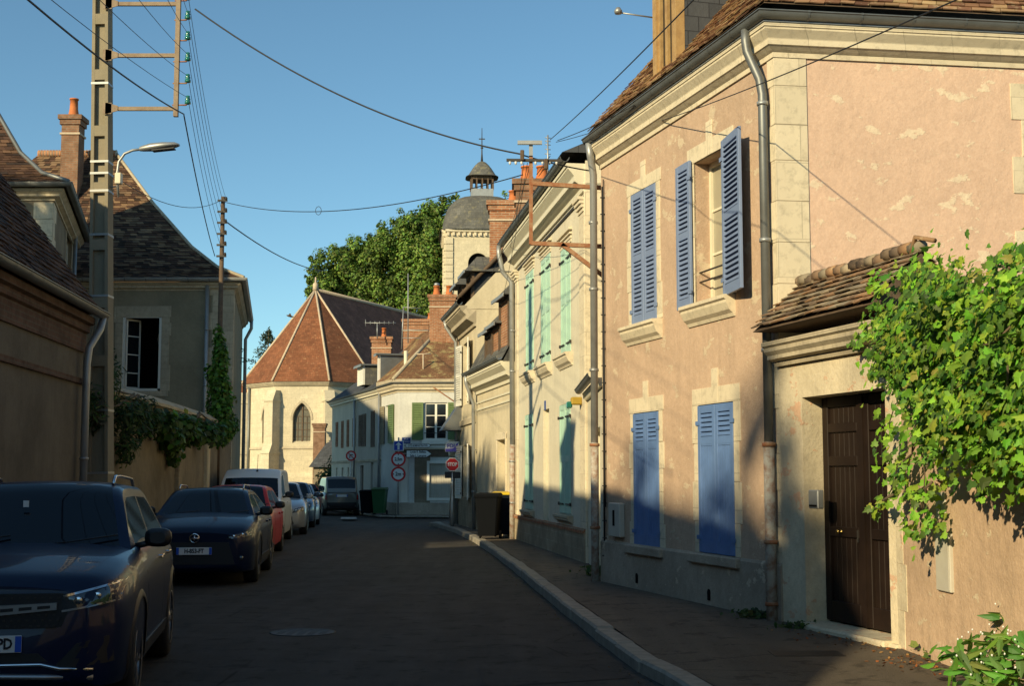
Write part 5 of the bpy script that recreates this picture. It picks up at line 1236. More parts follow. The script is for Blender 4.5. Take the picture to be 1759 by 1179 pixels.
# casement swung inwards
M = h1f.M @ Matrix.Translation((OW[0]+f, .08, 0)) @ Matrix.Rotation(R(58), 4, 'Z'); mb = MB(M); W = (OW[1]-OW[0])*.48
for a, b, c, d in ((0,.05,OW[2]+.08,OW[3]-.04),(W-.05,W,OW[2]+.08,OW[3]-.04),(0,W,OW[2]+.08,OW[2]+.13),(0,W,OW[3]-.09,OW[3]-.04)) + tuple((0,W,OW[2]+(OW[3]-OW[2])*k/4-.015,OW[2]+(OW[3]-OW[2])*k/4+.015) for k in (1,2,3)): mb.box(a,b,-.02,.02,c,d)
cs_ = mb.build('casement', MT['whitep'], gh); mb = MB(M); mb.box(.03, W-.03, -.004, .004, OW[2]+.1, OW[3]-.06); mb.build('pane', MT['glass'], cs_)
mb = MB(h1f.M); x = OW[0]+(OW[1]-OW[0])*.72; mb.lathe([(.005, OW[3]+.4), (.01, OW[3]-.3), (.09, OW[3]-.36), (.12, OW[3]-.5), (.1, OW[3]-.66), (.03, OW[3]-.7)], 12, (x, 1.2, 0)); mb.build('pendant_lamp', MT['whitebox'], gh)
# arch relief band low on the wall
mb = MB(h1f.M)
x0, zz0 = h1f.uv(262, 712); x1, _ = h1f.uv(348, 722); zc_ = zz0
for i in range(10):
    t0, t1 = i/10, (i+1)/10; za_, zb_ = zc_+.0-.35*t0**2, zc_-.35*t1**2; xa, xb = x0+(x1-x0)*t0, x0+(x1-x0)*t1
    P = [(xa,-.03,za_-.14),(xb,-.03,zb_-.14),(xb,-.03,zb_),(xa,-.03,za_),(xa,.01,za_-.14),(xb,.01,zb_-.14),(xb,.01,zb_),(xa,.01,za_)]
    mb.add(P, [(0,1,2,3),(3,2,6,7),(0,4,5,1)])
mb.build('arch_band', MT['stone2'], gh)
mb = MB(); z = .3; i = 0
while z < hz-.3:
    for f_, s0, s1 in ((h1f, h1f.L-.6-.16*(i%2), h1f.L), (h2f, 0, .5+.2*((i+1)%2))):
        mb.M = f_.M; mb.bbox(s0, s1, -.016, .02, z+.003, z+.497, .004)
    z += .5; i += 1
mb.build('quoin', MT['stone2'], gh)
cornice([H0, H1, H2], hz+.04, gh, .22, .2, 'stone2'); gutter([H0, H1, H2], hz+.14, gh, .09, .28, mat='zincl')
q = h1f.P(h1f.u(351), 0, .1); pipe([q+up*hz, q+up*.2], gh, .06, 'zincl', bands=[(z, q.x, q.y) for z in (5.8, 4.2)])
q = h2f.P(h2f.L-.4, 0, .12); pipe([q+h2f.n*.2+up*(hz+.1), q+h2f.n*.2+up*(hz-.2), q+up*(hz-.6), q], gh, .06, 'zincl')
# hipped roof with bell-cast eaves: profile (in, up)
prof = [(-.28, 0), (.5, .42), (1.3, 1.15), (2.6, 2.75), (3.9, 4.6)]
RP = [(.09,.05,.035), (.14,.08,.05), (.06,.04,.03), (.20,.13,.08), (.11,.06,.04), (.26,.16,.09)]
def hip_faces(mb, corners, z, prof, pal, edges, tw=.2, ex=.13):
    """corners: plan polygon CCW; offset inward"""
    n = len(corners)
    def inn(i, o):
        p = corners[i]; d0 = (p-corners[i-1]).normalized(); d1 = (corners[(i+1)%n]-p).normalized()
        n0, n1 = Vector((-d0.y, d0.x, 0)), Vector((-d1.y, d1.x, 0)); m = (n0+n1).normalized(); return Vector((p.x, p.y, 0)) + m*(o/m.dot(n0))
    for e in edges:
        for (o0, u0), (o1, u1) in zip(prof, prof[1:]):
            tile_plane(mb, inn(e, o0)+up*(z+u0), inn((e+1)%n, o0)+up*(z+u0), inn((e+1)%n, o1)+up*(z+u1), inn(e, o1)+up*(z+u1), tw, ex, pal)
    return inn
RC = [Vector((-19, 38, 0)), H1, H2, Vector((-19, 48, 0))]
mb = MB(); inn = hip_faces(mb, RC, hz+.14, prof, RP, (0, 1)); rf = mb.build('roof', MT['tiled'], gh, recalc=False)
mb = MB()
for e in (0, 1, 2):
    for (o0, u0), (o1, u1) in zip(prof, prof[1:]): mb.quad(inn(e, o0)+up*(hz+.11+u0), inn((e+1)%4, o0)+up*(hz+.11+u0), inn((e+1)%4, o1)+up*(hz+.11+u1), inn(e, o1)+up*(hz+.11+u1))
mb.build('roof_boarding', MT['oldwood'], gh, recalc=False)
mb = MB(); mb.tube([inn(1, o)+up*(hz+.17+u) for o, u in prof], .05, 6); mb.build('hip_ridge', MT['stone2'], rf)
RZ = hz+.14+4.6; ra, rb = inn(0, 3.9), inn(1, 3.9)
mb = MB(); k = 26
for i in range(k):
    a, b = ra.lerp(rb, i/k)+up*(RZ+.03), rb.lerp(ra, 1-(i+.86)/k)+up*(RZ+.03); mb.cur = rnd((.45,.22,.12)); mb.tube([a, b], .12, 8); mb.cur = (.6,.52,.4); mb.tube([b, ra.lerp(rb, (i+1)/k)+up*(RZ+.03)], .135, 8)
mb.build('ridge', MT['tile'], rf)
x0, x1 = at(104, 260, 40.6), at(134, 260, 40.6)
chimney(((x0.x+x1.x)/2, 40.9), x1.x-x0.x, .55, hz+1, zat(197, 40.6), '', 'brickd', ((.0,0),), parent=gh, ph=.55, pr=.15)
mb = MB(); p = at(296, 399, 44); mb.tube([at(250, 395, 44), p], .02, 5)
for i in range(9): a = at(252+i*5, 395.5+i*.4, 44); mb.tube([a+Vector((0,-.25,.0)), a+Vector((0,.25,0))], .008, 4)
mb.tube([at(272, 399, 44), at(272, 460, 43)], .02, 5); mb.build('television_aerial', MT['iron'], gh)
# ---- taller wing at far left
J1 = at(92, 330, 31); jz = at(90, 330, 31).z; J0 = Vector((-17.5, 31, .1)); J1 = Vector((J1.x, 31, .1)); J2 = Vector((at(130, 400, 38).x, 38.0, .1))
j1, j2 = Fac(J0, J1), Fac(J1, J2)
wg = thing('town_house', (-14, 34, .1), 'tall house wing with pale quoins and a flared dark roof at the far left', 'house')
JW = j2.rect(100, 374, 112, 448)
JW = (j2.u(101), j2.u(111), j2.uv(106, 448)[1], j2.uv(106, 374)[1])
walls([J0, J1, J2, Vector((-17.5, 38, .1))], 0, jz, MT['greyw2'], wg, {1: [JW]}, .15)
mb = MB(j2.M); mb.box(JW[0]-.02, JW[1]+.02, .24, .26, JW[2]-.02, JW[3]+.02); mb.build('room_lining', MT['dark'], wg)
window(j2, JW, wg, None, 2, 3, .1); surround(j2, JW, wg, .16, .2, key=False, mat='stone2', bottom=True)
mb = MB(); z = 2; i = 0
while z < jz-.3:
    for f_, s0, s1 in ((j1, j1.L-.45-.3*(i%2), j1.L), (j2, 0, .45+.3*((i+1)%2))): mb.M = f_.M; mb.bbox(s0, s1, -.02, .02, z+.004, z+.4, .006)
    z += .404; i += 1
mb.build('quoin', MT['stone'], wg)
cornice([J0, J1, J2], jz+.04, wg, .25, .25, 'stone2'); gutter([J0, J1, J2], jz+.14, wg, .09, .36)
q = j2.P(j2.L-1.6, 0, .12); pipe([q+up*jz, q+up*.3], wg, .05, 'zincl')
pj = [(-.36, 0), (.3, .35), (.9, 1.0), (1.7, 2.4), (2.6, 4.4), (3.3, 6.2)]
RC2 = [J0, J1, J2, Vector((-17.5, 38, 0))]
mb = MB(); inn2 = hip_faces(mb, RC2, jz+.14, pj, DP, (0, 1, 2)); rf = mb.build('roof', MT['tiled'], wg, recalc=False)
mb = MB(); mb.tube([inn2(1, o)+up*(jz+.18+u) for o, u in pj], .055, 6); mb.build('hip_ridge', MT['zinc'], rf)
mb = MB()
for e in (0, 1, 2, 3):
    for (o0, u0), (o1, u1) in zip(pj, pj[1:]): mb.quad(inn2(e, o0)+up*(jz+.11+u0), inn2((e+1)%4, o0)+up*(jz+.11+u0), inn2((e+1)%4, o1)+up*(jz+.11+u1), inn2(e, o1)+up*(jz+.11+u1))
mb.build('roof_boarding', MT['oldwood'], wg, recalc=False)
# ---- garden wall between
gA = Vector((LP1.x-.25, LP1.y, .1)); gB = Vector((-7.0, 27, .1)); gC = Vector((H1.x+.02, 37.9, .1))
gl = thing('garden_wall', (gB.x, gB.y, .1), 'grey garden wall with ivy along its top behind the parked cars', 'wall')
gzt = lambda p: 3.1
for a, b in ((gA, gB), (gB, gC)):
    f = Fac(a, b); mb = MB(); wall_face(mb, f, 0, 3.05); mb.M = f.M; mb.quad((0,.35,0),(f.L,.35,0),(f.L,.35,3.05),(0,.35,3.05)); mb.build('wall_body', MT['greyw2'], gl, recalc=False)
mb = MB(); mb.sweep([gA, gB, gC], [(.06, 3.02), (.06, 3.08), (-.15, 3.22), (-.42, 3.08), (-.42, 3.02)]); mb.build('coping', MT['stone2'], gl)
mb = MB(); f = Fac(gB, gC)
for px in (303, 352): s = f.u(px); mb.M = f.M; mb.bbox(s-.2, s+.2, -.1, .02, 0, 3.0, .02); mb.build('pier', MT['rubble'] if px < 310 else MT['doorstone'], gl); mb = MB()

# ---- unseen houses added to throw the shade and dim the car reflections
def shade_house(x0, x1, y0, y1, ez_, rzz, label, wall='greyw', roof='mossroof'):
    h = thing('town_house', ((x0+x1)/2, (y0+y1)/2, 0), label, 'house'); xm = (x0+x1)/2
    f = Fac((x1, y0), (x1, y1)); ops = []
    n = max(1, int((y1-y0)/3)); 
    for i in range(n):
        s = (i+.5)*(y1-y0)/n
        for z in ((1.0, 2.9), (4.0, 5.6)):
            if z[1] < ez_-.3: ops.append((s-.5, s+.5, z[0], z[1]))
    walls([(x0,y0),(x1,y0),(x1,y1),(x0,y1)], 0, ez_, MT[wall], h, {1: ops}, .2)
    for r in ops: window(f, r, h, None, 2, 3, .1)
    mb = MB(); roof_quad(mb, Vector((x1+.3,y0-.2,ez_)), Vector((x1+.3,y1+.2,ez_)), Vector((xm,y1+.2,rzz)), Vector((xm,y0-.2,rzz))); roof_quad(mb, Vector((x0-.3,y1+.2,ez_)), Vector((x0-.3,y0-.2,ez_)), Vector((xm,y0-.2,rzz)), Vector((xm,y1+.2,rzz)))
    mb.add([(x1,y0,ez_),(xm,y0,rzz),(x0,y0,ez_),(x1,y1,ez_),(xm,y1,rzz),(x0,y1,ez_)], [(0,1,2),(3,4,5)]); mb.build('roof', MT[roof], h, recalc=False)
    mb = MB(f.M); mb.bbox(-.05, f.L+.05, -.1, .02, ez_-.3, ez_-.02, .01); mb.build('cornice', MT['stone2'], h)
    return h
shade_house(-15, -5.6, -13.5, -2.5, 5.0, 7.6, 'unseen rendered two-storey house added for shade outside the frame on the left, behind the photographer')
shade_house(-20, -9.5, -27, -15, 5.8, 9.0, 'unseen rendered house with a ridge roof, added to block light, further behind the photographer', 'greyw2')
shade_house(-27, -16.8, 41, 62, 8.8, 14.6, 'large unseen house added for shade behind the grey house on the left')
shade_house(5.5, 14, -9, 1, 5.6, 9.0, 'unseen rendered house added to block skylight outside the frame on the right, behind the photographer', 'greyw2')
shade_house(5.0, 14, -24, -9.5, 6.2, 9.8, 'long unseen rendered house added to block skylight outside the frame on the right, further behind the photographer', 'greyw')
shade_house(-17, -5.8, -46, -28, 6.0, 9.0, 'unseen rendered house added to block skylight outside the frame far behind the photographer on the left', 'greyw')
shade_house(-5, 12, -62, -50, 7.5, 11.5, 'unseen house added to block skylight, closing the street far behind the photographer', 'greyw2')
chimney((-8.1, 13.4), .75, .6, 5, 8.3, '', 'brickd', ((0,0),), parent=barn, ph=.3)
# ---- concrete pole with bracket frame, lamp
PY = 21.0; pb = at(177, 835, PY); PX = pb.x
pole = thing('utility_pole', (PX, PY, .1), 'tall ladder-sided concrete utility pole with steel cross arms beside the parked cars', 'pole')
w0, w1 = .168, .12; Hh = 10.4
LEAN = Matrix.Translation((PX, PY, 0)) @ Matrix.Rotation(-R(1.5), 4, 'Y')
mb = MB(LEAN)
def wz(z): return w0 + (w1-w0)*z/Hh
def pbox(sx, zz0, zz1, inner=False, ya=-1, yb=1):
    pass
for s in (-1, 1):   # two flanges
    P = []
    for z in (.1, Hh):
        w = wz(z); xs = sorted((s*w, s*(w-.05))); P += [(xs[0], -w, z), (xs[1], -w, z), (xs[1], w, z), (xs[0], w, z)]
    mb.add(P, [(0,3,2,1),(4,5,6,7),(0,1,5,4),(1,2,6,5),(2,3,7,6),(3,0,4,7)])
P = []
for z in (.1, Hh): w = wz(z); P += [(-w+.04, -w+.07, z), (w-.04, -w+.07, z), (w-.04, w-.07, z), (-w+.04, w-.07, z)]
mb.add(P, [(0,3,2,1),(4,5,6,7),(0,1,5,4),(1,2,6,5),(2,3,7,6),(3,0,4,7)])
z = .6
while z < Hh-.2:
    w = wz(z); mb.box(-w+.045, w-.045, -w+.002, w-.002, z, z+.17); z += .92
mb.build('pole_shaft', MT['concrete'], pole)
for py in (148, 282, 302, 332, 407, 512, 708, 815):
    mb = MB(LEAN); z = zat(py, PY); w = wz(z)+.006; mb.box(-w, w, -w, w, z, z+.035); mb.build('steel_band', MT['zincl'], pole)
ax = at(309, 100, PY).x - .0
for py in (12, 100, 191):
    z = zat(py, PY); PXa = PX - (z-.1)*sin(R(1.5)); mb = MB(); mb.box(PXa+.1, ax, PY-.17, PY-.12, z-.03, z+.03); mb.prism([(PXa+.1, z-.1), (PXa+.3, z-.04), (PXa+.3, z+.04), (PXa+.1, z+.1)], PY-.18, PY-.165)
    mb.box(PXa+.06, PXa+.2, PY-.18, PY-.17, z-.09, z+.09); mb.build('cross_arm', plain('primed_steel', (.30,.23,.16), .8, .1, .6, 9, (.18,.12,.08)) if 'primed_steel' not in bpy.data.materials else bpy.data.materials['primed_steel'], pole)
z0, z1 = zat(205, PY), zat(-30, PY)
mb = MB(); mb.box(ax-.035, ax+.035, PY-.2, PY-.13, z0, z1); mb.build('upright', bpy.data.materials['primed_steel'], pole)
INS = []
for py in (0, 33, 68, 104, 141, 178):
    z = zat(py, PY); xx = at(327, py, PY).x
    mb = MB(); mb.tube([(ax-.06, PY-.17, z-.07), (xx-.02, PY-.17, z-.07), (xx, PY-.17, z-.03)], .012, 6); hk = mb.build('insulator_hook', MT['rust'], pole)
    mb = MB(); mb.lathe([(.02, z-.06), (.05, z-.05), (.045, z-.01), (.03, z+.0), (.045, z+.02), (.03, z+.05), (.035, z+.075), (.01, z+.085)], 12, (xx, PY-.17, 0)); mb.build('glass_insulator', MT['glassgreen'], hk); INS.append(Vector((xx, PY-.17, z)))
# street lamp on the pole
lmp = thing('street_lamp', (PX+.2, PY, zat(300, PY)), 'grey street lamp on a curved arm clamped to the concrete pole', 'street lamp')
c = [at(203, 335, PY), at(201, 300, PY), at(204, 278, PY), at(214, 264, PY), at(228, 258, PY), at(246, 256, PY)]
mb = MB(); mb.tube(c, .022, 10); mb.build('lamp_arm', MT['zincl'], lmp)
a, b = at(240, 256, PY), at(308, 249, PY); dv = (b-a); L = dv.length; M = Matrix.Translation(a) @ Matrix.Rotation(-atan2(dv.z, dv.x), 4, 'Y')
mb = MB(M); G = []
for t, wd, tp, bt in ((0, .035, .035, -.035), (.08, .06, .05, -.045), (.3, .1, .075, -.055), (.6, .12, .07, -.05), (.9, .1, .05, -.03), (1, .05, .02, -.015)):
    G.append([(L*t, wd*cos(k*pi/6), (tp if sin(k*pi/6) > 0 else -bt)*sin(k*pi/6)) for k in range(12)])
mb.grid(G, wrap=True); mb.add(G[-1], [tuple(range(12))]); mb.add(G[0], [tuple(range(12))]); hd = mb.build('lamp_head', MT['zincl'], lmp)
mb = MB(M); mb.box(L*.32, L*.88, -.075, .075, -.062, -.045); mb.build('lamp_glass', MT['black'], hd)
mb = MB(); p = at(204, 307, PY); mb.bbox(p.x-.05, p.x+.05, PY-.06, PY+.06, p.z-.09, p.z+.09, .012); mb.build('fuse_box', MT['creamp'], lmp)
mb = MB(); mb.tube([(PX-.1, PY, p.z-.15), (p.x+.0, PY, p.z-.12), (p.x, PY, p.z-.3)], .014, 6); mb.build('bracket', MT['zincl'], lmp)
# wooden pole, lower
WY = 35.2; wp = at(372, 800, WY)
wpole = thing('utility_pole', (wp.x, WY, .1), 'thin dark wooden telephone pole wrapped in green creeper', 'pole')
mb = MB(); tz_ = zat(338, WY); mb.tube([(wp.x, WY, .1), (wp.x+.02, WY, tz_)], [.085, .055], 10); mb.build('pole_shaft', MT['oldwood'], wpole)
for i in range(6): mb = MB(); z = tz_-.15-.3*i; mb.box(wp.x-.1, wp.x+.16, WY-.13, WY-.09, z, z+.05); mb.lathe([(.03, z+.03), (.035, z+.08), (.02, z+.12)], 8, (wp.x+.13, WY-.12, 0)); mb.build('wire_clamp', MT['iron'], wpole)
# ---- rusty bracket frame on the right
RY = C0.y+.1
fr = thing('wire_bracket', (C0.x, RY, 4), 'rusty steel telephone bracket frame fixed between the cream and pink houses', 'wire bracket')
def bar(p0, p1, r=.03, name='frame_bar', mat='rust'):
    mb = MB(); a, b = Vector(p0), Vector(p1); d = (b-a).normalized(); q = Vector((0,1,0)); s = d.cross(q).normalized()
    P = [e + s*i*r + q*j*r for e in (a, b) for i, j in ((-1,-1),(1,-1),(1,1),(-1,1))]
    mb.add(P, [(0,3,2,1),(4,5,6,7),(0,1,5,4),(1,2,6,5),(2,3,7,6),(3,0,4,7)]); return mb.build(name, MT[mat], fr)
T1, T2, T3, T4 = at(912, 315, RY), at(1040, 323, RY), at(912, 418, RY), at(1045, 424, RY)
bar(T1, T2); bar(T3, T4); bar(at(965, 420, RY), at(1045, 481, RY)); bar(at(912, 420, RY), at(912, 268, RY), .028); bar(at(912, 270, RY), at(912, 243, RY), .028, mat='zincl')
bar(at(870, 275, RY-.05), at(965, 276, RY-.05), .02, 'cross_bar', 'iron'); bar(at(889, 245, RY-.05), at(931, 245, RY-.05), .028, 'cross_bar', 'zincl')
for px in (876, 886, 896, 920, 932, 944, 956): mb = MB(); p = at(px, 277, RY-.05); mb.lathe([(.012, -.05), (.02, -.02), (.018, .0)], 8, p); mb.build('insulator', MT['signw'], fr)
for px, py in ((897, 268), (938, 283)): mb = MB(); p = at(px, py, RY-.08); mb.bbox(p.x-.03, p.x+.03, p.y-.03, p.y+.03, p.z-.07, p.z+.09, .01); mb.build('terminal_box', MT['oldwood'], fr)
# aerial mast on the chimney behind
am = thing('aerial_mast', at(941, 300, 34), 'slim aerial mast with a small array standing on the brick chimney', 'aerial')
mb = MB(); mb.tube([at(941, 312, 34), at(941, 232, 34)], .02, 6); 
for py in (236, 242, 248, 256, 264): mb.tube([at(936, py, 34), at(946, py+1, 34)], .012, 5)
mb.build('mast', MT['zincl'], am)
mb = MB(); mb.tube([at(922, 300, 34), at(945, 268, 34)], .012, 5); mb.build('stay', MT['iron'], am)
# aerials over the far roofs
a1 = thing('aerial_mast', at(700, 560, 66), 'tall thin aerial mast behind the far chimneys in front of the trees', 'aerial')
mb = MB(); mb.tube([at(701, 590, 66), at(701, 470, 66)], .03, 5); mb.tube([at(690, 600, 66), at(693, 527, 66)], .03, 5); mb.tube([at(693, 528, 66), at(722, 530, 66)], .02, 5); mb.tube([at(690, 567, 66), at(735, 567, 66)], .02, 5); mb.tube([at(690, 581, 66), at(735, 581, 66)], .02, 5); mb.build('mast', MT['zincl'], a1)
a2 = thing('aerial_mast', at(648, 560, 69), 'television aerial on a short mast above the orange chimney', 'aerial')
mb = MB(); mb.tube([at(648, 582, 69), at(648, 556, 69)], .03, 5); mb.tube([at(627, 555, 69), at(680, 555, 69)], .025, 5)
for i in range(7): mb.tube([at(628+i*8, 552 if i else 549, 69), at(628+i*8, 558 if i else 561, 69)], .018, 4)
mb.build('aerial', MT['zincl'], a2)
# ---- overhead cables
def cable(p, q, label, sag=.3, r=.009, n=14, mat='wire', grp=None):
    pts = []
    for i in range(n+1):
        t = i/n; v = p.lerp(q, t); v.z -= sag*4*t*(1-t); pts.append(v)
    mb = MB(); mb.tube(pts, r, 5, cap=False); return tag(mb.build('overhead_cable', MT[mat], loc=p), label, 'cable', grp)
TOPI = at(335, 15, PY-.2)
cable(TOPI, at(897, 265, RY), 'thick black twisted cable hanging from the concrete pole to the rusty bracket', .35, .013, 24)
cable(at(897, 266, RY), at(1012, 293, C0.y+1.5), 'short black cable from the rusty bracket to the cream house gable', .02, .012)
cable(at(-120, -150, 9), at(316, 196, PY-.17), 'thick dark cable descending from upper left to the lowest cross arm', .12, .011)
cable(at(316, 198, PY-.17), at(369, 440, WY-.05), 'dark cable dropping from the lowest cross arm to the wooden pole', .15, .011)
ORD = ('topmost', 'second', 'third', 'fourth', 'fifth', 'lowest')
for i, (x0, x1) in enumerate(((85, 309), (155, 322), (215, 326), (265, 327), (300, 328))):
    q = INS[min(5, 5-i)]; cable(at(x0-(x1-x0)*.9, -170, 8+i*.5), q + Vector((0,0,.05)), 'thin line from the upper left to the %s green insulator' % ORD[5-i], .08, .004, 10, grp='thin lines above the left roofs')
for i in range(6): cable(INS[i]+Vector((0,0,.05)), Vector((wp.x+.13, WY-.12, tz_-.1-.3*i)), 'thin line from the %s green insulator down to the wooden pole' % ORD[i], .35, .0045, 12, grp='thin lines down to the wooden pole')
cable(at(207, 310, PY), at(378, 345, WY), 'slack black cable from the lamp bracket to the wooden pole top', .3, .007)
cable(at(378, 345, WY), at(898, 300, RY), 'long slack cable from the wooden pole across the sky to the rusty bracket', .42, .009, 30)
mb = MB(); p = at(547, 362, 27.6); mb.tube([p+Vector((.06*cos(t), 0, .09*sin(t))) for t in [i*pi/6 for i in range(13)]], .006, 5, cap=False); tag(mb.build('cable_loop', MT['wire'], loc=p), 'small ring of spare wire hanging from the long slack cable', 'wire loop')
cable(at(382, 376, WY), at(560, 466, 60), 'dark cable from the wooden pole running down towards the trees', .3, .018)
cable(at(945, 240, RY+.2), at(1420, -240, 6), 'thin cable rising from the rusty bracket past the dormer', .05, .006)
cable(at(958, 241, RY+.2), at(1090, 180, 17.5), 'thin cable from the rusty bracket to the eaves of the pink house', .03, .006)
cable(at(955, 244, RY+.2), at(1065, 210, 19), 'second thin cable from the rusty bracket to the pink house gutter', .02, .005)
cable(at(1134, 208, 17.3), at(2000, -165, 6), 'thin cable crossing the pink wall from the eaves to the upper right', .06, .006)
for k, (x, y) in enumerate(((875, 430), (862, 520), (845, 470))): cable(at(900+6*k, 280, RY), at(x, y, 33+k), 'thin service line from the rusty bracket, %s of the three' % ('leftmost', 'middle', 'rightmost')[(1,0,2)[k]], .15, .005, 8, grp='service lines to the low house')
# ================================================================ CARS
def lerpt(T_, u):
    if u <= T_[0][0]: return T_[0][1]
    for (a, x), (b, y) in zip(T_, T_[1:]):
        if u <= b:
            t = (u-a)/(b-a); return x + (y-x)*t
    return T_[-1][1]
def smoothT(T_, u, h=.07): return (lerpt(T_, u-h) + 2*lerpt(T_, u) + lerpt(T_, u+h))/4
def section(S, u):
    w = smoothT(S['w'], u); zt = smoothT(S['top'], u, .05); zb = smoothT(S['bot'], u, .04); h = zt-zb; cr = S.get('crown', .035) * min(1, w/.6); sh = S.get('shoulder', .05)
    return [(w*.0, zb), (w*.8, zb), (w*.945, zb+.03), (w*.972, zb+.12*h), (w*.985, zb+.3*h), (w, zb+.55*h), (w*.993, zb+.72*h), (w*.978, zb+.84*h), (w*.94, zb+.93*h), (w*.87, zt-.005), (w*.76, zt+cr*.45), (w*.5, zt+cr*.8), (w*.25, zt+cr*.95), (0, zt+cr)]
def half_at(S, u, z):
    s = section(S, u)
    if z <= s[2][1] : return s[2][0] if z >= s[0][1]-.02 else -1
    for (x0, z0), (x1, z1) in zip(s[2:], s[3:]):
        if z0 <= z <= z1: return x0+(x1-x0)*(z-z0)/max(1e-6, z1-z0)
    return -1
def front_u(S, x, z, rear=False):
    n = 90
    for i in range(n):
        u = i*.012; uu = S['L']-u if rear else u
        if half_at(S, uu, z) >= abs(x): return uu
    return S['L']-1.08 if rear else 1.08
def body_stations(S):
    L = S['L']; us = [0, .015, .04, .08, .13, .19, .26, .34, .43, .53]; u = .65
    while u < L-.65: us.append(u); u += .12
    return us + [L-x for x in (.53, .43, .34, .26, .19, .13, .08, .04, .015, 0)]
def patch(S, quad, name, mat, parent, off=.01, nx=10, nz=5, side=False, rear=False, thick=.03, mirror=False, M=None):
    """quad: 4 corners (x,z) (or (u,z) on a side) projected on to the body"""
    mb = MB(); sg = -1 if mirror else 1; G = []; G2 = []
    for j in range(nz+1):
        r1 = []; r2 = []
        for i in range(nx+1):
            a, b = i/nx, j/nz
            x = (quad[0][0]*(1-a)+quad[1][0]*a)*(1-b) + (quad[3][0]*(1-a)+quad[2][0]*a)*b
            z = (quad[0][1]*(1-a)+quad[1][1]*a)*(1-b) + (quad[3][1]*(1-a)+quad[2][1]*a)*b
            if side:
                h = half_at(S, x, z); r1.append((sg*(h+off), x, z)); r2.append((sg*(h-thick), x, z))
            else:
                u = front_u(S, x, z, rear); o = off if not rear else -off; k = thick if not rear else -thick
                r1.append((sg*x, u-o, z)); r2.append((sg*x, u+k, z))
        G.append(r1); G2.append(r2)
    mb.grid(G); 
    rim = [(0,i) for i in range(nx+1)] + [(j,nx) for j in range(1,nz+1)] + [(nz,i) for i in range(nx-1,-1,-1)] + [(j,0) for j in range(nz-1,-1,-1)]
    for (a, b), (c, d) in zip(rim, rim[1:]): mb.quad(G[a][b], G[c][d], G2[c][d], G2[a][b])
    return mb.build(name, mat, parent, local=True, recalc=True)
def make_car(S, loc, rz, label, paint, cat='car', extras=None, glass=True):
    root = thing('parked_car', loc, label, cat, 'cars parked along the left kerb' if cat != 'suv' else None, rz)
    L = S['L']; us = body_stations(S); mb = MB(); G = []
    for u in us:
        s = section(S, u); G.append([(x, u, z) for x, z in s] + [(-x, u, z) for x, z in s[::-1][1:-1]])
    mb.grid(G, wrap=True); mb.add(G[0], [tuple(range(len(G[0])))]); mb.add(G[-1], [tuple(range(len(G[0])))])
    body = mb.build('body', MT[paint], root, local=True)
    wr, fo, wb = S['wr'], S['fo'], S['wb']
    cut = MB()
    for yy in (fo, fo+wb):
        for s in (-1, 1):
            cut.lathe([(wr+.055, 0), (wr+.055, .34)], 32, (s*(S['W']/2+.04) - (.34 if s > 0 else 0), yy, wr+.01), 'x')
    co = cut.build('cutter', MT['black'], None)
    md = body.modifiers.new('b', 'BOOLEAN'); md.object = co; md.operation = 'DIFFERENCE'; md.solver = 'EXACT'
    bpy.context.view_layer.update()
    me = bpy.data.meshes.new_from_object(body.evaluated_get(bpy.context.evaluated_depsgraph_get()))
    co.matrix_world = Matrix.Identity(4)
    if len(me.polygons) > 50: old = body.data; body.modifiers.clear(); body.data = me
    bpy.data.objects.remove(co)
    body.data.polygons.foreach_set('use_smooth', [True]*len(body.data.polygons)); body.data.set_sharp_from_angle(angle=R(32))
    while len(body.data.materials) > 1: body.data.materials.pop()
    # greenhouse
    gu = S['gu']; rl = S['roof']; wbt, wrf = S['gwb'], S['gwr']; n = 40
    ust = sorted(set([gu[0] + (gu[3]-gu[0])*i/n for i in range(n+1)] + [gu[1], gu[2]]))
    def gsec(u):
        zt = smoothT(rl, u, .06); zb = lerpt(S['top'], u)-.03; zt = max(zt, zb+.002); w0 = min(wbt, lerpt(S['w'], u)*.93); k = min(1, (zt-zb)/(S['H']-zb+.001)); w1 = w0 + (wrf-w0)*k
        z1 = zb + (zt-zb)*.93
        pts = [(w0, zb)] + [(w0+(w1-w0)*t, zb+(z1-zb)*t) for t in (.14, .5, .86)] + [(w1, z1), (w1-.03, zt-.012*k), (w1-.08, zt), (w1*.72, zt+.016*k), (w1*.36, zt+.028*k), (0, zt+.032*k)]
        return pts
    secs = [gsec(u) for u in ust]
    P = {k: MB() for k in ('windscreen', 'rear_window', 'sl', 'sr', 'roof')}
    bp = S.get('pillars', ())
    for i in range(len(ust)-1):
        u0, u1 = ust[i], ust[i+1]; um = (u0+u1)/2; a, b = secs[i], secs[i+1]
        for s in (1, -1):
            for j in range(9):
                q = [(s*a[j][0], u0, a[j][1]), (s*b[j][0], u1, b[j][1]), (s*b[j+1][0], u1, b[j+1][1]), (s*a[j+1][0], u0, a[j+1][1])]
                key = 'roof'
                if j in (1, 2) and gu[0]+.34 < um < S['sw'] and not any(p-.045 < um < p+.045 for p in bp): key = 'sl' if s < 0 else 'sr'
                if j >= 6 and um < gu[1]-.03 and um > gu[0]+.02: key = 'windscreen'
                if j >= 6 and um > gu[2]+.04 and um < gu[3]-.05 and S.get('rw', True): key = 'rear_window'
                off = .004 if key == 'roof' else 0
                P[key].add(q, [(0,1,2,3)], smooth=True)
    def weld(o, ang=30):
        bm = bmesh.new(); bm.from_mesh(o.data); bmesh.ops.remove_doubles(bm, verts=bm.verts, dist=.0008); bmesh.ops.recalc_face_normals(bm, faces=bm.faces); bm.to_mesh(o.data); bm.free(); o.data.set_sharp_from_angle(angle=R(ang))
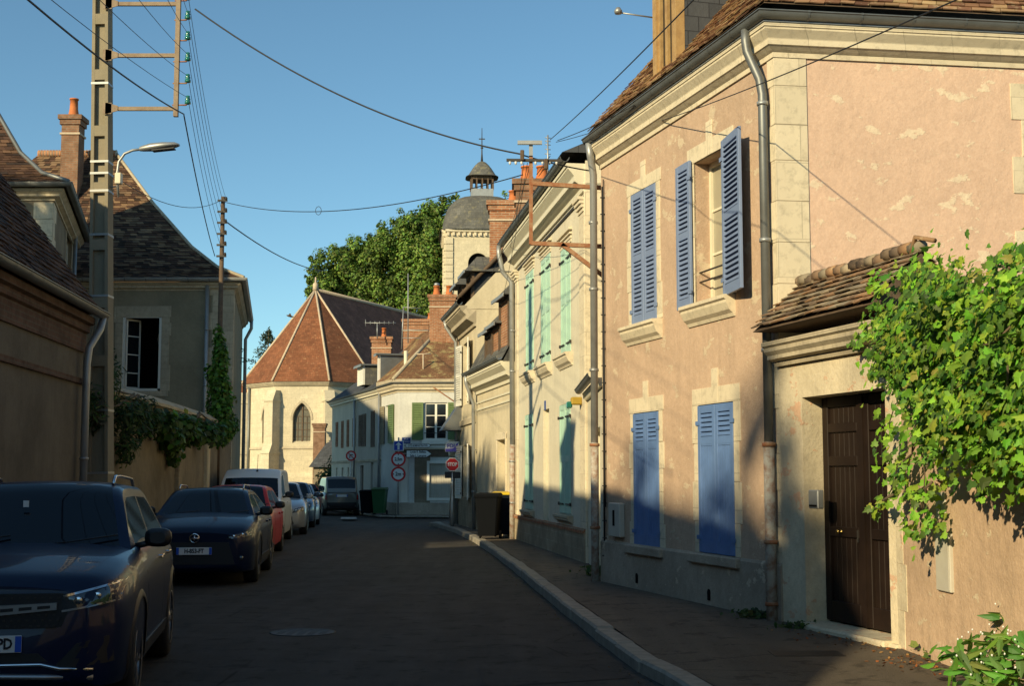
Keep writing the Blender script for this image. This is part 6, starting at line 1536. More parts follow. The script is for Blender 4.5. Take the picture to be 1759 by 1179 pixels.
    for k, nm, m in (('roof', 'cabin', MT[paint]), ('windscreen', 'windscreen', MT['cglass']), ('rear_window', 'rear_window', MT['cglass']), ('sl', 'side_window', MT['cglass']), ('sr', 'side_window', MT['cglass'])):
        if P[k].f: o = P[k].build(nm, m, root, local=True, recalc=False); weld(o)
    # wheels
    for yy in (fo, fo+wb):
        for s in (-1, 1):
            x = s*(S['W']/2-.015); tw = .215; t = MB(); a = -tw*s
            t.lathe([(wr*.62, 0), (wr*.9, -s*0+s*.0), (wr*.97, a*.08), (wr, a*.2), (wr, a*.8), (wr*.95, a), (wr*.6, a)], 32, (x, yy, wr), 'x', cap=False)
            wh_ = t.build('wheel', MT['rubber'], root, local=True); r = MB()
            r.lathe([(wr*.63, -s*.002), (wr*.66, s*.004), (wr*.66, a*.1), (wr*.6, a*.35), (wr*.58, a*.9)], 32, (x, yy, wr), 'x', cap=False)
            r.lathe([(.001, a*.02), (.06, a*.05), (.07, a*.3)], 12, (x, yy, wr), 'x', cap=False)
            for q in range(S.get('spokes', 5)):
                t0 = 2*pi*q/S.get('spokes', 5); 
                for dt in (-.16, .16):
                    ca, sa = cos(t0+dt), sin(t0+dt); c2, s2 = cos(t0+dt*.4), sin(t0+dt*.4); e = .018
                    pts = [(x+a*.06, yy+.05*c2-e*s2, wr+.05*s2+e*c2), (x+a*.06, yy+.05*c2+e*s2, wr+.05*s2-e*c2), (x+a*.03, yy+wr*.63*ca+e*sa, wr+wr*.63*sa-e*ca), (x+a*.03, yy+wr*.63*ca-e*sa, wr+wr*.63*sa+e*ca)]
                    r.add(pts + [(p[0]+a*.12, p[1], p[2]) for p in pts], [(0,1,2,3), (0,4,5,1), (1,5,6,2), (2,6,7,3), (3,7,4,0)])
            r.build('rim', MT['rim'], wh_, local=True); d = MB(); d.lathe([(wr*.6, a*.75), (.02, a*.75)], 24, (x, yy, wr), 'x', cap=False); d.build('brake_disc', MT['black'], wh_, local=True)
    # cladding round arches
    if S.get('clad'):
        for yy in (fo, fo+wb):
            for s in (-1, 1):
                c = MB(); G = []
                for i in range(25):
                    t = -.25 + (pi+.5)*i/24; row = []
                    for rr_ in (wr+.05, wr+.085, wr+.115):
                        y_, z_ = yy + rr_*cos(t), wr+.01+rr_*sin(t); h = half_at(S, y_, max(z_, .26)); h = h if h > 0 else S['W']/2*.9; row.append((s*(h+.012 - (.02 if rr_ == wr+.115 else 0)), y_, z_))
                    G.append(row)
                c.grid(G); c.build('arch_trim', MT['black'], root, local=True)
        for s in (False, True): patch(S, [(fo+wr+.1, .30), (fo+wb-wr-.1, .30), (fo+wb-wr-.1, .40), (fo+wr+.1, .40)], 'sill_trim', MT['black'], root, .012, 8, 1, side=True, mirror=s)
    # seams and handles
    for u in S.get('seams', ()):
        for s in (False, True): patch(S, [(u-.004, .38), (u+.004, .38), (u+.004, S['top_side']), (u-.004, S['top_side'])], 'door_gap', MT['black'], root, .0015, 1, 6, side=True, mirror=s)
    for u in S.get('handles', ()):
        for s in (-1, 1):
            z = S['hz']; h = half_at(S, u, z); b = MB(); b.bbox(s*h-.01 if s > 0 else s*h-.035, s*h+.035 if s > 0 else s*h+.01, u-.09, u+.09, z-.014, z+.014, .008); b.build('door_handle', MT[S.get('hmat', paint)], root, local=True)
    # mirrors
    for s in (-1, 1):
        mz, mu = S['mz'], S['mu']; xw = S['gwb']; G = []
        for t, kx, kz in ((0, .55, .6), (.25, .95, .95), (.6, 1, 1), (.85, .85, .85), (1, .45, .5)):
            G.append([(s*(xw+.15) + .105*kx*(abs(cos(k*pi/8))**.7)*(1 if cos(k*pi/8) > 0 else -1), mu-.06+.13*t, mz+.075*kz*(abs(sin(k*pi/8))**.7)*(1 if sin(k*pi/8) > 0 else -1)) for k in range(16)])
        b = MB(); b.grid(G, wrap=True); b.add(G[0], [tuple(range(16))]); b.add(G[-1], [tuple(range(16))]); mo = b.build('wing_mirror', MT[S.get('mmat', 'black')], root, local=True)
        b = MB(); b.tube([(s*(xw-.04), mu+.02, mz-.07), (s*(xw+.1), mu, mz-.04)], .025, 8); b.build('mirror_arm', MT['black'], mo, local=True)
    # wipers
    if S.get('wip', True):
        for k in (-.5, .15):
            a = gsec(gu[0]+.07); b_ = gsec(gu[0]+.16); b = MB(); b.tube([(k*1.2, gu[0]+.03, a[9][1]+.012), (k*1.2+.5, gu[0]+.14, b_[9][1]+.01)], .007, 5); b.build('wiper', MT['black'], root, local=True)
    if S.get('rails'):
        for s in (-1, 1):
            pts = []
            u0, u1 = gu[1]+.08, gu[2]-.1
            for i in range(13):
                u = u0+(u1-u0)*i/12; g = gsec(u); pts.append((s*(g[6][0]-.0), u, g[6][1]+.012+(.055 if 0 < i < 12 else 0)))
            b = MB(); b.tube(pts, .014, 8); b.build('roof_rail', MT['chrome' if S['rails'] == 2 else 'black'], root, local=True)
    if S.get('antenna'):
        b = MB(); u = gu[2]-.25 if S['antenna'] == 1 else gu[1]+.2; z = gsec(u)[9][1]; b.tube([(0.1, u, z), (.1, u+.15, z+.42)], .006, 5); b.lathe([(.03,0),(.02,.03),(.0,.05)], 8, (.1, u, z)); b.build('antenna', MT['black'], root, local=True)
    root['kindspec'] = ''
    del root['kindspec']
    return root, body, gsec
def plate(root, S, y, z, txt, W=.52, rear=False, side_band=True, s=1):
    H = .11; b = MB(); y0 = y; sgn = -1 if not rear else 1
    b.bbox(-W/2, W/2, min(y0, y0+sgn*.012), max(y0, y0+sgn*.012), z-H/2, z+H/2, .003); o = b.build('number_plate', MT['plate'], root, local=True)
    yf = y0+sgn*.014
    for e in (-1, 1): b = MB(); b.box(e*(W/2-.02)-.02, e*(W/2-.02)+.02, min(yf, yf+.001), max(yf, yf+.001), z-H/2+.004, z+H/2-.004); b.build('plate_band', MT['plateb'], o, local=True)
    if txt:
        M = Matrix.Translation((0, yf-.001*s, z)) @ Matrix.Rotation(pi/2, 4, 'X') if not rear else Matrix.Translation((0, yf+.001, z)) @ Matrix.Rotation(pi, 4, 'Z') @ Matrix.Rotation(pi/2, 4, 'X')
        text_local(txt, .088, M, MT['ink'], o)
    return o
def text_local(s, size, M, mat, parent, bold=.003, align='CENTER', sx=.82):
    c = bpy.data.curves.new('lettering', 'FONT'); c.body = s; c.size = size; c.align_x = align; c.align_y = 'CENTER'; c.extrude = .001; c.offset = bold; c.resolution_u = 2
    o = bpy.data.objects.new('lettering', c); col.objects.link(o); bpy.context.view_layer.update()
    me = bpy.data.meshes.new_from_object(o.evaluated_get(bpy.context.evaluated_depsgraph_get())); bpy.data.objects.remove(o)
    me.transform(M @ Matrix.Diagonal((sx, 1, 1, 1))); me.materials.clear(); me.materials.append(mat); o = bpy.data.objects.new('lettering', me); col.objects.link(o); o.parent = parent; return o
def lamps(S, root, q, name='headlight', mat='lamp', rear=False, inner=True):
    for m in (False, True):
        o = patch(S, q, name, MT[mat], root, .008, 12, 5, rear=rear, mirror=m)
        if inner and not rear:
            sg = -1 if m else 1
            for t in (.3, .62):
                x = q[0][0]+(q[1][0]-q[0][0])*t; z = (q[0][1]+q[3][1])/2*(1-t)+(q[1][1]+q[2][1])/2*t; u = front_u(S, x, z); b = MB(); b.lathe([(.022, -.010), (.026, -.008), (.016, -.005), (.006, -.008)], 14, (sg*x, u, z), 'y'); b.build('lamp_reflector', MT['chrome'], o, local=True)
# ---- the near dark blue crossover
def spec(L, W, H, hood, nose, belt, wr, fo, wb, g, gwb, gwr, rear=.8, low=.22, **k):
    w = W/2
    S = dict(L=L, W=W, H=H, wr=wr, fo=fo, wb=wb, gu=g, gwb=gwb, gwr=gwr,
        w=[(0, w*.66), (.03, w*.76), (.1, w*.86), (.2, w*.925), (.38, w*.97), (.8, w), (L-.9, w), (L-.35, w*.965), (L-.12, w*.9), (L-.03, w*.8), (L, w*.72)],
        top=[(0, nose-.06), (.03, nose-.015), (.1, nose+.03), (.3, nose+(hood-nose)*.42), (.65, nose+(hood-nose)*.78), (g[0], hood), (g[0]+.4, hood+.01), (L-.5, belt), (L-.12, belt-.02), (L-.03, belt-.06), (L, belt-.14)],
        bot=[(0, low+.1), (.06, low), (.5, low-.02), (L-.4, low), (L-.05, low+.1), (L, low+.16)],
        roof=[(g[0], hood-.03), (g[1]-.1, H-.075), (g[1]+.05, H-.035), ((g[1]+g[2])/2-.2, H-.03), (g[2]-.15, H-.055), (g[2], H-.09), (g[3], rear)],
        sw=g[3]-.25, pillars=((g[1]+g[2])/2-.0,), top_side=hood-.06, hz=hood-.12, mz=hood+.07, mu=g[0]+.42, seams=(g[0]+.2, (g[1]+g[2])/2+.0, g[2]-.02), handles=((g[1]+g[2])/2-.18, g[2]-.25))
    S.update(k); return S
def place(rpx, Y, W, ang): return Vector((at(rpx, 900, Y).x - W/2*cos(ang), Y, 0))
S1_ = spec(4.41, 1.83, 1.61, 1.10, .93, 1.10, .36, .9, 2.73, (1.22, 1.95, 3.45, 4.1), .80, .62, rear=1.08, low=.24, clad=True, rails=2, crown=.05, hmat='chrome')
a = R(9.5); suv, sb_, gs = make_car(S1_, place(212, 8.8, 1.83, a), a, 'dark blue crossover car with chrome roof rails, nearest to the camera', 'navy', 'suv')
suv['category'] = 'car'; suv['group'] = 'cars parked along the left kerb'
g = patch(S1_, [(-.47, .66), (.47, .66), (.55, .88), (-.55, .88)], 'grille', MT['black'], suv, .006, 14, 5)
g2 = patch(S1_, [(-.5, .665), (.5, .665), (.585, .885), (-.585, .885)], 'grille_surround', MT['black'], suv, .001, 14, 5)
for s in (-1, 1):
    q = [(.08, .745), (.47, .78), (.47, .825), (.08, .81)]; o = patch(S1_, q, 'grille_bar', MT['rim'], suv, .03, 8, 1, mirror=s < 0)
    for k in range(3): x = .12+.115*k; patch(S1_, [(x, .768+.008*k), (x+.08, .774+.008*k), (x+.08, .795+.007*k), (x, .790+.007*k)], 'bar_slot', MT['black'], o, .033, 2, 1, mirror=s < 0)
b = MB(); b.lathe([(.085, -.045), (.1, -.05), (.1, -.035), (.09, -.03)], 28, (0, front_u(S1_, 0, .78), .78), 'y', cap=False)
for t in (90, 210, 330): b.tube([(0, front_u(S1_, 0, .78)-.04, .78), (.09*cos(R(t)), front_u(S1_, 0, .78)-.04, .78+.09*sin(R(t)))], [.014, .006], 6)
b.build('badge', MT['chrome'], suv, local=True)
mesh = MB()
for i in range(20):
    for j in range(6):
        x = -.46+.048*i+.024*(j % 2); z = .675+.036*j
        if abs(z-.79) < .03: continue
        u = front_u(S1_, x, z); mesh.box(x-.008, x+.008, u-.012, u-.006, z-.006, z+.006)
mesh.build('grille_mesh', MT['iron'], g, local=True)
lamps(S1_, suv, [(.50, .765), (.84, .82), (.865, .95), (.5, .865)])
for m in (False, True):
    patch(S1_, [(.5, .762), (.84, .818), (.845, .83), (.5, .775)], 'lamp_outline', MT['rim'], suv, .012, 10, 1, mirror=m)
    patch(S1_, [(.51, .858), (.855, .937), (.86, .952), (.505, .872)], 'daylight_strip', MT['chrome'], suv, .012, 10, 1, mirror=m)
    patch(S1_, [(.45, .40), (.82, .42), (.8, .6), (.6, .56)], 'air_intake', MT['black'], suv, .004, 8, 4, mirror=m)
plate(suv, S1_, front_u(S1_, .26, .56)-.02, .565, 'PD', s=1)
for o in list(suv.children):
    if o.name.startswith('number_plate'):
        for c in list(o.children):
            if c.name.startswith('lettering'): bpy.data.objects.remove(c)
        text_local('-PD', .095, Matrix.Translation((.205, front_u(S1_, .26, .56)-.0355, .565)) @ Matrix.Rotation(pi/2, 4, 'X'), MT['ink'], o, align='RIGHT')
patch(S1_, [(-.42, .445), (.42, .445), (.36, .5), (-.36, .5)], 'lower_intake', MT['black'], suv, .004, 12, 3)
b = MB(); pts = [(x, front_u(S1_, abs(x), z)-.02, z) for x, z in ((-.7,.385),(-.5,.40),(-.38,.43),(0,.43),(.38,.43),(.5,.40),(.7,.385))]; b.tube(pts, .012, 8); b.build('bumper_trim', MT['chrome'], suv, local=True)
b = MB(); b.tube([(x, front_u(S1_, abs(x), .34)-.01, .34+.02*cos(x*3)) for x in (-.7,-.4,0,.4,.7)], .02, 8); b.build('skid_plate', MT['rim'], suv, local=True)
b = MB(); q = gs(1.75); b.box(-.06, -.02, 1.60, 1.612, 1.41, 1.46); b.build('windscreen_sticker', MT['signw'], suv, local=True)
# ---- second car
S2_ = spec(4.39, 1.79, 1.46, 1.02, .80, 1.04, .34, .93, 2.64, (1.15, 1.95, 3.2, 4.15), .78, .58, rear=1.05, low=.2, clad=True, rails=2, crown=.05)
a = R(6); c2, _, _ = make_car(S2_, place(437, 20.2, 1.79, a), a, 'blue-black crossover car with a visible front number plate, second in the parked row', 'navy2')
lamps(S2_, c2, [(.46, .70), (.84, .75), (.85, .84), (.5, .74)]); patch(S2_, [(-.6, .33), (.6, .33), (.5, .66), (-.5, .66)], 'grille', MT['black'], c2, .006, 14, 5)
b = MB(); b.lathe([(.06, -.03), (.075, -.034), (.075, -.02)], 20, (0, front_u(S2_, 0, .72), .72), 'y', cap=False); b.tube([(-.07, front_u(S2_, 0, .72)-.03, .72), (.07, front_u(S2_, 0, .72)-.03, .72)], .012, 6); b.tube([(0, front_u(S2_, 0, .72)-.03, .68), (0, front_u(S2_, 0, .72)-.03, .76)], .012, 6); b.build('badge', MT['chrome'], c2, local=True)
plate(c2, S2_, front_u(S2_, .26, .53)-.02, .53, 'H-853-FT')
for m in (False, True): b = MB(); x = .68*(-1 if m else 1); b.lathe([(.03, -.02), (.04, -.01)], 12, (x, front_u(S2_, .68, .42), .42), 'y'); b.build('fog_lamp', MT['lamp'], c2, local=True)
# ---- red hatchback
S3_ = spec(3.75, 1.66, 1.47, .98, .76, 1.0, .30, .78, 2.38, (.95, 1.65, 3.0, 3.62), .74, .56, rear=1.0, low=.2)
a = R(5); c3, _, _ = make_car(S3_, place(464, 26.6, 1.66, a), a, 'small dark red hatchback parked in front of the white van', 'redc')
lamps(S3_, c3, [(.42, .62), (.76, .66), (.79, .79), (.5, .72)]); patch(S3_, [(-.4, .4), (.4, .4), (.45, .6), (-.45, .6)], 'grille', MT['black'], c3, .006, 8, 3); plate(c3, S3_, front_u(S3_, .26, .5)-.02, .48, '')
# ---- white van
S4_ = spec(4.14, 1.72, 1.84, 1.12, .86, 1.12, .31, .85, 2.69, (1.0, 1.60, 3.9, 4.1), .78, .68, rear=1.15, low=.22, antenna=2, pillars=(2.25, 2.3, 2.35, 3.0, 3.1), handles=(2.1,))
S4_['sw'] = 2.3; S4_['roof'] = [(1.0, 1.09), (1.6, 1.64), (1.95, 1.80), (3.8, 1.80), (3.95, 1.7), (4.1, 1.15)]
a = R(5); c4, _, _ = make_car(S4_, place(482, 31.8, 1.72, a), a, 'white panel van with a black roof aerial behind the red hatchback', 'whitec', 'van')
lamps(S4_, c4, [(.5, .68), (.8, .72), (.82, .9), (.55, .86)]); patch(S4_, [(-.85, .3), (.85, .3), (.85, .55), (-.85, .55)], 'bumper', MT['black'], c4, .01, 12, 3); plate(c4, S4_, front_u(S4_, .26, .5)-.03, .48, '')
# ---- silver car, blue-grey, white behind
S5_ = spec(4.25, 1.75, 1.47, .99, .76, 1.0, .31, .85, 2.6, (1.05, 1.8, 3.2, 3.95), .76, .57, rear=1.0, low=.2, mmat='silverc')
def simple_front(c, S): lamps(S, c, [(.45, .62), (.8, .68), (.83, .82), (.52, .74)], inner=True); patch(S, [(-.5, .32), (.5, .32), (.42, .56), (-.42, .56)], 'grille', MT['black'], c, .006, 8, 3); plate(c, S, front_u(S, .26, .46)-.02, .46, '')
a = R(8); c5, _, _ = make_car(S5_, place(527, 37.4, 1.75, a), a, 'silver hatchback parked just behind the white van', 'silverc'); simple_front(c5, S5_)
S6_ = dict(S5_, mmat='greyc'); c6, _, _ = make_car(S6_, place(541, 42.6, 1.75, a) + Vector((0,0,gz(44))), a, 'grey-blue hatchback tucked between the silver and the last white car', 'greyc'); simple_front(c6, S6_)
a = R(10); S7_ = dict(S5_, mmat='black'); c7, _, _ = make_car(S7_, place(550, 47.2, 1.75, a) + Vector((0,0,gz(49))), a, 'last white hatchback in the row, nearest the junction', 'silverc'); simple_front(c7, S7_)
a = R(20); S9_ = dict(S5_, mmat='black'); p = at(535, 820, 66); c9, _, _ = make_car(S9_, Vector((p.x, 66, -.2)), a, 'dark red car parked far off across the junction, mostly hidden', 'redc')
# ---- the van seen from behind
S8_ = spec(4.14, 1.74, 1.83, 1.12, .86, 1.12, .31, .85, 2.69, (1.0, 1.72, 3.85, 4.12), .79, .70, rear=1.10, low=.24, pillars=(2.1, 3.0), handles=(1.9, 2.7))
S8_['roof'] = [(1.0, 1.09), (1.62, 1.74), (1.8, 1.79), (3.75, 1.79), (3.88, 1.72), (4.12, 1.05)]; S8_['sw'] = 3.75
ang = pi + R(14); p = at(587, 880, 62.5); fwd = Vector((-sin(ang), cos(ang), 0)) * 4.14
c8, _, _ = make_car(S8_, Vector((p.x, 62.5, -.2)) - fwd, ang, 'grey-green estate van seen from behind at the junction', 'greige', 'van')
c8['group'] = 'vehicles beyond the junction'
for m in (False, True): patch(S8_, [(.68, .75), (.78, .75), (.8, 1.3 if False else 1.04), (.72, 1.04)], 'tail_lamp', MT['redlamp'], c8, .012, 3, 4, rear=True, mirror=m)
patch(S8_, [(-.8, .34), (.8, .34), (.8, .62), (-.8, .62)], 'rear_bumper', MT['black'], c8, .02, 12, 3, rear=True)
plate(c8, S8_, 4.135, .93, '', rear=True)
c9['group'] = 'vehicles beyond the junction'
# ================================================================ STREET FURNITURE
def wheelie(x, y, rz, label, mat, lidmat, s=1.0, grp=None, gzz=PZ):
    t = thing('wheelie_bin', (x, y, gzz), label, 'wheelie bin', grp, rz)
    b = MB(); G = []
    for z, w_, d_ in ((.08, .22, .24), (.3, .235, .27), (.7, .26, .31), (.98, .28, .345), (1.0, .3, .365), (1.03, .3, .365)):
        G.append([(sx*w_*s+ox, sy*d_*s+oy, z*s) for sx, sy, ox, oy in ((-1,-1,.03,0),(1,-1,-.03,0),(1,-1,0,.03),(1,1,0,-.03),(1,1,-.03,0),(-1,1,.03,0),(-1,1,0,-.03),(-1,-1,0,.03))])
    b.grid(G, wrap=True, smooth=False); b.add(G[0], [tuple(range(8))]); b.build('bin_body', MT[mat], t, local=True)
    b = MB(); P = [(-.31,-.39,1.035),(.31,-.39,1.035),(.31,.36,1.05),(-.31,.36,1.05),(-.27,-.3,1.085),(.27,-.3,1.085),(.27,.3,1.11),(-.27,.3,1.11)]
    b.add([(x*s, y*s, z*s) for x, y, z in P], [(0,3,2,1),(4,5,6,7),(0,1,5,4),(1,2,6,5),(2,3,7,6),(3,0,4,7)]); b.build('lid', MT[lidmat], t, local=True)
    for sx in (-1, 1): b = MB(); b.lathe([(.09*s, 0), (.1*s, .01), (.1*s, .045), (.09*s, .055)], 16, (sx*.25*s-.027, .28*s, .1*s), 'x'); b.build('wheel', MT['rubber'], t, local=True)
    b = MB(); b.tube([(-.25*s, .42*s, 1.0*s), (.25*s, .42*s, 1.0*s)], .018, 8); b.build('handle', MT[mat], t, local=True)
    return t
p = at(839, 921, 32.7); wheelie(p.x, p.y, R(-8), 'black wheelie bin with a black lid, at the left beside the yellow-lidded one', 'bin', 'bin')
p = at(866, 921, 33.6); wheelie(p.x, p.y, R(-6), 'dark grey wheelie bin with a yellow lid on the right-hand pavement', 'bingrey', 'yellow', 1.02)
p = at(634, 878, 60.2); wheelie(p.x-.1, 60.2, R(-5), 'black-green wheelie bin, left of the green one by the far white house', 'bin', 'bin', 1, gzz=-.08)
p = at(652, 878, 60); wheelie(p.x, 60, R(-5), 'green wheelie bin standing against the far corner house', 'bingreen', 'bingreen', 1.1, gzz=-.08)
# stop sign on a bottle-shaped steel post
SY = on_z(777, 905, PZ).y; sp = at(777, 860, SY)
st = thing('stop_sign', (sp.x, SY, PZ), 'red octagonal stop sign on a bottle-shaped steel post at the kerb', 'stop sign')
zc = zat(798.5, SY); r_ = (zat(787, SY)-zat(810, SY))/2
mb = MB(); h0 = PZ; mb.lathe([(.045, 0), (.085, .1), (.105, .35), (.1, .6), (.075, .85), (.055, 1.05), (.045, 1.2), (.04, zc-PZ)], 20, (sp.x, SY, PZ)); mb.build('post', MT['steel'], st)
def polyplate(c, r, n, y0, y1, rot=0, sx=1):
    return [(c[0]+r*sx*cos(rot+2*pi*i/n), c[1]+r*sin(rot+2*pi*i/n)) for i in range(n)]
yy = SY-.07
mb = MB(); mb.prism(polyplate((sp.x, zc), r_*1.08, 8, 0, 0, pi/8), yy, yy+.03); pl_ = mb.build('sign_plate', MT['signw'], st)
mb = MB(); mb.prism(polyplate((sp.x, zc), r_*.96, 8, 0, 0, pi/8), yy-.004, yy+.01); mb.build('red_field', MT['signr'], pl_)
text('STOP', r_*.72, face_cam(sp.x, yy-.006, zc), MT['signw'], pl_, bold=.006, sx=.82)
mb = MB(); a, b = at(764, 830, SY), at(791, 820, SY); mb.bbox(a.x, b.x, SY-.04, SY+.04, zat(822, SY), zat(811, SY), .01); mb.build('back_plate', MT['black'], st)
# sign post with five plates
QY = 59.2; qx = at(684, 860, QY).x
ps = thing('traffic_signs', (qx, QY, -.07), 'post with a blue one-way arrow above two round red-rimmed size limit signs', 'traffic sign')
mb = MB(); mb.lathe([(.035, 0), (.035, zat(752, QY)+.07)], 10, (qx, QY, -.07)); mb.build('post', MT['zincl'], ps)
def cx(px): return at(px, 800, QY).x
def cz(py): return zat(py, QY)
y1 = QY-.06
z = cz(766.5); h = (cz(758)-cz(775.5))/2
mb = MB(); mb.bbox(qx-h, qx+h, y1, y1+.02, z-h, z+h, .008); o = mb.build('arrow_plate', MT['signw'], ps)
mb = MB(); mb.bbox(qx-h+.03, qx+h-.03, y1-.004, y1+.01, z-h+.03, z+h-.03, .004); mb.build('blue_field', MT['signb'], o)
mb = MB(); mb.prism([(qx-.045, z-h*.72), (qx+.045, z-h*.72), (qx+.045, z+h*.2), (qx+.14, z+h*.12), (qx, z+h*.75), (qx-.14, z+h*.12), (qx-.045, z+h*.2)], y1-.008, y1-.003); mb.build('white_arrow', MT['signw'], o)
for py, txt in ((789.5, '2,5m'), (815, '2m')):
    z = cz(py); rr_ = .325; mb = MB(); mb.prism(polyplate((qx, z), rr_, 32, 0, 0), y1, y1+.02); o = mb.build('limit_plate', MT['signr'], ps)
    mb = MB(); mb.prism(polyplate((qx, z), rr_*.74, 32, 0, 0), y1-.004, y1+.01); mb.build('white_field', MT['signw'], o)
    text(txt, .2 if len(txt) > 2 else .24, face_cam(qx, y1-.006, z), MT['ink'], o, bold=.006, sx=.85)
    for s in (-1, 1):
        mb = MB(); 
        if txt == '2m': mb.prism([(qx+s*.235, z-.05), (qx+s*.235, z+.05), (qx+s*.18, z)], y1-.007, y1-.003)
        else: mb.prism([(qx-.05, z+s*.235), (qx+.05, z+s*.235), (qx, z+s*.175)], y1-.007, y1-.003)
        mb.build('limit_arrow', MT['ink'], o)
dsn = thing('direction_signs', (cx(718), QY, 1), 'two white arrow-ended direction signs beside the blue one-way arrow', 'direction sign')
for (px0, px1, pya, pyb, lines) in ((697, 741, 762.5, 769.5, ['CITÉ ADMINISTRATIVE']), (698, 742, 774, 786.5, ['Lycée R. Belleau', 'Salle L. Lagrange'])):
    z0, z1 = cz(pyb), cz(pya); x0, x1 = cx(px0), cx(px1); zm = (z0+z1)/2; tp = (z1-z0)*.7
    mb = MB(); mb.prism([(x0, z0), (x1-tp, z0), (x1, zm), (x1-tp, z1), (x0, z1)], y1-.03, y1-.005); o = mb.build('arrow_board', MT['ink'], dsn)
    mb = MB(); e = .018; mb.prism([(x0+e, z0+e), (x1-tp-e*.5, z0+e), (x1-e*1.8, zm), (x1-tp-e*.5, z1-e), (x0+e, z1-e)], y1-.036, y1-.02); mb.build('white_field', MT['signw'], o)
    for i, t in enumerate(lines):
        zz = zm if len(lines) == 1 else zm+(.085 if i == 0 else -.085)
        w_ = .75; text(t, .13 if len(lines) == 1 else .15, face_cam((x0+x1)/2-.04, y1-.038, zz), MT['ink'], o, bold=.003, sx=.72 if len(lines) > 1 else .66)
mb = MB(); mb.tube([(qx, QY, cz(766)), (cx(735), QY, cz(766))], .02, 6); mb.tube([(qx, QY, cz(780)), (cx(735), QY, cz(780))], .02, 6); mb.build('bracket', MT['zincl'], dsn)
# no right turn sign on the far row
nx = at(603, 784, 68); NY = 67.4
ns_ = thing('no_turn_sign', (nx.x, NY, 1), 'round no right turn sign on a post before the cream row house', 'traffic sign')
x, z = at(603, 783.5, NY).x, zat(783.5, NY)
mb = MB(); mb.lathe([(.03, -.2), (.03, z+.2)], 8, (x, NY+.04, 0)); mb.build('post', MT['zincl'], ns_)
mb = MB(); mb.prism(polyplate((x, z), .26, 28, 0, 0), NY-.02, NY); o = mb.build('sign_plate', MT['signr'], ns_); mb = MB(); mb.prism(polyplate((x, z), .185, 28, 0, 0), NY-.024, NY-.01); mb.build('white_field', MT['signw'], o)
mb = MB(); mb.tube([(x-.06, NY-.03, z-.12), (x-.06, NY-.03, z), (x-.02, NY-.03, z+.05), (x+.1, NY-.03, z+.05)], .018, 5); mb.build('arrow_mark', MT['ink'], o); mb = MB(); mb.tube([(x-.15, NY-.035, z+.15), (x+.15, NY-.035, z-.15)], .02, 5); mb.build('red_bar', MT['signr'], o)
# bird
p = at(497, 543, 60); bd = MB(); bd.tube([p+Vector((-.14,0,.03)), p+Vector((-.05,0,.01)), p+Vector((.08,0,-.02)), p+Vector((.2,0,-.05))], [.008,.045,.05,.01], 8)
bd.add([p+Vector((-.03,0,.02)), p+Vector((.08,0,.0)), p+Vector((.02,.32,.14)), p+Vector((-.06,.3,.15))], [(0,1,2,3)]); bd.add([p+Vector((-.03,0,.02)), p+Vector((.08,0,.0)), p+Vector((.05,-.3,-.02)), p+Vector((-.04,-.3,.0))], [(0,1,2,3)])
tag(bd.build('bird', MT['oldwood'], loc=p), 'small dark bird flying in the sky left of the church roof', 'bird')

# ================================================================ VEGETATION
LEAF5 = [(0,0),(.28,-.12),(.5,.12),(.36,.3),(.42,.55),(.2,.58),(0,1.0),(-.2,.58),(-.42,.55),(-.36,.3),(-.5,.12),(-.28,-.12)]
def leaf(mb, p, size, nrm, colr, shape=None, roll=None, fold=.18):
    n = nrm.normalized(); a = n.cross(Vector((.3,.2,1))); a = a.normalized() if a.length > .01 else Vector((1,0,0)); b = n.cross(a)
    t = random.uniform(0, 2*pi) if roll is None else roll; ca, sa = cos(t), sin(t); A, B = a*ca+b*sa, b*ca-a*sa
    shp = shape or LEAF5; P = [p + A*(x*size) + B*((y-.4)*size) + n*(-abs(x)*fold*size) for x, y in shp]; c = p + n*(.05*size)
    k = len(P); mb.add(P+[c], [(i, (i+1) % k, k) for i in range(k)], c=colr)
QUAD = [(-.35,0),(.35,0),(.42,.6),(0,1),(-.42,.6)]
NARROW = [(-.1,0),(.1,0),(.14,.5),(0,1.2),(-.14,.5)]
def quadleaf(mb, p, size, nrm, colr, shp=QUAD):
    n = nrm.normalized(); a = n.cross(Vector((.3,.2,1))).normalized(); b = n.cross(a); t = random.uniform(0, 2*pi); A, B = a*cos(t)+b*sin(t), b*cos(t)-a*sin(t)
    mb.add([p + A*(x*size) + B*((y-.4)*size) for x, y in shp], [tuple(range(len(shp)))], c=colr)
def rv(s=1): return Vector((random.gauss(0, s), random.gauss(0, s), random.gauss(0, s)))
def inpoly(x, y, P):
    c = False; j = len(P)-1
    for i in range(len(P)):
        if (P[i][1] > y) != (P[j][1] > y) and x < (P[j][0]-P[i][0])*(y-P[i][1])/(P[j][1]-P[i][1])+P[i][0]: c = not c
        j = i
    return c
VG = [(.15,.30,.03), (.21,.38,.035), (.10,.21,.03), (.29,.45,.05), (.17,.33,.045), (.07,.15,.025)]
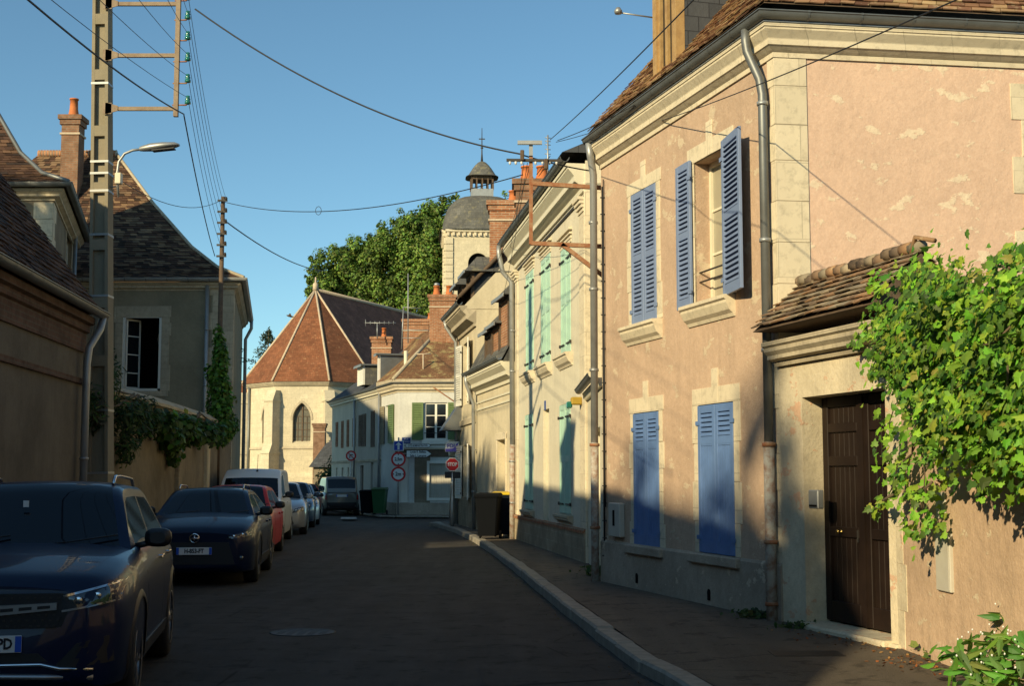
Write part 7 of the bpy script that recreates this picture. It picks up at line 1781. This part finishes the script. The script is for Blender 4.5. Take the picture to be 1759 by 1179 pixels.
# big vine on the right
random.seed(11)
vine = thing('climbing_vine', hf.P(.8, 1.8, .3), 'big bright green leafy vine spilling over the garden wall at the right', 'vine')
POLY = [(1500,600),(1512,565),(1545,520),(1570,490),(1610,474),(1650,466),(1690,482),(1730,462),(1800,445),(2050,420),(2100,800),(1800,815),(1745,815),(1700,775),(1655,785),(1605,765),(1575,730),(1545,690),(1520,645)]
mb = MB(); cents = []
while len(cents) < 400:
    x, y = random.uniform(1470, 2080), random.uniform(430, 855)
    if inpoly(x, y, POLY): cents.append((x, y))
ex = [(1590,850,.18),(1585,880,.2),(1570,905,.14),(1600,905,.1),(1540,820,.15),(1500,878,.07),(1515,865,.07),(1535,850,.08),(1475,590,.1),(1495,640,.12),(1560,850,.12),(1530,740,.16),(1510,500,.08),(1548,470,.07),(1575,458,.08),(1715,455,.08),(1745,440,.1),(1520,790,.12),(1550,800,.14),(1625,810,.15),(1690,830,.14),(1500,480,.06),(1485,560,.1)]
def vine_pt(x, y, o):
    s, z = hf.uv(x, y, o)
    return hf.P(s, z, o) if s > -.6 else gf.P(gf.uv(x, y, o)[0], gf.uv(x, y, o)[1], o)
tot = 0
for (x, y) in cents:
    edge = sum(inpoly(x+dx, y+dy, POLY) for dx, dy in ((-40,0),(40,0),(0,-40),(0,40)))/4
    o = .12 + .42*edge*random.uniform(.6, 1.1); c = vine_pt(x, y, o); r = random.uniform(.10, .22); tint = random.uniform(.6, 1.25)
    for k in range(int((72 if x < 1780 else 30)*random.uniform(.6, 1.3))):
        p = c + rv(r*.6); nn = (hf.n*random.uniform(.5, 1.3) + Vector((-.1,-.4,.9))*random.uniform(.1, .9) + rv(.35)); cc = random.choice(VG); cc = tuple(v*tint*random.uniform(.75,1.25) for v in cc)
        if random.random() < .03: cc = (.30,.28,.06)
        leaf(mb, p, random.choice((.03,.04,.05,.06,.07,.09))*random.uniform(.85,1.2), nn, cc); tot += 1
for x, y, r in ex:
    c = vine_pt(x, y, .2)
    for k in range(int(120*r)+4):
        leaf(mb, c+rv(r*.45), random.uniform(.05, .095), hf.n+Vector((0,-.4,.6))+rv(.4), tuple(v*random.uniform(.8,1.3) for v in random.choice(VG)))
mb.build('foliage', MT['leaf'], vine, recalc=False)
for (x0, y0, x1, y1) in ((1580,560,1590,870),(1620,480,1540,640),(1700,500,1500,600),(1650,560,1560,800),(1740,500,1700,830),(1600,700,1530,850),(1530,850,1496,879),(1600,830,1572,905)):
    a, b = vine_pt(x0, y0, .25), vine_pt(x1, y1, .2); m_ = MB(); m_.tube([a.lerp(b, t/6)+rv(.02) for t in range(7)], [.012-.0012*t for t in range(7)], 5); m_.build('stem', MT['bark'], vine)
for (x0, y0, x1, y1, o0, o1) in ((1600,520,1500,600,.3,.35),(1650,620,1560,700,.5,.5),(1720,560,1640,690,.6,.55),(1690,700,1620,800,.5,.3),(1740,640,1690,830,.6,.4),(1560,640,1520,760,.35,.2),(1580,500,1490,560,.3,.3),(1740,470,1700,452,.5,.4)):
    a, b = vine_pt(x0, y0, o0), vine_pt(x1, y1, o1); m_ = MB(); m_.tube([a.lerp(b, t/6)+rv(.025) for t in range(7)], [.008-.0008*t for t in range(7)], 5); m_.build('stem', MT['bark'], vine)
# ivy clump behind, on the gate canopy end
random.seed(21)
def shrub(name, blobs, n, size, label, cat, pal, mat='leafd', shape=QUAD, grp=None, base=None, lobed=False, upb=.6, stems=True, flowers=None):
    """blobs: (centre, radii)"""
    b0 = base if base is not None else blobs[0][0]; t = thing(name, b0, label, cat, grp); mb = MB(); vol = [r.x*r.y*r.z for _, r in blobs]; tv = sum(vol)
    for (c, r), v in zip(blobs, vol):
        for k in range(max(6, int(n*v/tv))):
            d = rv().normalized(); q = random.random()**.4; p = c + Vector((d.x*r.x, d.y*r.y, d.z*r.z))*q*random.uniform(.85, 1.12); nn = d + Vector((0,0,upb)) + rv(.4); cc = tuple(vv*random.uniform(.7,1.3) for vv in random.choice(pal))
            if lobed: leaf(mb, p, random.uniform(.7,1.3)*size, nn, cc)
            else: quadleaf(mb, p, random.uniform(.7,1.3)*size, nn, cc, shape)
    mb.build('foliage', MT[mat], t, recalc=False)
    if stems:
        for i, (c, r) in enumerate(blobs[:8]): m_ = MB(); q = Vector((c.x, c.y, c.z-r.z*.2)); m_.tube([Vector(b0)+rv(.03), Vector(b0).lerp(q, .5)+rv(.06), q], [.02, .014, .006], 5); m_.build('stem', MT['bark'], t)
    return t
DG = [(.035,.07,.02), (.05,.09,.025), (.025,.05,.018), (.07,.12,.03)]
MG = [(.07,.16,.025), (.10,.22,.03), (.05,.11,.02), (.13,.25,.04)]
V3 = lambda x, y, z: Vector((x, y, z))
# creeper on the wooden pole
random.seed(5); bl = []
for i in range(17):
    t = i/16; c = at(374+random.uniform(-6,6)+ (6 if t > .6 else 0), 575+175*t, WY-.25); r = .16+.38*t*(1.1-t*.5) ; bl.append((c, V3(r, r, .3)))
shrub('pole_creeper', bl, 3600, .1, 'bright green creeper climbing the thin wooden pole', 'creeper', MG, 'leaf', base=V3(wp.x, WY-.2, 3), stems=False)
# ivy along the garden wall top
gfa, gfb = Fac(gA, gB), Fac(gB, gC)
bl = []
for px, py, rx, rz_s in ((170,650,.5,.6),(205,710,.6,.45),(225,730,.6,.5),(250,720,.5,.35),(212,770,.35,.4),(150,700,.4,.5),(240,700,.4,.3)):
    c = gfa.P(gfa.u(px), 0, .1); q = gfa.uv(px, py, .1); c = gfa.P(q[0], q[1], .12); bl.append((c, V3(rx*.75, .35, rz_s*.85)))
shrub('wall_ivy', bl, 2600, .12, 'dark drooping shrub hanging over the wall behind the concrete pole', 'shrub', DG, base=gfa.P(gfa.L*.6, 3.1, .05), shape=NARROW)
bl = []
for px, py, rx, rz_s in ((275,728,.5,.3),(300,735,.6,.35),(320,742,.5,.35),(345,745,.55,.35),(290,755,.35,.25),(365,745,.5,.3),(385,740,.45,.3),(300,775,.2,.35),(395,730,.3,.3)):
    q = gfb.uv(px, py, .15); c = gfb.P(q[0], q[1], .15); bl.append((c, V3(rx*.8, .5, rz_s)))
shrub('wall_creeper', bl, 3000, .12, 'mid green creeper trailing over the wall below the open window', 'creeper', [(.05,.11,.02),(.07,.15,.03),(.035,.075,.02)], 'leaf', base=gfb.P(gfb.L*.4, 3.1, .05))
# thin twig left of the church
shrub('twig_spray', [(at(425, 620, 46), V3(.35,.3,.12)), (at(412, 600, 46), V3(.2,.2,.1))], 60, .1, 'sparse twig sticking out past the grey house corner', 'twig', DG, base=at(402, 615, 46), shape=NARROW)
# bush at the foot of the church
shrub('bush', [(at(570, 825, 80), V3(1.0, 1.2, 1.0)), (at(585, 800, 80), V3(.8,1,.8)), (at(560, 850, 80), V3(.9,1,.7))], 2200, .16, 'dark rounded bush below the church beside the cream row house', 'bush', DG, base=at(572, 868, 80))
# trees
def tree(name, base, blobs, n, size, label, pal, cat='tree', trunk=(.45, .2), mat='leafd', shape=QUAD, subr=.24):
    if blobs[0][1] > 1.5: blobs = blobs + [(c + (rv().normalized()*r*1.05), r*random.uniform(.25,.42)) for c, r in blobs for _ in range(3)]
    t = thing(name, base, label, cat); mb = MB(); vol = [r**2.2 for _, r in blobs]; tv = sum(vol)
    for (c, r), v in zip(blobs, vol):
        k = max(8, int(n*v/tv)); sub = [(c + rv().normalized()*r*random.uniform(.55, .95), r*random.uniform(subr*.7, subr*1.4), random.uniform(.45, 1.45)) for _ in range(max(5, int(20*r**1.2/ max(.6, r)**.6)))]
        for i in range(k):
            cc, rr_, tn = random.choice(sub); d = rv().normalized(); p = cc + d*rr_*random.random()**.35; nn = d + (p-c).normalized()*.6 + V3(0,0,.5) + rv(.3)
            quadleaf(mb, p, size*random.uniform(.6,1.4), nn, tuple(q*tn*random.uniform(.8,1.2) for q in random.choice(pal)), shape)
    mb.build('crown', MT[mat], t, recalc=False)
    top = max(c.z for c, _ in blobs); cz_ = sum((c for c, _ in blobs), Vector())/len(blobs)
    m_ = MB(); m_.tube([base, base.lerp(V3(cz_.x, cz_.y, cz_.z), .5)+rv(.1), V3(cz_.x, cz_.y, cz_.z)], [trunk[0], trunk[0]*.7, trunk[1]], 10); m_.build('trunk', MT['bark'], t)
    for c, r in blobs[:7]: m_ = MB(); s = base.lerp(cz_, .55); m_.tube([s, s.lerp(c, .5)+rv(.2), c], [trunk[1], trunk[1]*.6, .05], 6); m_.build('limb', MT['bark'], t)
    return t
random.seed(31)
TG = [(.10,.17,.03), (.13,.21,.035), (.06,.11,.022), (.17,.25,.05)]
def tb(L, Y): return [(at(px, py, Y+dy), r) for px, py, dy, r in L]
tree('broadleaf_tree', V3(at(600, 800, 140).x, 140, -.2), tb([(585,465,0,3.2),(560,490,-1,2.4),(620,455,0,3.2),(548,505,0,1.6),(600,500,2,3.2),(645,470,1,3),(575,520,2,3),(622,520,3,3.5),(640,440,0,1.8),(612,432,0,1.5)], 140), 42000, .21, 'large green tree behind the church roof, left of the taller trees', TG)
tree('broadleaf_tree', V3(at(690, 800, 138).x, 138, -.2), tb([(690,430,0,3.6),(660,460,0,3),(720,410,-1,3.4),(700,480,1,4),(675,400,0,1.8),(735,450,0,3.6),(730,500,1,4),(660,500,1,3.6),(700,390,0,2.0),(690,530,2,3.8)], 138), 50000, .21, 'tall spreading tree above the nave roof', TG)
tree('broadleaf_tree', V3(at(770, 800, 132).x, 136, -.2), tb([(748,395,0,3.3),(760,370,0,2.2),(770,430,0,3.6),(740,440,-1,3.4),(760,480,0,4),(785,460,0,3.4),(750,520,1,4),(775,352,1,1.2),(725,390,0,1.6)], 136), 42000, .21, 'tallest tree, touching the left side of the bell tower', TG)
tree('broadleaf_tree', V3(at(885, 800, 140).x, 140, -.2), tb([(884,348,0,1.6),(888,365,0,1.8),(880,385,0,2.2),(890,410,0,2.8),(885,450,0,3)], 140), 10000, .21, 'scrap of tree showing between the two brick chimneys', TG)
# conifer
random.seed(41)
cb = at(457, 800, 130); ct = thing('conifer_tree', V3(cb.x, 130, -.2), 'dark pointed conifer behind the left side of the church', 'conifer')
mb = MB(); tz0, tz1 = 6, zat(566, 130)
tips = []
for i in range(190):
    t = random.random()**.8; z = tz0+(tz1-tz0)*t; r = (1-t)**.55*3.6*random.uniform(.6, 1.1); a = random.uniform(0, 2*pi); tip = V3(cb.x+r*cos(a), 130+r*sin(a), z-r*.25)
    s = V3(cb.x, 130, z+.1)
    for k in range(16): u = random.random()**.6; p = s.lerp(tip, u)+rv(.12*(1.2-u*.5)); p.z -= random.random()*.25; quadleaf(mb, p, random.uniform(.2,.4), rv(1)+V3(0,0,.6), rnd(random.choice([(.035,.06,.035),(.05,.08,.045),(.025,.045,.03)])), NARROW)
mb.build('crown', MT['needle'], ct, recalc=False); mb = MB(); mb.tube([(cb.x,130,-.2),(cb.x,130,tz1)], [.35,.03], 8); mb.build('trunk', MT['bark'], ct)
# trees left of the street outside the frame that dapple the light
random.seed(51)
def shade_tree(x, y, h, r, n, label, size=.17, nb=9):
    bl = [(V3(x+random.uniform(-1,1)*r*.6, y+random.uniform(-1,1)*r*.6, h+random.uniform(-.9,.5)*r*.7), r*random.uniform(.35,.6)) for _ in range(nb)]
    return tree('broadleaf_tree', V3(x, y, 0), bl, n, size, label, TG)
def sunward(L, z, s=25.4): return V3(.8*L-.6*s, -.6*L-.8*s, z)
def top_blobs(L): return [(sunward(l, z-r, 25.4+random.uniform(-1,1)), r) for l, z, r in L]
TA = [(-11.2,16.9,1.0),(-10.4,17.0,.9),(-9.8,17.7,.6),(-9.1,17.5,.8),(-8.5,16.7,.9),(-9.8,15.0,1.6),(-8.7,14.4,1.5),(-11,14.6,1.4),(-10,12.8,1.8)]
TB = [(-7.5,16.6,.7),(-6.9,17.4,.5),(-6.5,17.8,.35),(-6.1,16.9,.4),(-5.6,15.9,.4),(-6.6,16.2,1.0),(-5.6,14.9,.9),(-6.8,14.2,1.3),(-5.8,13.6,1.2),(-4.95,17.2,.12),(-4.75,16.6,.12),(-5.0,16.2,.16)]
tree('broadleaf_tree', sunward(-9.8, 0), top_blobs(TA), 5500, .17, 'tall garden tree outside the frame behind the photographer, left one', TG, trunk=(.3,.12))
tree('broadleaf_tree', sunward(-6.2, 0), top_blobs(TB), 5000, .17, 'tall garden tree outside the frame behind the photographer, right one', TG, trunk=(.3,.12))
for a_ in [(-19, 20, 11.5, 3.8, 16000, 'large garden tree outside the frame to the left, behind the tall wing'), (-22.5, 13, 12.5, 4.2, 17000, 'second large garden tree outside the frame to the left')]: shade_tree(*a_)
# plants at the foot of the wall, right
random.seed(61)
pb_ = on_z(1700, 1185, PZ)
t = thing('leafy_plant', pb_, 'broad-leaved green plant with tiny pale flowers at the foot of the wall', 'plant'); mb = MB(); fl = MB()
BL = [(-.13,0),(-.22,.35),(-.15,.8),(0,1.25),(.15,.8),(.22,.35),(.13,0)]
for (px, py, n, h) in ((1660,1150,34,.34),(1700,1175,50,.46),(1740,1180,50,.5),(1715,1130,40,.6),(1680,1178,30,.3),(1765,1185,40,.55)):
    c = on_z(px, max(py, 1150)+30, PZ)
    for k in range(n):
        a = random.uniform(0, 2*pi); tl = random.uniform(.0, .28); zz = random.uniform(.08, h*.9); p = c + V3(cos(a)*tl, sin(a)*tl, zz)
        nn = V3(cos(a)*.6, sin(a)*.6-.3, .8)+rv(.3); leaf(mb, p, random.uniform(.08, .16), nn, tuple(v*random.uniform(.7,1.3) for v in random.choice([(.09,.2,.03),(.13,.27,.04),(.16,.30,.06)])), BL, fold=.25)
        if random.random() < .3: q = p+V3(0,-.05,.06); fl.lathe([(.002,0),(.006,.005),(.007,.012),(.002,.016)], 6, q, c=(.75,.72,.5))
mb.build('foliage', MT['leaf'], t, recalc=False); fl.build('flowers', MT['signw'], t)
for (px, py, n, hh, lb, pl_) in ((1588,1110,60,.36,'tall pale weed growing against the sunlit wall base', [(.16,.2,.05),(.2,.22,.07)]), (1350,1055,90,.16,'low dark weeds round the foot of the downpipe', DG), (1300,1062,60,.08,'small dark tuft of weeds on the pavement edge before the plinth', DG), (1625,1130,80,.12,'low straggly weeds at the foot of the sunlit wall', [(.1,.16,.04),(.15,.2,.05)]), (1378,1080,30,.05,'tiny weed clump beside the gateway step', DG), (1024,990,50,.14,'weeds at the base of the far downpipe of the pink house', DG)):
    c = on_z(px, py, PZ); tt = thing('weeds', c, lb, 'weeds'); mb = MB()
    for k in range(n*3): r = .16 if hh > .3 else .22; p = c + V3(random.gauss(0, r*.5), random.gauss(0, r*.4), random.random()*hh); quadleaf(mb, p, random.uniform(.03,.07), V3(0,-.5,.6)+rv(.6), tuple(v*random.uniform(.7,1.3) for v in random.choice(pl_)), NARROW if k % 2 else QUAD)
    mb.build('foliage', MT['leaf'], tt, recalc=False)
    if hh > .3:
        for k in range(5): m_ = MB(); e = c+V3(random.uniform(-.1,.1), 0, hh+.05); m_.tube([c, c.lerp(e,.5)+rv(.02), e], .004, 4); m_.build('stem', MT['leaf'], tt)
# fallen leaves and grit, uncountable
random.seed(71); mb = MB()
for k in range(420):
    px, py = random.choice(((1470,1095,60,12),(1560,1135,45,14),(1620,1140,60,18),(1420,1082,40,8),(1510,1105,50,10)))[:4][:2], None
    (cx_, cy_), = (px,)
    p = on_z(cx_+random.gauss(0, 38), min(1175, cy_+random.gauss(0, 9)), PZ+.006)
    quadleaf(mb, p, random.uniform(.012, .04), V3(0,0,1)+rv(.35), rnd(random.choice([(.30,.10,.03),(.22,.10,.04),(.36,.2,.07),(.14,.07,.03)]), .3))
tag(mb.build('fallen_leaves', MT['deadleaf'], recalc=False), kind='stuff', label='scattered brown fallen leaves on the pavement before the gate', cat='fallen leaves')
random.seed(81); mb = MB()
for a, b in zip(K[2:-3], K[3:-2]):
    for k in range(int((b-a).length*22)):
        p = a.lerp(b, random.random()) + V3(-random.random()**2*.22-.005, 0, .004); 
        if mn.noise(p*1.3) > -.05: quadleaf(mb, p, random.uniform(.012,.05), V3(0,0,1)+rv(.5), rnd(random.choice([(.07,.1,.03),(.16,.1,.05),(.1,.09,.05)]), .3), NARROW)
tag(mb.build('gutter_litter', MT['deadleaf'], recalc=False), kind='stuff', label='moss, grass and dry litter gathered along the foot of the kerb', cat='litter')
